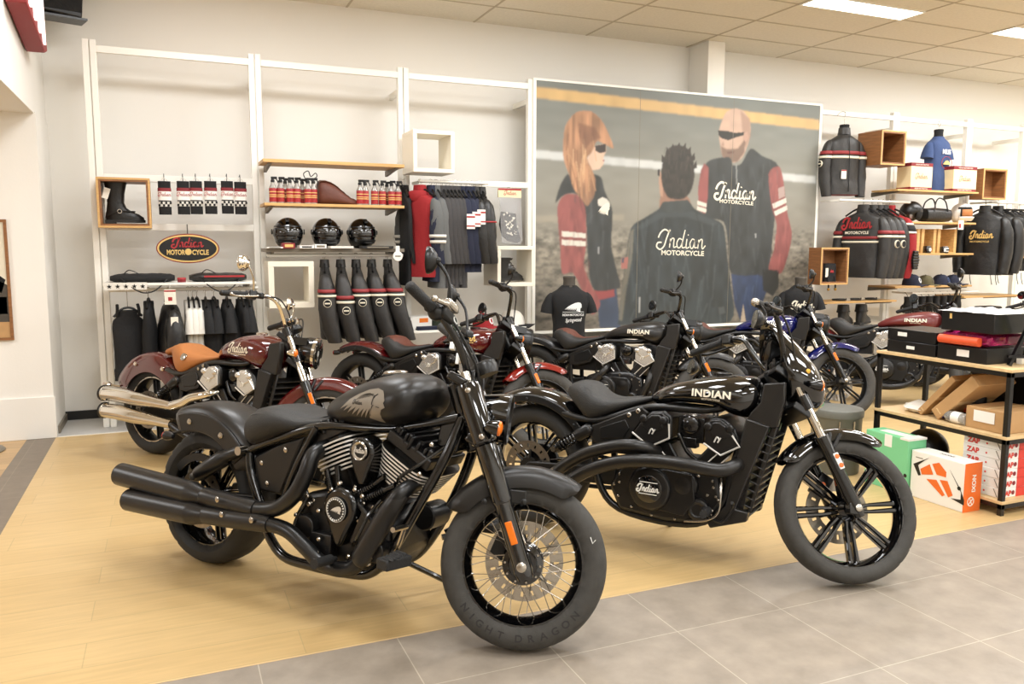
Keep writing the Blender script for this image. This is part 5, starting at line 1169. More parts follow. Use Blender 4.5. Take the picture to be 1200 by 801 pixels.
ST = [(-.205, .028, 'stripe_red'), (-.245, .018, 'stripe_cream')]
for i, (px, l) in enumerate(((380, 'first striped black leather jacket from the left, beside the white cube'), (399, 'second striped black leather jacket from the left, patch hanging lowest'), (417, 'middle one of the five striped black leather jackets'), (435, 'fourth striped black leather jacket from the left'), (454, 'fifth striped black leather jacket, next to the upright'))):
    q = at(px, 299, YR); st = [(-.26, .03, 'stripe_red'), (-.30, .02, 'stripe_cream')] if i == 1 else ST
    garment('leather_jacket', l, 'jacket', (q.x, YR, zr2), -.18, 'leather_charcoal', L=.62, W=.42, D=.15, group='striped leather jackets under the helmets', stripe=st, patch=-.37 if i == 1 else -.305, seed=20+i, arm=.072, slant=.06+.035*i)

# --- third bay: white cubes, hanging tops, patterned sock, boot, caps
crate('cube_box', 'white cube box high on the rack, empty', (484, 151), (533, 203), 'white_board', Y=YS, depth=.36, th=.035)
b = MB(); q0, q1 = at(512, 156, YS+.2), at(529, 199, YS+.2)
zr3 = at(520, 213, YR).z; hangrail('white bar holding hoodies and navy tops', PX[2]+.05, at(566, 216, YR).x+.05, zr3); rail(at(560, 215, YP).x, PX[3]-.05, at(590, 216, YP).z, 'white rail from which the patterned long sock hangs')
def hg3(px): q = at(px, 214, YR); return (q.x, YR, zr3)
garment('black_shirt', 'black garment with red inside at the left end of the hoodie rail', 'shirt', (hg3(477)[0], YR+.10, zr3), 0, 'cloth_black', L=.84, W=.34, D=.06, seed=30, arm=.02)
garment('hoodie', 'red hooded top with grey sleeves and two white bands', 'hoodie', hg3(492), .42, 'cloth_red', L=.76, W=.44, D=.2, seed=31, bust=True, arms='cloth_grey', stripe=[(-.40, .026, 'cloth_white'), (-.45, .026, 'cloth_white')], arm=.075)
ho = [o for o in bpy.data.objects if o.name == 'hoodie'][0]; b = MB(); b.rings([[(-.02+.085*k*math.cos(a), .10*k*math.sin(a), -.15+z) for a in np.linspace(0, 2*PI, 18, False)] for z, k in ((-.05, .8), (-.02, 1.05), (.03, 1.1), (.06, .9), (.065, .6))]); b.build('hood', 'cloth_red', ho, angle=60)
garment('hoodie', 'navy hooded top right behind the red one', 'hoodie', hg3(505), -.1, 'cloth_navy', L=.8, W=.42, D=.13, seed=32, arm=.06)
garment('sweater', 'light grey sweater right of the navy hooded top', 'sweater', hg3(511), -.05, 'cloth_grey', L=.86, W=.42, D=.12, seed=33, arm=.06)
for i, (px, l) in enumerate(((518, 'first of five long charcoal sweaters from the left'), (522.5, 'second of five long charcoal sweaters from the left'), (526.5, 'middle one of the five long charcoal sweaters'), (530.5, 'fourth of five long charcoal sweaters from the left'), (535, 'last of five long charcoal sweaters, beside the navy tops'))): garment('sweater', l, 'sweater', hg3(px), -.06+.02*i, 'cloth_charcoal', L=.86-.03*(i % 2), W=.42, D=.1, seed=34+i, group='long charcoal sweaters', arm=.05)
for i, (px, l) in enumerate(((540, 'first navy top with a white size label'), (546.5, 'second navy top with a white size label, in the middle'), (552, 'third navy top with a white size label, by the black jackets'))):
    t, z0 = garment('navy_top', l, 'shirt', hg3(px), -.05, 'cloth_navy', L=.72, W=.42, D=.12, seed=40+i, group='navy tops with white labels', arm=.058)
    b = MB(); b.box((.0, -.305, z0-.27+.02*i), (.075, .004, .13)); o = b.build('size_label', 'carton_white', t); b = MB(); b.box((0, -.308, z0-.23+.02*i), (.075, .002, .014)); b.box((0, -.308, z0-.31+.02*i), (.075, .002, .012)); each(b, 'label_line', 'letter_red', o)
for px, l in ((557, 'black leather jacket left of the last one on the hoodie rail'), (564, 'black leather jacket with red trim ending the hoodie rail')): garment('leather_jacket', l, 'jacket', hg3(px), -.12, 'leather', L=.56, W=.42, D=.13, seed=50+px, arm=.075, stripe=[(-.27, .012, 'letter_red')] if px == 564 else None)
# long patterned sock in its packet
p = at(597, 221, YP-.04); t = thing('sock_packet', 'long patterned knee sock in a clear packet with cream header', 'socks', p)
b = MB(); k = .0079; P = [(-12, -28), (8, -30), (9, -44), (13, -56), (15, -63), (10, -66), (-2, -64), (-10, -58), (-14, -44)]; b.prism([(x*k, y*k) for x, y in P], -.02, .004); o = b.build('sock', 'cloth_black', t, bevel=.006)
for i in range(26):
    x, y = random.uniform(-10, 6), random.uniform(-58, -30)
    if y < -44: x += 4
    b = MB(); b.tube([(x*k, -.0225, y*k), ((x+random.uniform(-2, 2))*k, -.0225, (y+random.uniform(-3, 3))*k)], .009, 6, flat=(0, 1, 0)); b.build('pattern_patch', 'cloth_white', o)
b = MB(); b.bb((-.125, -.022, -.085), (.115, .0, 0)); b.build('header_card', 'box_cream', t); b = MB(); b.bb((-.125, -.024, -.016), (.115, -.021, 0)); script(b, lambda x, y: (x, -.0235, -.06+y), .04); b.build('header_print', 'letter_red', t)
b = MB(); b.tube([(0, .05, .012), (0, -.01, .012), (0, -.012, -.03)], .004, 6, 3); b.build('hook', 'steel', t)
b = MB(); b.bb((-.1, -.021, -.22), (.075, .0, -.125)); b.build('paper_insert', 'carton_white', t); b = MB(); b.prism([(-.12, -.085), (.11, -.085), (.13, -.5), (.1, -.54), (-.09, -.52)], -.028, -.026); b.build('clear_sleeve', 'clear_film', t)
xa, xb, zb, _ = crate('cube_box', 'white cube box with a black lace-up boot, beside the poster', (583, 288), (627, 335), 'white_board', Y=YS-.05, depth=.36, th=.035)
boot('black lace-up work boot standing in a white cube', (xa+xb)/2-.06, YS+.1, zb, 0, lace=True, h=.235, sc=.95)
zC = shelf('low white shelf with caps behind the motorcycles', (478, 388), (625, 382), 'white_metal', Y=YS, depth=.4, brk=True)
def cap(label, x, y, z, rot, m, brim=None, patch='letter_white', sc=1., group=None):
    t = thing('cap', label, 'cap', (x, y, z), (0, 0, rot), group); t.scale = (sc,)*3
    b = MB(); rs = []
    for i in range(9): a = PI/2*i/8; r = max(.004, math.cos(a)**.75); rs.append([(.095*r*math.cos(2*PI*j/24), .08*r*math.sin(2*PI*j/24), .115*math.sin(a)**.9+.001) for j in range(24)])
    b.rings(rs); cr = b.build('crown', m, t, angle=60)
    b = MB(); T_ = []; 
    for u in np.linspace(-1.15, 1.15, 13): T_.append((.09*math.cos(u), .075*math.sin(u), .012-.0*abs(u)))
    O_ = [(.165*math.cos(u*.62)+.005, .08*math.sin(u), .014-.016*abs(u)**2) for u in np.linspace(-1.15, 1.15, 13)]
    vs = T_+O_+[(x_, y_, z_-.004) for x_, y_, z_ in T_]+[(x_, y_, z_-.004) for x_, y_, z_ in O_]; n = 13
    b.add(vs, [(i, i+1, n+i+1, n+i) for i in range(12)]+[(2*n+i+1, 2*n+i, 3*n+i, 3*n+i+1) for i in range(12)]+[(n+i, n+i+1, 3*n+i+1, 3*n+i) for i in range(12)]); b.build('brim', brim or m, t)
    b = MB(); b.lathe([(.03, 0), (.028, .003), (.001, .003)], (.082, 0, .055), (1, 0, .35), 18); b.build('front_patch', patch, cr); b = MB(); b.sph((0, 0, .117), (.008, .008, .005), 8, 5); b.build('button', m, cr)
q = at(521, 388, YS+.15); cap('dark green cap on the low white shelf', q.x, YS+.15, zC, -.7, 'cloth_green', sc=1.35)
q = at(600, 388, YS+.15); cap('white and black cap at the right end of the low white shelf', q.x, YS+.15, zC, -.5, 'cloth_white', 'cloth_black', 'cloth_white', 1.3)
q = at(566, 388, YS+.12); cap('red cap hidden by handlebars on the low white shelf', q.x, YS+.12, zC, -.9, 'cloth_red', sc=1.1)
q = at(492, 388, YS+.12); t = thing('carton', 'white carton with an orange mark on the low white shelf', 'box', (q.x, YS+.2, zC+.001), (0, 0, .2)); b = MB(); b.bb((-.11, -.08, 0), (.11, .08, .115)); b.build('carton_body', 'carton_white', t, bevel=.003); b = MB(); b.bb((-.02, -.081, .06), (.07, -.079, .1)); b.build('carton_mark', 'amber', t)
q = at(502, 388, YS+.03); t = thing('folded_cloth', 'folded blue cloth before the white carton', 'cloth', (q.x, YS+.04, zC)); b = MB(); b.bb((-.11, -.035, 0), (.11, .03, .018)); b.bb((-.105, -.034, .018), (.108, .028, .034)); b.build('fold', 'cloth_navy', t, bevel=.006)
# ------------------------------------------------------------------ wall poster: the printed picture is painted as polygons over a fine grid
pa, pb_, pc, pd = at(627, 93.5, YP), at(625.5, 385, YP), at(955.5, 125, YP), at(951, 376, YP)
PX0, PX1, PZ0, PZ1 = pa.x, (pc.x+pd.x)/2, (pb_.z+pd.z)/2, (pa.z+pc.z)/2
GW, GH = 560, 400
_u = np.linspace(PX0, PX1, GW); _w = np.linspace(PZ0, PZ1, GH); UU, WW = np.meshgrid(_u, _w)
IMG = np.zeros((GH, GW, 3)); RNG = np.random.RandomState(3)
def q2p(P):
    r = []
    for x, y in P: p = at(610+x/2.503, 80+y/2.503, YP); r.append((p.x, p.z))
    return np.array(r)
def mask(P):
    P = q2p(P)
    if len(P) > 9:
        Q = []; n = len(P)
        for i in range(n):
            a, b_, c, d = P[i-1], P[i], P[(i+1) % n], P[(i+2) % n]
            for t in (0, .25, .5, .75): Q.append(b_*(1+2*t**3-3*t*t)+c*(3*t*t-2*t**3)+.4*(c-a)*(t**3-2*t*t+t)+.4*(d-b_)*(t**3-t*t))
        P = np.array(Q)
    m = np.zeros(UU.shape, bool); n = len(P)
    for i in range(n):
        x0, z0 = P[i]; x1, z1 = P[(i+1) % n]
        if z0 == z1: continue
        c = ((z0 > WW) != (z1 > WW)) & (UU < (x1-x0)*(WW-z0)/(z1-z0)+x0); m ^= c
    return m.astype(float)
def blur(a, k):
    for _ in range(k):
        p = np.pad(a, ((1, 1), (1, 1)), 'edge'); a = (p[:-2, 1:-1]+p[2:, 1:-1]+p[1:-1, :-2]+p[1:-1, 2:]+2*p[1:-1, 1:-1])/6
    return a
def fold(sx, sz, seed):
    r = np.random.RandomState(seed); a = r.rand(GH//sz+3, GW//sx+3); yi = np.linspace(0, a.shape[0]-2.01, GH); xi = np.linspace(0, a.shape[1]-2.01, GW)
    y0, x0 = yi.astype(int), xi.astype(int); fy, fx = (yi-y0)[:, None], (xi-x0)[None]; fy = fy*fy*(3-2*fy); fx = fx*fx*(3-2*fx)
    g = lambda i, j: a[np.ix_(y0+i, x0+j)]
    return (g(0, 0)*(1-fx)+g(0, 1)*fx)*(1-fy)+(g(1, 0)*(1-fx)+g(1, 1)*fx)*fy-.5
def paint(P, col, soft=1, tex=0, op=1., ts=(14, 30), seed=1):
    global IMG
    m = blur(mask(P), soft*2+2)*op; c = np.array(lin(col))[None, None, :]*(1+tex*2*fold(ts[0], ts[1], seed))[..., None]
    IMG = IMG*(1-m[..., None])+c*m[..., None]
def band(a, b, c, d, col, soft=2, op=1.): paint([a, b, c, d], col, soft, .1, op)
# road, field, lines
yy = np.clip((WW-PZ0)/(PZ1-PZ0), 0, 1)[..., None]
c0, c1, c2, c3 = [np.array(lin(c)) for c in ((104, 94, 80), (132, 122, 104), (146, 142, 128), (112, 118, 112))]
IMG = np.where(yy < .3, c0+(c1-c0)*yy/.3, np.where(yy < .55, c1+(c2-c1)*(yy-.3)/.25, c2+(c3-c2)*(yy-.55)/.45))*np.ones((GH, GW, 1))
lo = np.clip((.46-yy)/.1, 0, 1); IMG = IMG*(1+lo*(.9*fold(9, 5, 4)+.7*fold(24, 10, 5)+.4*fold(4, 3, 6))[..., None])*(1+.16*fold(40, 12, 7)[..., None])
band((40, 55), (870, 152), (870, 182), (40, 88), (216, 172, 92), 3); band((40, 240), (860, 317), (860, 338), (40, 264), (204, 206, 202), 3)
band((40, 432), (300, 428), (300, 446), (40, 452), (176, 162, 136), 5, .5)
# woman
JK = (42, 47, 50); RD = (150, 66, 62)
paint([(215, 640), (275, 632), (283, 700), (290, 760), (228, 760), (222, 700)], (44, 62, 92), 1, .3)
paint([(208, 650), (270, 636), (272, 668), (222, 680)], (158, 48, 50), 1)
paint([(98, 395), (112, 345), (135, 310), (165, 335), (205, 312), (232, 320), (243, 360), (264, 412), (264, 470), (262, 520), (276, 585), (288, 630), (280, 645), (212, 650), (195, 580), (186, 440), (160, 370), (120, 375)], JK, 1, .5, 1, (10, 24), 11)
paint([(104, 420), (112, 385), (135, 368), (170, 375), (187, 420), (188, 520), (182, 580), (205, 640), (230, 690), (205, 722), (180, 660), (150, 600), (118, 600), (112, 520)], RD, 1, .28, 1, (8, 20), 12)
paint([(117, 477), (187, 484), (187, 498), (117, 493)], (226, 218, 200), 0); paint([(117, 502), (187, 507), (187, 522), (117, 518)], (226, 218, 200), 0)
paint([(205, 232), (245, 222), (246, 246), (239, 262), (240, 280), (228, 296), (205, 300), (190, 270)], (226, 184, 152), 1, .08)
paint([(122, 205), (130, 165), (160, 130), (205, 128), (238, 160), (262, 212), (268, 236), (245, 225), (220, 215), (206, 245), (192, 265), (206, 300), (216, 330), (212, 372), (192, 404), (176, 385), (150, 350), (140, 315), (122, 265)], (178, 122, 76), 1, .5, 1, (5, 30), 13)
for i in range(26):
    x = RNG.uniform(128, 206); y = RNG.uniform(160, 330); L = RNG.uniform(40, 90); d = RNG.uniform(-8, 24)
    paint([(x, y), (x+4, y), (x+d+3, y+L), (x+d, y+L)], [(224, 176, 118), (128, 78, 44), (206, 150, 92)][i % 3], 0, 0, .5)
paint([(165, 160), (215, 175), (232, 205), (205, 215), (185, 240), (168, 200)], (116, 66, 38), 3, .2, .7)
paint([(214, 228), (246, 222), (245, 246), (228, 250), (216, 243)], (48, 30, 24), 0); paint([(236, 270), (243, 268), (240, 276)], (176, 96, 84), 0)
paint([(222, 386), (236, 378), (250, 384), (258, 396), (256, 412), (242, 428), (228, 424), (238, 408), (224, 402)], (224, 216, 200), 0); paint([(222, 524), (227, 524), (226, 545), (223, 545)], (150, 150, 150), 0)
def streaks(P, n, cols, seed, wid=4, ln=(30, 80), op=.35, tilt=14):
    global IMG
    r = np.random.RandomState(seed); m0 = blur(mask(P), 2); xs = [p[0] for p in P]; ys = [p[1] for p in P]
    for i in range(n):
        x, y = r.uniform(min(xs), max(xs)), r.uniform(min(ys), max(ys)); L = r.uniform(*ln); d = r.uniform(-tilt, tilt); w = r.uniform(.5, 1.5)*wid
        m = blur(mask([(x, y), (x+w, y+2), (x+d+w*.6, y+L), (x+d, y+L)]), 5)*m0*op; IMG = IMG*(1-m[..., None])+np.array(lin(cols[i % len(cols)]))*m[..., None]
W1 = [(112, 345), (135, 310), (165, 335), (205, 312), (232, 320), (264, 412), (264, 520), (288, 630), (212, 650), (186, 440)]; W2 = [(104, 420), (135, 368), (170, 375), (188, 520), (230, 690), (180, 660), (112, 520)]
streaks(W1, 40, [(84, 92, 94), (16, 20, 22), (66, 76, 80)], 31); streaks(W2, 26, [(192, 92, 84), (110, 40, 40)], 32)
# man facing
paint([(612, 600), (708, 596), (718, 650), (700, 700), (680, 740), (640, 742), (622, 690)], (28, 52, 92), 1, .35, 1, (12, 16), 15)
paint([(640, 742), (648, 690), (656, 742)], (196, 172, 140), 0)
paint([(588, 150), (600, 128), (625, 119), (650, 128), (668, 158), (668, 195), (660, 228), (645, 262), (625, 276), (604, 274), (588, 256), (579, 218), (578, 180)], (198, 160, 134), 1, .08, 1, (12, 12), 16)
paint([(640, 125), (668, 150), (670, 200), (655, 240), (646, 190)], (148, 106, 84), 3, 0, .6)
paint([(582, 228), (600, 238), (632, 236), (655, 206), (652, 248), (630, 276), (604, 276), (586, 258)], (112, 80, 62), 2, .2, .85)
paint([(574, 182), (598, 184), (624, 190), (654, 188), (654, 196), (628, 203), (604, 212), (584, 206), (576, 196)], (20, 16, 14), 0)
paint([(530, 300), (556, 268), (608, 262), (618, 285), (642, 280), (670, 236), (704, 258), (752, 288), (745, 400), (738, 460), (722, 596), (690, 606), (612, 600), (604, 520), (590, 450), (530, 430)], JK, 1, .5, 1, (10, 22), 17)
paint([(517, 420), (516, 350), (524, 300), (534, 278), (546, 292), (544, 380), (536, 428)], RD, 1, .2, 1, (8, 20), 18)
paint([(514, 388), (541, 397), (540, 408), (513, 400)], (226, 218, 200), 0); paint([(513, 404), (540, 412), (539, 424), (512, 416)], (226, 218, 200), 0)
paint([(722, 310), (752, 288), (765, 325), (776, 420), (790, 480), (784, 530), (760, 600), (722, 590), (738, 530), (746, 460), (732, 410)], RD, 1, .25, 1, (8, 20), 19)
paint([(733, 398), (773, 380), (775, 394), (737, 412)], (226, 218, 200), 0); paint([(738, 420), (776, 402), (778, 415), (742, 433)], (226, 218, 200), 0); paint([(750, 352), (768, 346), (770, 376), (752, 384)], (180, 150, 140), 0)
paint([(704, 588), (752, 592), (752, 640), (735, 668), (706, 650)], (22, 24, 26), 1, .3); paint([(626, 282), (630, 282), (631, 340), (627, 340)], (150, 150, 146), 0, 0, .7); paint([(682, 485), (687, 485), (687, 497), (682, 497)], (160, 160, 156), 0)
streaks([(530, 300), (608, 262), (670, 236), (752, 288), (738, 460), (722, 596), (612, 600), (590, 450)], 60, [(82, 90, 92), (14, 18, 20), (64, 74, 78)], 33); streaks([(722, 310), (765, 325), (790, 480), (760, 600), (722, 590), (746, 460)], 24, [(196, 98, 92), (112, 42, 44)], 34); streaks([(612, 600), (708, 596), (700, 700), (640, 742)], 20, [(70, 96, 140), (16, 30, 60)], 35)
paint([(650, 190), (660, 186), (664, 204), (655, 218), (649, 208)], (186, 142, 118), 0); paint([(590, 214), (584, 226), (592, 230)], (150, 108, 88), 1, 0, .7); paint([(600, 246), (622, 244), (620, 250), (602, 251)], (96, 56, 48), 0, 0, .8)
# man from behind
paint([(402, 420), (404, 385), (412, 350), (470, 360), (492, 385), (498, 420)], (156, 108, 82), 1); paint([(405, 300), (413, 320), (413, 380), (405, 372), (401, 330)], (190, 140, 108), 1)
paint([(408, 320), (412, 275), (430, 236), (455, 226), (485, 236), (502, 268), (505, 320), (494, 362), (470, 384), (430, 380), (414, 352)], (40, 32, 26), 1, .6, 1, (5, 8), 21)
for x, y, d in ((418, 262, -8), (430, 240, -6), (444, 230, -2), (458, 226, 3), (472, 228, 8), (486, 238, 9), (498, 256, 8), (504, 280, 7)): paint([(x-9, y+14), (x+d, y-9), (x+9, y+14)], (44, 34, 28), 0)
for i in range(14): x = RNG.uniform(415, 495); y = RNG.uniform(226, 330); paint([(x, y), (x+3, y), (x+RNG.uniform(-10, 10), y+28)], (86, 70, 54), 0, 0, .5)
paint([(397, 298), (404, 296), (404, 318), (398, 314)], (24, 20, 18), 0)
paint([(284, 735), (292, 660), (304, 560), (320, 468), (360, 438), (402, 412), (418, 396), (484, 390), (505, 412), (560, 440), (590, 462), (600, 540), (612, 640), (610, 742), (420, 756), (290, 752)], (38, 48, 53), 1, .45, 1, (14, 26), 22)
paint([(400, 418), (412, 392), (486, 386), (504, 414), (450, 424)], (50, 58, 60), 1, .2)
paint([(284, 735), (294, 640), (318, 478), (328, 470), (322, 560), (306, 650), (294, 740)], (132, 122, 100), 2, .3, .8); paint([(360, 490), (372, 485), (378, 740), (362, 742)], (24, 30, 33), 3, 0, .7); paint([(548, 480), (560, 478), (566, 700), (552, 700)], (24, 30, 33), 3, 0, .6)
paint([(330, 468), (400, 424), (500, 418), (575, 452), (560, 462), (480, 436), (410, 438), (350, 472)], (62, 72, 76), 3, 0, .6); paint([(292, 556), (312, 553), (309, 587), (291, 588)], (176, 96, 82), 0); paint([(292, 556), (300, 555), (299, 570), (292, 570)], (70, 70, 90), 0)
streaks([(284, 735), (320, 468), (402, 412), (505, 412), (590, 462), (612, 640), (610, 742), (420, 756)], 90, [(82, 94, 98), (18, 24, 26), (66, 80, 86)], 36, 5, (40, 120), .38, 22)
paint([(343, 670), (348, 670), (346, 715), (342, 715)], (190, 188, 180), 0, 0, .8); paint([(575, 700), (592, 698), (596, 716), (578, 722)], (70, 76, 78), 1)
IMG = np.clip(IMG, 0, 1); _l = IMG.mean(2, keepdims=True); IMG = (_l+(IMG-_l)*.8)*.86+np.array(lin((150, 150, 140)))*.10
pm = bpy.data.materials.new('poster_print'); pm.use_nodes = True; nt = pm.node_tree; at_ = nt.nodes.new('ShaderNodeAttribute'); at_.attribute_name = 'print'
nt.links.new(at_.outputs['Color'], nt.nodes['Principled BSDF'].inputs['Base Color']); nt.nodes['Principled BSDF'].inputs['Roughness'].default_value = .5
M['poster_print'] = pm
pt = thing('wall_poster', 'wall-high photo poster of three people in jackets on a roadside', 'poster', ((PX0+PX1)/2, YP, PZ0))
s1, s2 = at(749, 104, YP).x, at(858.5, 116, YP).x
for x0, x1 in ((PX0, s1), (s1, s2), (s2, PX1)):
    i0 = int(np.searchsorted(_u, x0-1e-6)); i1 = int(np.searchsorted(_u, x1-1e-6)) ; i1 = min(i1, GW-1)
    xs = np.concatenate([[x0+.002], _u[i0+1:i1], [x1-.002]]); n = len(xs); cs = np.clip(np.searchsorted(_u, xs), 0, GW-1)
    vs = [(x-pt.location.x, -.03, z-PZ0) for z in _w for x in xs]
    fs = [(r*n+c, r*n+c+1, (r+1)*n+c+1, (r+1)*n+c) for r in range(GH-1) for c in range(n-1)]
    me = bpy.data.meshes.new('poster_panel'); me.from_pydata(vs, [], fs); me.materials.append(pm)
    ca = me.color_attributes.new('print', 'FLOAT_COLOR', 'POINT'); d = np.ones((GH, n, 4), np.float32); d[..., :3] = IMG[:, cs, :]; ca.data.foreach_set('color', d.ravel())
    o = bpy.data.objects.new('poster_panel', me); COL.objects.link(o); o.parent = pt
    b = MB(); b.bb((x0+.002-pt.location.x, -.0299, 0), (x1-.002-pt.location.x, .03, PZ1-PZ0)); b.build('panel_board', 'carton_white', o)
    if x1 < PX1-.1: b = MB(); b.bb((x1-.0025-pt.location.x, -.0302, 0), (x1+.0025-pt.location.x, 0, PZ1-PZ0)); b.build('panel_seam', 'trim_grey', pt)
b = MB(); X0, X1 = PX0-pt.location.x, PX1-pt.location.x; Hh = PZ1-PZ0
b.bb((X0-.03, -.034, -.02), (X0, .04, Hh+.02)); b.bb((X1, -.034, -.02), (X1+.03, .04, Hh+.02)); b.bb((X0, -.034, Hh), (X1, .04, Hh+.02)); b.bb((X0, -.034, -.03), (X1, .04, 0)); b.build('poster_frame', 'white_metal', pt)
def pq(x, y): p = q2p([(x, y)])[0]; return p[0]-pt.location.x, p[1]-PZ0
def pword(kind, x, y, h, m, wid=None, rise=.0, outline=False):
    cx, cz = pq(x, y); b = MB(); f = lambda a, c: (cx+a, -.0325, cz+c+rise*a)
    if kind == 'script': script(b, f, h, .10 if outline else .17)
    else: word(b, kind, f, h, .04, wid=wid)
    b.build('poster_lettering', m, pt)
pword('script', 468, 527, .19, 'letter_cream', outline=True, rise=-.03); pword('MOTORCYCLE', 471, 548, .052, 'letter_cream', .55, -.02)
pword('script', 626, 383, .17, 'letter_cream', rise=-.02); pword('MOTORCYCLE', 628, 398, .04, 'letter_cream', .46, -.04)
b = MB(); cx, cz = pq(240, 412); headdress(b, lambda x, y: (cx+x*.6+y*.1, -.0322, cz+y*1.1), .22); b.build('poster_emblem', 'letter_cream', pt)
b = MB(); b.bb((PX0-.02, YS+.12, .50), (PX1, YP, .56)); b.bb((PX0-.02, YS+.13, .02), (PX1, YS+.16, .50)); tag(b.build('display_ledge', 'white_board'), 'long white ledge along the foot of the wall poster', 'ledge')
# busts with black tees before the poster
def bust(label, px, py, Y, tm, rot, group=None):
    q = at(px, py, Y); t, z0 = garment('shirt_bust', label, 'clothing display', (q.x, Y, q.z+.09), rot, tm, L=.66, W=.40, D=.23, sleeve='short', collar=False, hang=False, seed=px, arm=.062, bust=True, neck=.07, shape=.86); torso_bust(t, z0, neck=.062)
    b = MB(); zf = -(q.z+.09); b.cyl((0, 0, zf+.02), (0, 0, z0-.5), .018, n=12); b.lathe([(.16, 0), (.16, .012), (.03, .025), (.001, .025)], (0, 0, zf), (0, 0, 1), 28); b.build('bust_stand', 'black_plastic', t)
    return t, z0
t, z0 = bust('black tee with white headdress print on a bust before the poster, left', 667, 334, 6.95, 'cloth_black', -PI/2-.2)
b = MB(); headdress(b, lambda x, y: (.135, x+.005, z0-.2+y), .17); b.build('chest_emblem', 'letter_white', t)
b = MB(); f = lambda a, c: (.135, a+.005, z0-.285+c); word(b, 'INDIAN MOTORCYCLE', f, .022, .03, wid=.21); b.add([f(-.105, .035), f(.105, .035), f(.105, .039), f(-.105, .039)], [(0, 1, 2, 3)]); word(b, 'Springwood', lambda a, c: (.135, a+.01, z0-.34+c+.06*a), .036, .015, .3, wid=.16); b.build('chest_lettering', 'letter_white', t)
t, z0 = bust('black tee with cream script on a bust before the poster, right', 938, 334, 6.95, 'cloth_black', -PI/2-.4)
b = MB(); script(b, lambda a, c: (.135, a-.01, z0-.24+c), .075, .26); word(b, 'MOTORCYCLE', lambda a, c: (.135, a-.01, z0-.265+c), .014, .03, wid=.15); b.build('chest_lettering', 'letter_cream', t)
# ------------------------------------------------------------------ right-hand racks
def hgr(px, py, Y=YR): q = at(px, py, Y); return q
# hanging jacket bust, jutting boxes, jackets
q = at(990, 141, YR+.17); t, z0 = garment('leather_jacket', 'black leather jacket with red and cream chest bands on a hanging bust', 'jacket', (q.x, YR+.17, q.z+.02), PI/2*-1-.15+PI*0, 'leather_charcoal', L=.62, W=.42, D=.2, hang=False, drop=.15, seed=61, arm=.07, chest=[(-.20, .035, 'stripe_red'), (-.245, .024, 'stripe_cream')], stripe=[(-.2, .035, 'stripe_red'), (-.245, .024, 'stripe_cream')], patch=-.31, lining='box_maroon', bust=True, neck=.06); t.scale = (1, 1, 1.12)
torso_bust(t, z0, 'cloth_black', .055)
b = MB(); b.tube([(-.14, 0, .05), (-.08, 0, .075), (-.02, 0, .07), (.01, 0, .05), (0, 0, .02), (0, 0, -.06)], .004, 6, 4); b.build('hook', 'steel', t)
b = MB(); b.box((.125, -.07, z0-.42), (.003, .065, .09)); g = b.build('swing_tag', 'tag', t); b = MB(); b.box((.127, -.07, z0-.382), (.003, .065, .012)); b.build('tag_band', 'letter_red', g); b = MB(); b.tube([(.09, .0, z0-.03), (.112, .0, z0-.15), (.118, .0, z0-.3), (.116, .01, z0-.59)], .004, 6); b.build('zip', 'cloth_black', t)
def deepbox(label, pxf0, pxf1, depth, m='walnut', Y=6.75, back=True): return crate('wood_box', label, pxf0, pxf1, m, Y=Y, depth=depth, th=.03, back='walnut' if back else None)
deepbox('deep wooden box jutting out left of the blue shirt', (1034, 152), (1060, 194), .35, Y=6.98)
z_r = at(1005, 235, YR).z; hangrail('white bar holding leather jackets with red script', PX[4]+.06, PX[5]-.06, z_r)
RJ = [(1012, 'leather_charcoal', 'black leather jacket with red script on its back, first on the right rack', 0), (1022, 'leather_charcoal', 'second striped leather jacket behind the one with red script', 1), (1029, 'leather_charcoal', 'third striped leather jacket behind the one with red script', 1), (1035, 'leather', 'plain black jacket just left of the red-sleeved one', 0), (1043, 'cloth_red', 'black and red padded jacket next to the upright', 2)]
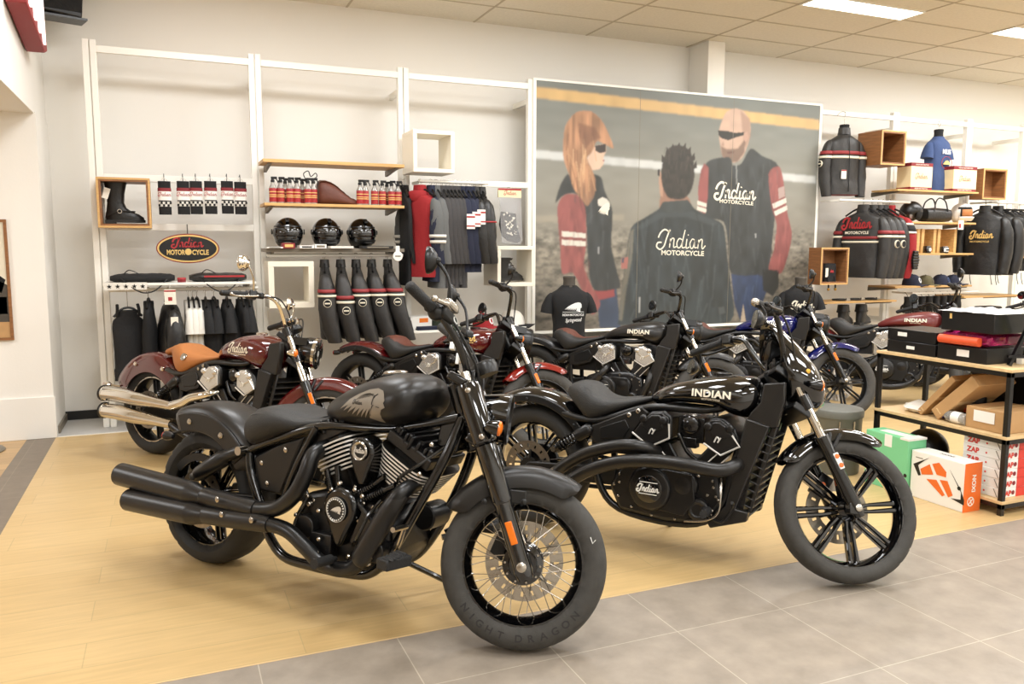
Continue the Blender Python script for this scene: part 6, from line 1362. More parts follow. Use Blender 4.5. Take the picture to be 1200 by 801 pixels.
for i, (px, m, l, k) in enumerate(RJ):
    q = at(px, 240, YR); st = [(-.21, .032, 'stripe_red'), (-.25, .02, 'stripe_cream')] if k < 2 and m != 'leather' else None
    if k == 2: st = [(-.13, .018, 'stripe_cream'), (-.17, .06, 'cloth_black'), (-.21, .018, 'stripe_cream')]
    t, z0 = garment('leather_jacket' if m != 'cloth_red' else 'padded_jacket', l, 'jacket', (q.x, YR, z_r), PI+.25 if i == 0 else PI+.1, m, L=.64, W=.46, D=.17, seed=70+i, arm=.07, stripe=st, patch=(-.32 if k == 1 else None), chest=[(-.26, .026, 'stripe_red'), (-.30, .018, 'stripe_cream')] if i == 0 else None); t.scale = (1.1, 1.1, 1.2)
    # the front faces away to the left wall; the near sleeve is the +y one after the half turn
    if i == 0:
        b = MB(); f = lambda a, c: (.094, -a*-1*1.0, z0-.16+c)
        script(b, lambda a, c: (.106, a, z0-.17+c), .10, .22); b.build('back_script', 'letter_red', t)
        b = MB(); word(b, 'MOTORCYCLE', lambda a, c: (.106, a, z0-.225+c), .026, .04, wid=.26); b.build('back_lettering', 'letter_cream', t)
    if k in (1,):
        p = V((0, .46*.545+.075, z0-.32)); b = MB(); b.lathe([(.036, -.012), (.036, .002), (.03, .004), (.001, .004)], p, (0, 1, 0), 24); s_ = b.build('arm_badge', 'stripe_cream', t); b = MB(); b.lathe([(.03, .002), (.03, .0055), (.001, .0055)], p, (0, 1, 0), 24); b.build('badge_field', 'cloth_black', s_)
    if k == 2:
        p = V((.0, .46*.545+.07, z0-.47)); b = MB()
        for j in range(7): b.tube([p+V((-.05+.012*abs(j-3)*.5, .01, .075-.025*j)), p+V((.05-.012*abs(j-3)*.5, .01, .075-.025*j))], .014, 8)
        b.build('elbow_pad', 'black_plastic', t)
xa, xb, zb, _ = deepbox('wooden box with a black bag below the script jacket', (963, 290), (993, 333), .19, Y=6.86)
t = thing('bag', 'small black bag with red mark in the wooden box', 'bag', ((xa+xb)/2, 6.945, zb+.002)); b = MB(); rs = [[(.085*k*math.copysign(abs(math.cos(a))**.5, math.cos(a)), .04*math.copysign(abs(math.sin(a))**.6, math.sin(a)), z) for a in np.linspace(0, 2*PI, 20, False)] for z, k in ((0, .95), (.02, 1), (.14, 1.02), (.18, .98), (.2, .85))]; b.rings(rs); b.build('bag_body', 'cloth_black', t, angle=60)
b = MB(); b.prism([(-.02, .1), (-.005, .135), (.005, .115), (.02, .13), (.035, .1)], -.044, -.041); b.build('bag_mark', 'letter_red', t); b = MB(); b.bb((-.088, -.046, .05), (-.05, -.043, .15)); b.build('bag_tag', 'tag', t)
for s in (-.05, .05): b = MB(); b.tube([(s, -.04, .06), (s, -.055, -.02), (s, -.06, -.07)], .01, 6); o = b.build('strap', 'cloth_black', t); b = MB(); b.sph((s, -.06, -.085), .016, 10, 8); b.build('strap_bead', 'gold', o)
zW = shelf('long low oak shelf with silver goods behind the blue motorcycle', (966, 354), (1051, 351), Y=YS, depth=.35)
for i, (px, l) in enumerate(((985, 'first silver patterned belt from the left, low oak shelf'), (1003, 'second silver patterned belt on the low oak shelf'), (1022, 'third silver patterned belt on the low oak shelf'))):
    q = at(px, 352, YS+.12); t = thing('belt', l, 'belt', (q.x, YS+.14, zW), (0, 0, .2*i-.2), 'belts on the low oak shelf'); b = MB(); b.tube([(.07*math.cos(a)*(1+.1*math.sin(3*a)), .06*math.sin(a), .012) for a in np.linspace(0, 5.9, 22)], .012, 6); b.build('strap', 'leather_charcoal', t); b = MB(); b.box((.09, -.03, .015), (.05, .02, .025)); b.build('buckle', 'steel', t)
zL = .60
for px, l, m in ((988, 'left of two dark ankle boots low behind the matte red motorcycle', 'leather'), (1009, 'right of two dark ankle boots low behind the matte red motorcycle', 'leather')): q = at(px, 372, YS+.15); boot(l, q.x, YS+.15, zL, .3, m, h=.17, lace=True)
b = MB(); b.bb((PX[4]+.06, YS, zL-.03), (PX[6], YP, zL)); b.bb((PX[4]+.06, YS+.02, zL-.08), (PX[6], YS+.04, zL-.03)); tag(b.build('low_shelf', 'white_board'), 'low white shelf carrying dark ankle boots on the right', 'shelf')
# middle right bay
z1 = shelf('oak shelf with two cream cartons and the blue shirt', (1052, 222), (1147, 224), Y=YS, depth=.38)
q = at(1100, 222, YS+.2)
t, z0 = garment('shirt_bust', 'blue printed tee on a bust between two cream cartons', 'clothing display', (q.x, YS+.25, z1+.76+.022), -PI/2+.12, 'cloth_blue', L=.655, W=.37, D=.21, sleeve='short', collar=False, hang=False, seed=81, bust=True, arm=.066, neck=.065, drop=.12); torso_bust(t, z0, 'cloth_black', .055)
b = MB(); word(b, 'MILES', lambda a, c: (.13-.9*a*a, a-.005, z0-.215+c), .055, .04, wid=.16); b.build('chest_lettering', 'letter_white', t)
b = MB(); b.prism([(-.07, -.02), (-.05, .0), (-.02, .025), (.02, .03), (.06, .0), (.07, -.02)], .125, .129, lambda p, r, s: (s, p, z0-.32+r)); b.build('chest_emblem', 'letter_gold', t)
b = MB(); b.tube([(.127, .1*math.cos(a), z0-.32+.075*math.sin(a)) for a in np.linspace(0, 2*PI, 30)], .003, 5); b.build('chest_ring', 'letter_red', t)
b = MB(); b.tube([(-.01, 0, .02), (-.01, 0, .05), (.01, 0, .07), (.02, 0, .04), (0, 0, .0)], .004, 6, 4); b.build('hook', 'steel', t)
def carton(label, px0, px1, py0, d=.2):
    a, c = at(px0, 222, YS+.01), at(px1, 222, YS+.01); w = c.x-a.x; h = at(px0, py0, YS+.01).z-z1; t = thing('carton', label, 'box', ((a.x+c.x)/2, YS+.015+d/2, z1))
    b = MB(); b.bb((-w/2, -d/2, 0), (w/2, d/2, h)); b.build('carton_body', 'box_cream', t, bevel=.002)
    for z_, zz in ((0, .03), (h-.04, h)): b = MB(); b.bb((-w/2-.001, -d/2-.001, z_), (w/2+.001, d/2+.001, zz)); o = b.build('carton_band', 'box_maroon', t); b = MB(); word(b, 'INDIAN MOTORCYCLE', lambda x, y: (x, -d/2-.002, (z_+zz)/2-.006+y), .013, .03, wid=w*.6); b.build('band_lettering', 'letter_cream', o)
    b = MB(); script(b, lambda x, y: (x, -d/2-.002, h*.42+y), .06, .12); b.build('carton_script', 'letter_red', t)
carton('cream and maroon carton left of the blue shirt', 1067, 1092, 190); carton('cream and maroon carton right of the blue shirt', 1117, 1144, 194)
z2 = shelf('oak shelf with two open helmets and a black bag', (1055, 259), (1144, 261), Y=YS, depth=.36)
q = at(1067, 258, YS+.15); helmet('matte black open-face helmet left of the black bag', (q.x, YS+.15, z2), -1.0, 'open', 'matte_black')
q = at(1126, 258, YS+.15); helmet('white retro helmet with a dark opening, right of the black bag', (q.x, YS+.15, z2), -1.75, 'retro', 'carton_white')
q = at(1096, 258, YS+.16); t = thing('duffel_bag', 'black leather duffel bag between two helmets on the right rack', 'bag', (q.x, YS+.18, z2)); rs = [[(x, .10*k*math.copysign(abs(math.cos(a))**.7, math.cos(a)), max(.0, .085+.085*k*math.copysign(abs(math.sin(a))**.7, math.sin(a))*wob(int(a*5), x*2, .06))) for a in np.linspace(0, 2*PI, 22, False)] for x, k in ((-.21, .6), (-.2, .9), (-.1, 1), (0, 1.03), (.1, 1), (.2, .9), (.21, .6))]; b = MB(); b.rings(rs); b.build('bag_body', 'leather', t, angle=60)
for s in (-.09, .08): b = MB(); b.tube([(-.11, s, .13), (-.08, s*.9, .24), (0, s*.7, .29), (.08, s*.9, .25), (.12, s, .13)], .008, 8, 6); b.build('bag_handle', 'leather_charcoal', t)
z3 = shelf('oak shelf with wooden cubbies holding three jars', (1057, 296), (1141, 297), Y=YS, depth=.36)
def cubby(label, px0, px1, py0, dep=.2):
    a, c = at(px0, 296, YS+.06), at(px1, 296, YS+.06); w = c.x-a.x; h = at(px0, py0, YS+.06).z-z3; t = thing('wood_cubby', label, 'box shelf', (a.x, YS+.06, z3)); b = MB(); b.bb((0, 0, 0), (w, dep, .012)); b.bb((0, 0, .012), (.045, dep, h)); b.bb((w-.045, 0, .012), (w, dep, h)); b.bb((.045, dep-.01, .012), (w-.045, dep, h)); b.build('frame', 'oak', t, bevel=.002)
for px0, px1, l in ((1058, 1077, 'wooden cubby behind the left jar'), (1079, 1096, 'wooden cubby behind the middle jar with round logo'), (1098, 1120, 'wooden cubby behind the right white-labelled jar')): cubby(l, px0, px1, 268)
for px, l, m, sc in ((1064, 'tall dark jar at the left of the cubbies', 0, (.032, .1)), (1087, 'dark jar with a round white logo, middle of the cubbies', 1, (.045, .085)), (1107, 'dark jar with a white label, right of the cubbies', 2, (.05, .08))):
    q = at(px, 295, YS+.03); t = thing('jar', l, 'jar', (q.x, YS+.0, z3) if 0 else (q.x, YS+.04, z3)); r, h = sc; b = MB(); b.lathe([(.001, 0), (r*.95, 0), (r, .006), (r, h*.92), (r*.9, h), (.001, h)], (0, -.0, 0), (0, 0, 1), 24); b.build('jar_body', 'gloss_black', t)
    if m == 0: b = MB(); b.lathe([(r*.7, h), (r*.75, h+.03), (.001, h+.032)], (0, 0, 0), (0, 0, 1), 16); b.build('jar_lid', 'clear_plastic', t)
    if m == 1: b = MB(); b.lathe([(.022, 0), (.02, .002), (.012, .002), (.012, 0)], (0, -r, h*.5), (0, -1, 0), 20); b.lathe([(.008, 0), (.001, .002)], (0, -r, h*.5), (0, -1, 0), 12); b.build('jar_logo', 'letter_white', t)
    if m == 2: b = MB(); b.rings([[(r*1.01*math.sin(a), -r*1.01*math.cos(a), z) for a in np.linspace(-.9, .9, 12)]+[(r*.99*math.sin(a), -r*.99*math.cos(a), z) for a in np.linspace(.9, -.9, 12)] for z in (.018, .062)]); o = b.build('jar_label', 'letter_white', t); b = MB(); b.box((0, -r-.002, .04), (.05, .002, .018)); b.build('label_bar', 'carton_black', o)
q = at(1126, 264, YS-.003); t = thing('price_card', 'small white and red card hanging at the right end of the helmet shelf', 'tag', q); b = MB(); b.bb((-.045, -.002, -.05), (.045, .002, .06)); b.build('card', 'tag', t); b = MB(); b.bb((-.035, -.0035, -.03), (0, -.002, .02)); each(b, 'card_print', 'letter_red', t)
z4 = shelf('oak shelf carrying four caps on the right rack', (1049, 334), (1139, 335), Y=YS, depth=.40)
for px, l, m, p_, s in ((1069, 'navy cap with a white round patch, left of four caps', 'cloth_navy', 'letter_white', 1.15), (1085, 'olive cap, second from the left of four caps', 'cloth_olive', 'torso', 1.05), (1103, 'blue cap, third from the left of four caps', 'cloth_navy', 'cloth_blue', 1.1), (1117, 'dark navy cap, rightmost of four caps', 'cloth_navy', 'letter_white', 1.05)): q = at(px, 333, YS+.14); cap(l, q.x, YS+.15, z4, -1.2, m, patch=p_, sc=s)
# gloves hanging below the caps
z5 = at(1095, 343, YR).z; hangrail('white bar holding a row of black gloves', PX[5]+.06, PX[6]-.06, z5)
GL = ['first', 'second', 'third', 'fourth', 'fifth', 'sixth', 'seventh', 'eighth']
for i in range(8):
    q = at(1062+8.3*i, 345, YR); t = thing('glove', 'black leather glove, %s from the left in the row under the caps' % GL[i], 'glove', (q.x, YR-.0, z5), (0, 0, .5), 'gloves under the caps')
    b = MB(); rs = [[(.02*k2*math.cos(a), .05*k*math.sin(a)-.02, z) for a in np.linspace(0, 2*PI, 14, False)] for z, k, k2 in ((-.035, .9, 1.1), (-.10, .8, 1), (-.13, .95, 1), (-.17, 1, 1), (-.185, .9, .8))]; b.rings(rs); b.build('palm', 'leather', t)
    for j in range(4): b = MB(); y = -.056+.024*j; b.tube([(0, y, -.18), (.004, y, -.21), (.012, y, -.245+.008*abs(j-1))], [.0125, .0125, .010], 8, 3); b.build('finger', 'leather', t)
    b = MB(); b.tube([(0, .025, -.14), (.005, .045, -.165), (.01, .05, -.195)], [.014, .013, .01], 8, 3); b.build('thumb', 'leather', t); b = MB(); b.tube([(0, .02, .016), (0, .0, .0), (0, -.02, -.04)], .003, 5, 3); b.build('hook', 'hanger', t)
    b = MB(); b.box((.022, -.02, -.06), (.004, .06, .02)); b.build('wrist_strap', 'cloth_grey', t)
# far right bay
deepbox('wooden box at the right, high beside the cream cartons', (1153.5, 197), (1178, 234), .18, Y=6.98)
q = at(1122, 229, YP); z6 = at(1165, 237, YR).z; hangrail('white bar holding black jackets and vests at the right', PX[6]+.06, PX[7]-.03, z6)
for i, (px, l, k, W_, tx) in enumerate(((1155, 'black leather jacket with cream lettering at the far right', 'long', .44, 1), (1170, 'black leather jacket behind the lettered one, far right', 'long', .44, 0), (1180, 'first of three black leather vests at the far right', None, .44, 0), (1187, 'middle one of three black leather vests at the far right', None, .44, 0), (1195, 'last of three black leather vests at the far right', None, .44, 0))):
    q = at(px, 240, YR); t, z0 = garment('leather_jacket' if k else 'leather_vest', l, 'jacket' if k else 'vest', (q.x, YR, z6), PI+.3 if i == 0 else PI+.12, 'leather', L=.66 if k else .62, W=W_, D=.17 if k else .13, seed=90+i, sleeve=k, arm=.075, collar=bool(k)); t.scale = (1.1, 1.1, 1.2)
    if tx: b = MB(); script(b, lambda a, c: (.108, a+.02, z0-.28+c), .075, .24); word(b, 'MOTORCYCLE', lambda a, c: (.108, a, z0-.325+c), .018, .03, wid=.2); b.build('back_lettering', 'letter_gold', t)
    if i in (0, 3):
        b = MB()
        for s in (-.12, .1, .15): b.tube([(0, s, z0-.64), (.01, s+.01, z0-.70), (-.005, s+.02, z0-.76)], .004, 5, 3)
        each(b, 'lace', 'leather', t)
z7 = shelf('empty oak shelf low at the far right', (1130, 347), (1197, 345), Y=YS, depth=.42)
q = at(1157, 372, YS+.2); t = thing('bag', 'black bag under the empty oak shelf at the far right', 'bag', (q.x, YS+.2, zL-.13)); b = MB(); b.prism([(-.17, 0), (-.18, .27), (-.15, .29), (.15, .29), (.17, .27), (.16, 0)], -.08, .08); b.build('bag_body', 'leather', t, bevel=.02); b = MB(); b.prism([(-.17, .1), (-.175, .26), (.165, .26), (.162, .1)], -.095, -.08); b.build('bag_flap', 'cloth_black', t, bevel=.006)
b = MB(); b.bb((PX[6]+.05, YS, zL-.16), (PX[7]+1.2, YP, zL-.13)); tag(b.build('low_shelf', 'white_board'), 'low white shelf under the black bag at the far right', 'shelf')
crate('wood_box', 'wooden box cut by the right edge beside the vests', (1199, 268), (1222, 302), 'walnut', Y=6.78, depth=.14, th=.03, back='walnut')

# ------------------------------------------------------------------ shelf table with stock, front right
TX0, TX1, TY0, TY1, TZ = 4.262, 4.72, 2.98, 3.90, .835
tb = thing('shelf_table', 'black steel and pale wood shelf table holding stock at front right', 'table', ((TX0+TX1)/2, (TY0+TY1)/2, 0)); o = tb.location
B_ = lambda b, a, c: b.bb([p-q for p, q in zip(a, o)], [p-q for p, q in zip(c, o)])
for z, n in ((TZ, 'tabletop'), (.455, 'middle_shelf'), (.085, 'bottom_shelf')):
    b = MB(); B_(b, (TX0-.005, TY0-.005, z-.018), (TX1+.005, TY1+.005, z)); b.build(n, 'table_wood', tb, bevel=.002)
    b = MB(); B_(b, (TX0, TY0, z-.045), (TX1, TY0+.025, z-.018)); B_(b, (TX0, TY1-.025, z-.045), (TX1, TY1, z-.018)); B_(b, (TX0, TY0+.025, z-.045), (TX0+.025, TY1-.025, z-.018)); B_(b, (TX1-.025, TY0+.025, z-.045), (TX1, TY1-.025, z-.018)); b.build('shelf_rim', 'satin_black', tb)
for x in (TX0, TX1-.028):
    for y in (TY0, TY1-.028): b = MB(); B_(b, (x, y, .0), (x+.028, y+.028, TZ-.018)); b.build('leg', 'satin_black', tb, bevel=.002)
b = MB(); B_(b, (TX1-.012, TY0+.03, .1), (TX1-.006, TY1-.35, .8)); b.build('back_sheet', 'carton_black', tb)
def sbox(name, label, a, c, m, rot=0, cat='box', bev=.003, group=None):
    cx, cy = (a[0]+c[0])/2, (a[1]+c[1])/2; t = thing(name, label, cat, (cx, cy, a[2]), (0, 0, rot), group); b = MB(); b.bb((a[0]-cx, a[1]-cy, 0), (c[0]-cx, c[1]-cy, c[2]-a[2])); b.build('box_body', m, t, bevel=bev); return t
z = TZ
t = sbox('flat_box', 'lower flat black box at the far end of the table top', (4.30, 3.50, z), (4.62, 3.86, z+.075), 'carton_black'); b = MB(); b.bb((-.161, -.03, .03), (-.1595, .03, .05)); b.build('box_label', 'carton_white', t)
t = sbox('flat_box', 'upper flat black box at the far end of the table top', (4.31, 3.51, z+.0755), (4.62, 3.87, z+.15), 'carton_black'); b = MB(); b.bb((-.156, .03, .03), (-.1545, .1, .055)); b.build('box_label', 'carton_white', t)
t = sbox('flat_box', 'wide black box under the magenta bag on the table top', (4.30, 3.16, z), (4.66, 3.485, z+.09), 'carton_black'); b = MB(); b.bb((-.1815, -.05, .03), (-.1795, .03, .07)); b.build('box_label', 'carton_white', t)
t = thing('film_bag', 'magenta clear bag around an orange roll between black boxes', 'bag', (4.49, 3.32, z+.092)); rs = [[(x+.02, .16*k*math.copysign(abs(math.cos(a))**.4, math.cos(a))*(1+.04*math.sin(9*a)), max(.0, .043+.04*k2*math.copysign(abs(math.sin(a))**.5, math.sin(a)))) for a in np.linspace(0, 2*PI, 24, False)] for x, k, k2 in ((-.2, .92, .7), (-.18, 1, 1), (0, 1.02, 1), (.16, 1, 1), (.18, .92, .7))]; b = MB(); b.rings(rs); b.build('film', 'magenta_film', t)
t2_ = thing('paper_roll', 'orange roll in front of the magenta bag on the table', 'roll', (4.292, 3.335, z+.125)); b = MB(); b.cyl((0, -.13, 0), (0, .13, 0), .026, n=18); b.build('roll_body', 'orange_roll', t2_)
t = sbox('flat_box', 'large black box topped with white film, highest on the table', (4.30, 3.13, z+.178), (4.66, 3.47, z+.29), 'carton_black'); b = MB(); b.bb((-.181, .10, .07), (-.1795, .115, .1)); b.build('box_label', 'letter_gold', t)
t = thing('film_sheet', 'crumpled white plastic sheet lying on the highest black box', 'sheet', (4.48, 3.30, z+.295)); b = MB(); n = 15; vs = []
for i in range(n):
    for j in range(n):
        x, y = (i/(n-1)-.5)*.40, (j/(n-1)-.5)*.40; e = max(abs(x)-.165, abs(y)-.155, 0); vs.append((x*.97, y*.97, .004+.013*abs(math.sin(i*1.1+j*.7)*math.cos(j*.9-i*.5))*(1-min(1, e*22))-(min(e, .02)*.3)))
b.add(vs, [(i*n+j, i*n+j+1, (i+1)*n+j+1, (i+1)*n+j) for i in range(n-1) for j in range(n-1)]); b.build('sheet', 'white_film', t, solid=.0015)
# easel sign
t = thing('easel_sign', 'black A-frame easel with a yellow board on the table corner', 'sign', (4.50, 3.03, z), (0, 0, -.5)); 
for s in (-1, 1):
    b = MB(); b.tube([(s*.13, -.04, .0), (s*.0+s*.012, .0, .32)], .0001, 4); b = MB(); R = roty(-s*.38).to_3x3(); b.box((s*.07, -.02, .165), (.016, .03, .345), R); b.build('easel_leg', 'satin_black', t)
b = MB(); b.box((0, .055, .15), (.014, .02, .32), rotx(.3).to_3x3()); b.build('back_leg', 'satin_black', t); b = MB(); b.bb((-.15, -.045, .05), (.15, -.025, .065)); b.build('easel_ledge', 'satin_black', t)
b = MB(); b.bb((-.02, .0, .07), (.18, .008, .27)); q = b.build('sign_board', 'sign_yellow', t); b = MB(); b.lathe([(.07, 0), (.07, .002), (.001, .002)], (.1, -.001, .1), (0, -1, 0), 24); b.build('sign_print', 'cloth_green', q)
t = sbox('carton', 'white pad lying at the near end of the table top', (4.50, 3.09, z+.001), (4.64, 3.125, z+.05), 'carton_white')
# middle shelf
z = .455
def lean(label, y0, x0, w, h, th, ang, m='carton', fl=None):
    t = thing('mailer_carton', label, 'box', (x0, y0, z), (math.radians(-ang), 0, 0)); b = MB(); b.bb((0, 0, 0), (w, th, h)); b.build('carton_body', m, t, bevel=.003)
    b = MB(); b.bb((-.0015, th*.2, h*.1), (0.001, th*.8, h*.12)); b.bb((-.001, -.001, h*.45), (w*.9, .0, h*.53)); b.build('tape', 'table_wood', t)
    return t
lean('brown mailer carton leaning at the front on the middle shelf', 3.46, 4.31, .32, .36, .075, -46); lean('brown mailer carton leaning behind, on the middle shelf', 3.60, 4.33, .3, .34, .04, -42)
t = thing('packing_paper', 'crumpled white packing paper between the leaning cartons', 'paper', (4.40, 3.62, z+.0)); b = MB(); rs = [[(.02+.1*k*math.cos(a)*wob(j, y*3, .15), y-.01, .03+(-y+.0)*-.0+max(-.028, (.035*k)*math.sin(a)*wob(j, y, .3))) for j, a in enumerate(np.linspace(0, 2*PI, 14, False))] for y, k in ((-.03, .3), (-.01, .8), (.05, 1), (.1, .9), (.16, .4))]; b.rings(rs); b.build('paper', 'cloth_white', t, angle=20)
q = (4.50, 3.36); t = thing('paint_can', 'black and orange tin on the middle shelf', 'tin', (q[0], q[1], z+.001)); b = MB(); b.lathe([(.001, 0), (.06, 0), (.06, .155), (.063, .157), (.063, .165), (.055, .166), (.052, .158), (.001, .158)], (0, 0, 0), (0, 0, 1), 28); b.build('can_body', 'carton_black', t); b = MB(); b.lathe([(.0605, .05), (.061, .052), (.061, .1), (.0605, .102)], (0, 0, 0), (0, 0, 1), 28, True); b.build('can_label', 'orange_roll', t); b = MB(); b.lathe([(.063, .157), (.064, .161), (.063, .165)], (0, 0, 0), (0, 0, 1), 28, True); b.build('can_rim', 'steel', t)
t = thing('clear_bottle', 'clear bottle with a blue cap lying on the middle shelf', 'bottle', (4.315, 3.46, z+.036)); b = MB(); b.lathe([(.001, -.0), (.03, 0), (.035, .01), (.035, .12), (.02, .15), (.014, .165), (.001, .166)], (0, -.19, 0), (.1, 1, .0), 20); b.build('bottle_body', 'clear_plastic', t); b = MB(); b.lathe([(.001, 0), (.018, 0), (.018, .03), (.001, .031)], (.017, -.03, -.006), (.1, 1, .0), 16); b.build('bottle_cap', 'deep_blue', t); b = MB(); b.lathe([(.0355, .03), (.0355, .09)], (0, -.19, 0), (.1, 1, 0), 20); b.build('bottle_sleeve', 'carton_white', t)
t = sbox('carton', 'brown carton with a white label on the middle shelf near end', (4.305, 3.025, z+.001), (4.62, 3.27, z+.126), 'carton'); b = MB(); b.bb((-.162, -.06, .045), (-.1595, .07, .11)); b.build('box_label', 'carton_white', t); b = MB(); b.bb((-.16, -.01, .1245), (.16, .01, .1262)); b.build('tape', 'table_wood', t)
# bottom shelf
z = .085
for i in range(6):
    t = sbox('parts_box', 'white and red printed box, %s of six stacked' % ['lowest', 'second from the bottom', 'third from the bottom', 'third from the top', 'second from the top', 'topmost'][i], (4.30+.002*(i % 2), 3.02, z+.0005+i*.055), (4.62, 3.27, z+.055+i*.055), 'carton_white', group='stack of printed boxes under the table')
    x = -.1605-.001*(i % 2)*0; b = MB(); word(b, 'ZAP', lambda a, c: (-.1618, -a+.06, .012+c), .03, .06, wid=.08); b.build('box_lettering', 'carton_red', t); b = MB(); b.lathe([(.006, 0), (.001, .0006)], (-.1615, -.025, .025), (-1, 0, 0), 10); b.build('box_dot', 'carton_red', t); b = MB(); b.prism([(-.11, .005), (-.085, .05), (-.08, .05), (-.105, .005)], -.1618, -.1612, lambda p, r, s: (s, p, r)); b.build('print_line', 'trim_grey', t)
    b = MB(); word(b, 'ZAP', lambda a, c: (-.11+a, -.1272, .012+c), .03, .06, wid=.08); b.build('side_lettering', 'carton_red', t); b = MB(); b.bb((-.03, -.1272, .001), (.161, -.124, .054)); o_ = b.build('red_panel', 'carton_red', t); b = MB(); b.lathe([(.013, 0), (.001, .0005)], (-.055, -.1272, .027), (0, -1, 0), 16); b.build('round_mark', 'box_maroon', t)
helmet('black helmet with a red rim stripe behind the green box', (4.47, 3.66, .085), 2.6, 'open', 'satin_black', 1.05)
t_ = [o for o in bpy.data.objects if o.name.startswith('helmet') and o.get('label', '').startswith('black helmet with a red')][0]
b = MB(); b.lathe([(.127, .0), (.131, .004), (.131, .016), (.127, .02)], (0, 0, .045), (0, 0, 1), 32, True); b.build('rim_stripe', 'letter_red', t_)
t = sbox('parts_box', 'flat black packet lying beside the stack of printed boxes', (4.34, 3.30, z), (4.6, 3.5, z+.05), 'carton_black'); b = MB(); b.bb((-.1, -.06, .0495), (.05, .05, .051)); b.build('box_label', 'carton_white', t)
# boxes on the floor
t = sbox('green_box', 'mint green box standing on the floor beside the white and orange box', (4.095, 3.475, 0), (4.245, 3.80, .345), 'carton_green'); b = MB(); b.bb((-.0765, -.165, .335), (.0765, -.10, .347)); b.bb((-.03, -.1, .342), (.04, .1, .3465)); b.bb((-.0765, -.04, .27), (-.0745, .015, .3455)); b.build('white_tape', 'carton_white', t); b = MB(); b.lathe([(.012, 0), (.001, .001)], (-.0755, -.15, .12), (-1, 0, 0), 14); b.build('finger_hole', 'black_plastic', t)
t = sbox('printed_box', 'white box with orange end and shield emblem on the floor', (4.118, 3.108, 0), (4.255, 3.468, .285), 'carton_white'); X = -.0692
b = MB(); b.bb((-.0685, -.1815, .0), (.0695, -.179, .285)); og = b.build('orange_end', 'carton_orange', t)
F = lambda y, z_: (X, -y, z_)
def flat(nm, P, m, par=t): P = [(a_*1.13, .145+(c_-.14)*1.25) for a_, c_ in P]; b = MB(); b.prism(P, 0, .0008, lambda a, c, s: (X-s, -a, c)); return b.build(nm, m, par)
flat('emblem_stroke', [(-.145, .185), (-.05, .235), (-.075, .218), (-.115, .185), (-.095, .14), (-.11, .135)], 'carton_black'); flat('emblem_stroke', [(.165, .06), (.165, .085), (.14, .13), (.075, .205), (.145, .115), (.145, .082), (.09, .075)], 'carton_black')
for P in ([(-.1, .17), (-.045, .205), (-.02, .16), (-.09, .145)], [(-.03, .21), (.01, .225), (.055, .19), (.055, .165), (-.0, .165)], [(-.06, .13), (-.0, .14), (.055, .08), (.04, .07)], [(.02, .145), (.065, .15), (.1, .09), (.075, .075)]): flat('emblem_panel', P, 'carton_orange')
b = MB(); b.lathe([(.012, 0), (.001, .001)], (X-.0005, -.15, .135), (-1, 0, 0), 16); b.build('finger_hole', 'black_plastic', t); b = MB(); b.add([F(-.15, .245), F(-.10, .245), F(-.10, .25), F(-.15, .25)], [(0, 1, 2, 3)]); b.build('small_print', 'trim_grey', t)
b = MB()
word(b, 'IXON', lambda a, c: (.0+.022-c, -.1822, .165+a), .03, .05, wid=.10)
b.build('end_lettering', 'carton_white', og); b = MB(); b.lathe([(.026, 0), (.028, .0006), (.022, .0006), (.022, 0)], (-.01, -.1818, .06), (0, -1, 0), 24, True)
for a in (0, 1.57): c_, s_ = math.cos(a+.6)*.02, math.sin(a+.6)*.026; b.tube([(-.01-c_, -.182, .06-s_), (-.01+c_, -.182, .06+s_)], .003, 5)
b.build('end_emblem', 'carton_white', og); b = MB(); word(b, 'IXON', lambda a, c: (.02-c, a, .2856), .02, .04, wid=.09); b.build('top_lettering', 'carton_black', t)
# pedal bin
t = thing('waste_bin', 'dark grey lidded bin with a wire handle by the front wheel', 'bin', (4.12, 4.08, 0)); b = MB(); b.lathe([(.001, 0), (.15, 0), (.155, .01), (.162, .38), (.165, .385), (.16, .388), (.001, .388)], (0, 0, 0), (0, 0, 1), 40); b.build('bin_body', 'bin_grey', t); b = MB(); b.lathe([(.17, .382), (.172, .415), (.165, .43), (.12, .438), (.001, .442)], (0, 0, 0), (0, 0, 1), 40); b.build('bin_lid', 'bin_grey', t)
b = MB(); a0 = math.radians(-112); F2 = lambda da, z_: (.175*math.cos(a0+da), .175*math.sin(a0+da), z_); b.tube([F2(-.28, .37), F2(-.28, .23), F2(-.2, .205), F2(0, .198), F2(.2, .205), F2(.28, .23), F2(.28, .37)], .005, 8, 4); b.build('bin_handle', 'steel', t)

# ------------------------------------------------------------------ left edge
t = thing('loudspeaker', 'black loudspeaker on a bracket in the upper left corner', 'speaker', (at(70, 5, 7.45).x, 7.45, at(70, 21, 7.45).z), (0, 0, .3)); b = MB(); b.prism([(-.15, .02), (.13, 0), (.16, .36), (-.16, .36)], -.11, .11); b.build('cabinet', 'black_plastic', t, bevel=.01); b = MB(); b.bb((-.13, -.118, .04), (.13, -.108, .34)); b.build('grille', 'cloth_black', t); b = MB(); b.bb((-.16, -.1, -.012), (.17, .1, .004)); b.bb((-.175, -.03, -.02), (-.15, .03, .2)); b.bb((-.03, .1, .06), (.03, .38, .1)); b.build('wall_bracket', 'satin_black', t)
t = thing('lit_sign', 'red and white lit letter sign cut off at the top left edge', 'sign', (-.86, 6.6, 2.9)); R_ = (.0, .0)
b = MB(); b.prism([(-.5, .12), (.28, -.02), (.42, .02), (.30, .55), (-.5, .6)], 0, .12, lambda p, r, s: (s, p, r)); b.build('sign_body', 'stripe_red', t, bevel=.008)
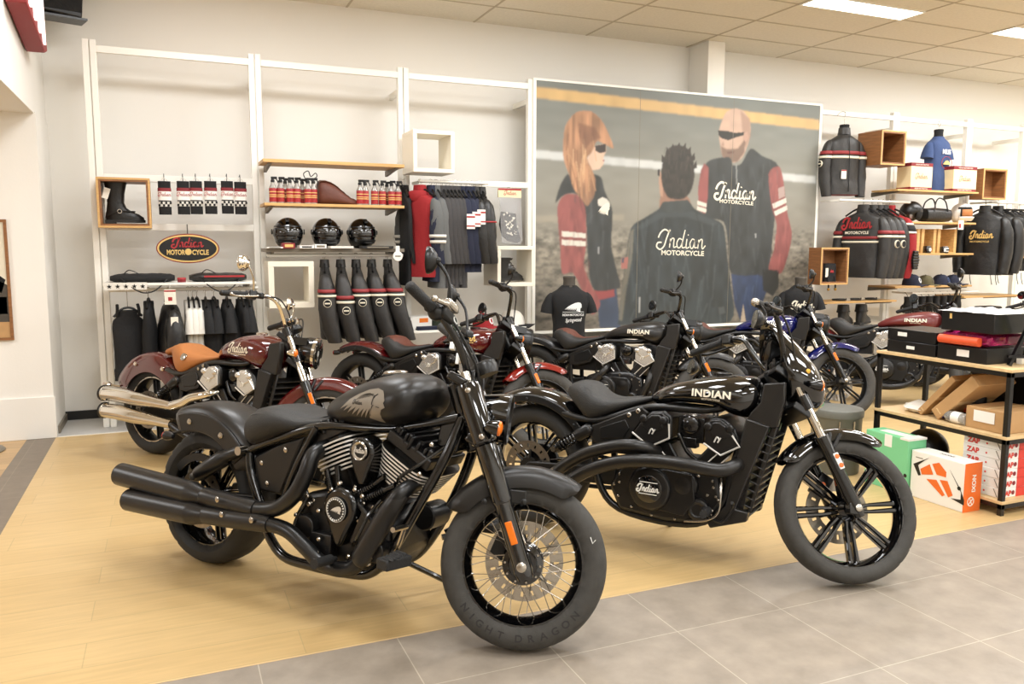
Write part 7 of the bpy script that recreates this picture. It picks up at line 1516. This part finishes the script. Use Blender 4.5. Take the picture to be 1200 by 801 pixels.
for i in range(4):
    b = MB(); y = -.42+.2*i; b.prism([(y, .14-.035*i), (y+.05, .13-.035*i), (y+.02, .53-.0*i), (y-.03, .53)], .12, .135, lambda p, r, s: (s, p, r)); b.build('lit_stroke', 'neon', t)
b = MB(); b.bb((-.005, -.3, .1), (.0, .2, .5)); b.build('mount_plate', 'steel', t)
t = thing('framed_picture', 'framed motorcycle print on the white wall at the left edge', 'picture', (at(4, 257, 7.16).x-.32, 7.16, at(14, 398, 7.16).z)); w_ = at(17, 398, 7.16).x-t.location.x; h_ = at(8, 257, 7.16).z-t.location.z
b = MB(); b.bb((-.1, -.02, 0), (w_, -.001, .02)); b.bb((-.1, -.02, h_-.02), (w_, -.001, h_)); b.bb((w_-.02, -.02, .02), (w_, -.001, h_-.02)); b.bb((-.1, -.02, .02), (-.08, -.001, h_-.02)); b.build('picture_frame', 'walnut', t)
b = MB(); b.bb((-.08, -.012, .02), (w_-.02, -.003, h_-.02)); pr_ = b.build('print', 'stripe_cream', t)
for P, m in ([[(-.08, .02), (w_-.02, .02), (w_-.02, .14), (-.08, .14)], 'carton'], [[(-.08, .14), (w_-.02, .14), (w_-.02, .42), (w_-.1, .47), (-.08, .44)], 'torso'], [[(w_-.14, .40), (w_-.06, .36), (w_-.03, .46), (w_-.1, .52)], 'cloth_black'], [[(w_-.12, .2), (w_-.03, .2), (w_-.03, .33), (w_-.12, .33)], 'cloth_black']): b = MB(); b.prism(P, -.0135, -.0125); b.build('print_shape', m, pr_)
b = MB(); b.lathe([(.04, 0), (.001, .0006)], (w_-.09, -.0135, h_-.1), (0, -1, 0), 18); b.build('print_moon', 'letter_cream', pr_)
t = thing('stand_base', 'round grey sign base on the floor at the left edge', 'stand', (-1.36, 6.85, 0)); b = MB(); b.lathe([(.001, 0), (.2, 0), (.205, .006), (.19, .018), (.04, .026), (.001, .026)], (0, 0, 0), (0, 0, 1), 40); b.build('base_plate', 'trim_grey', t); b = MB(); b.cyl((-.05, 0, .02), (-.05, 0, 1.2), .014, n=12); b.build('pole', 'trim_grey', t)
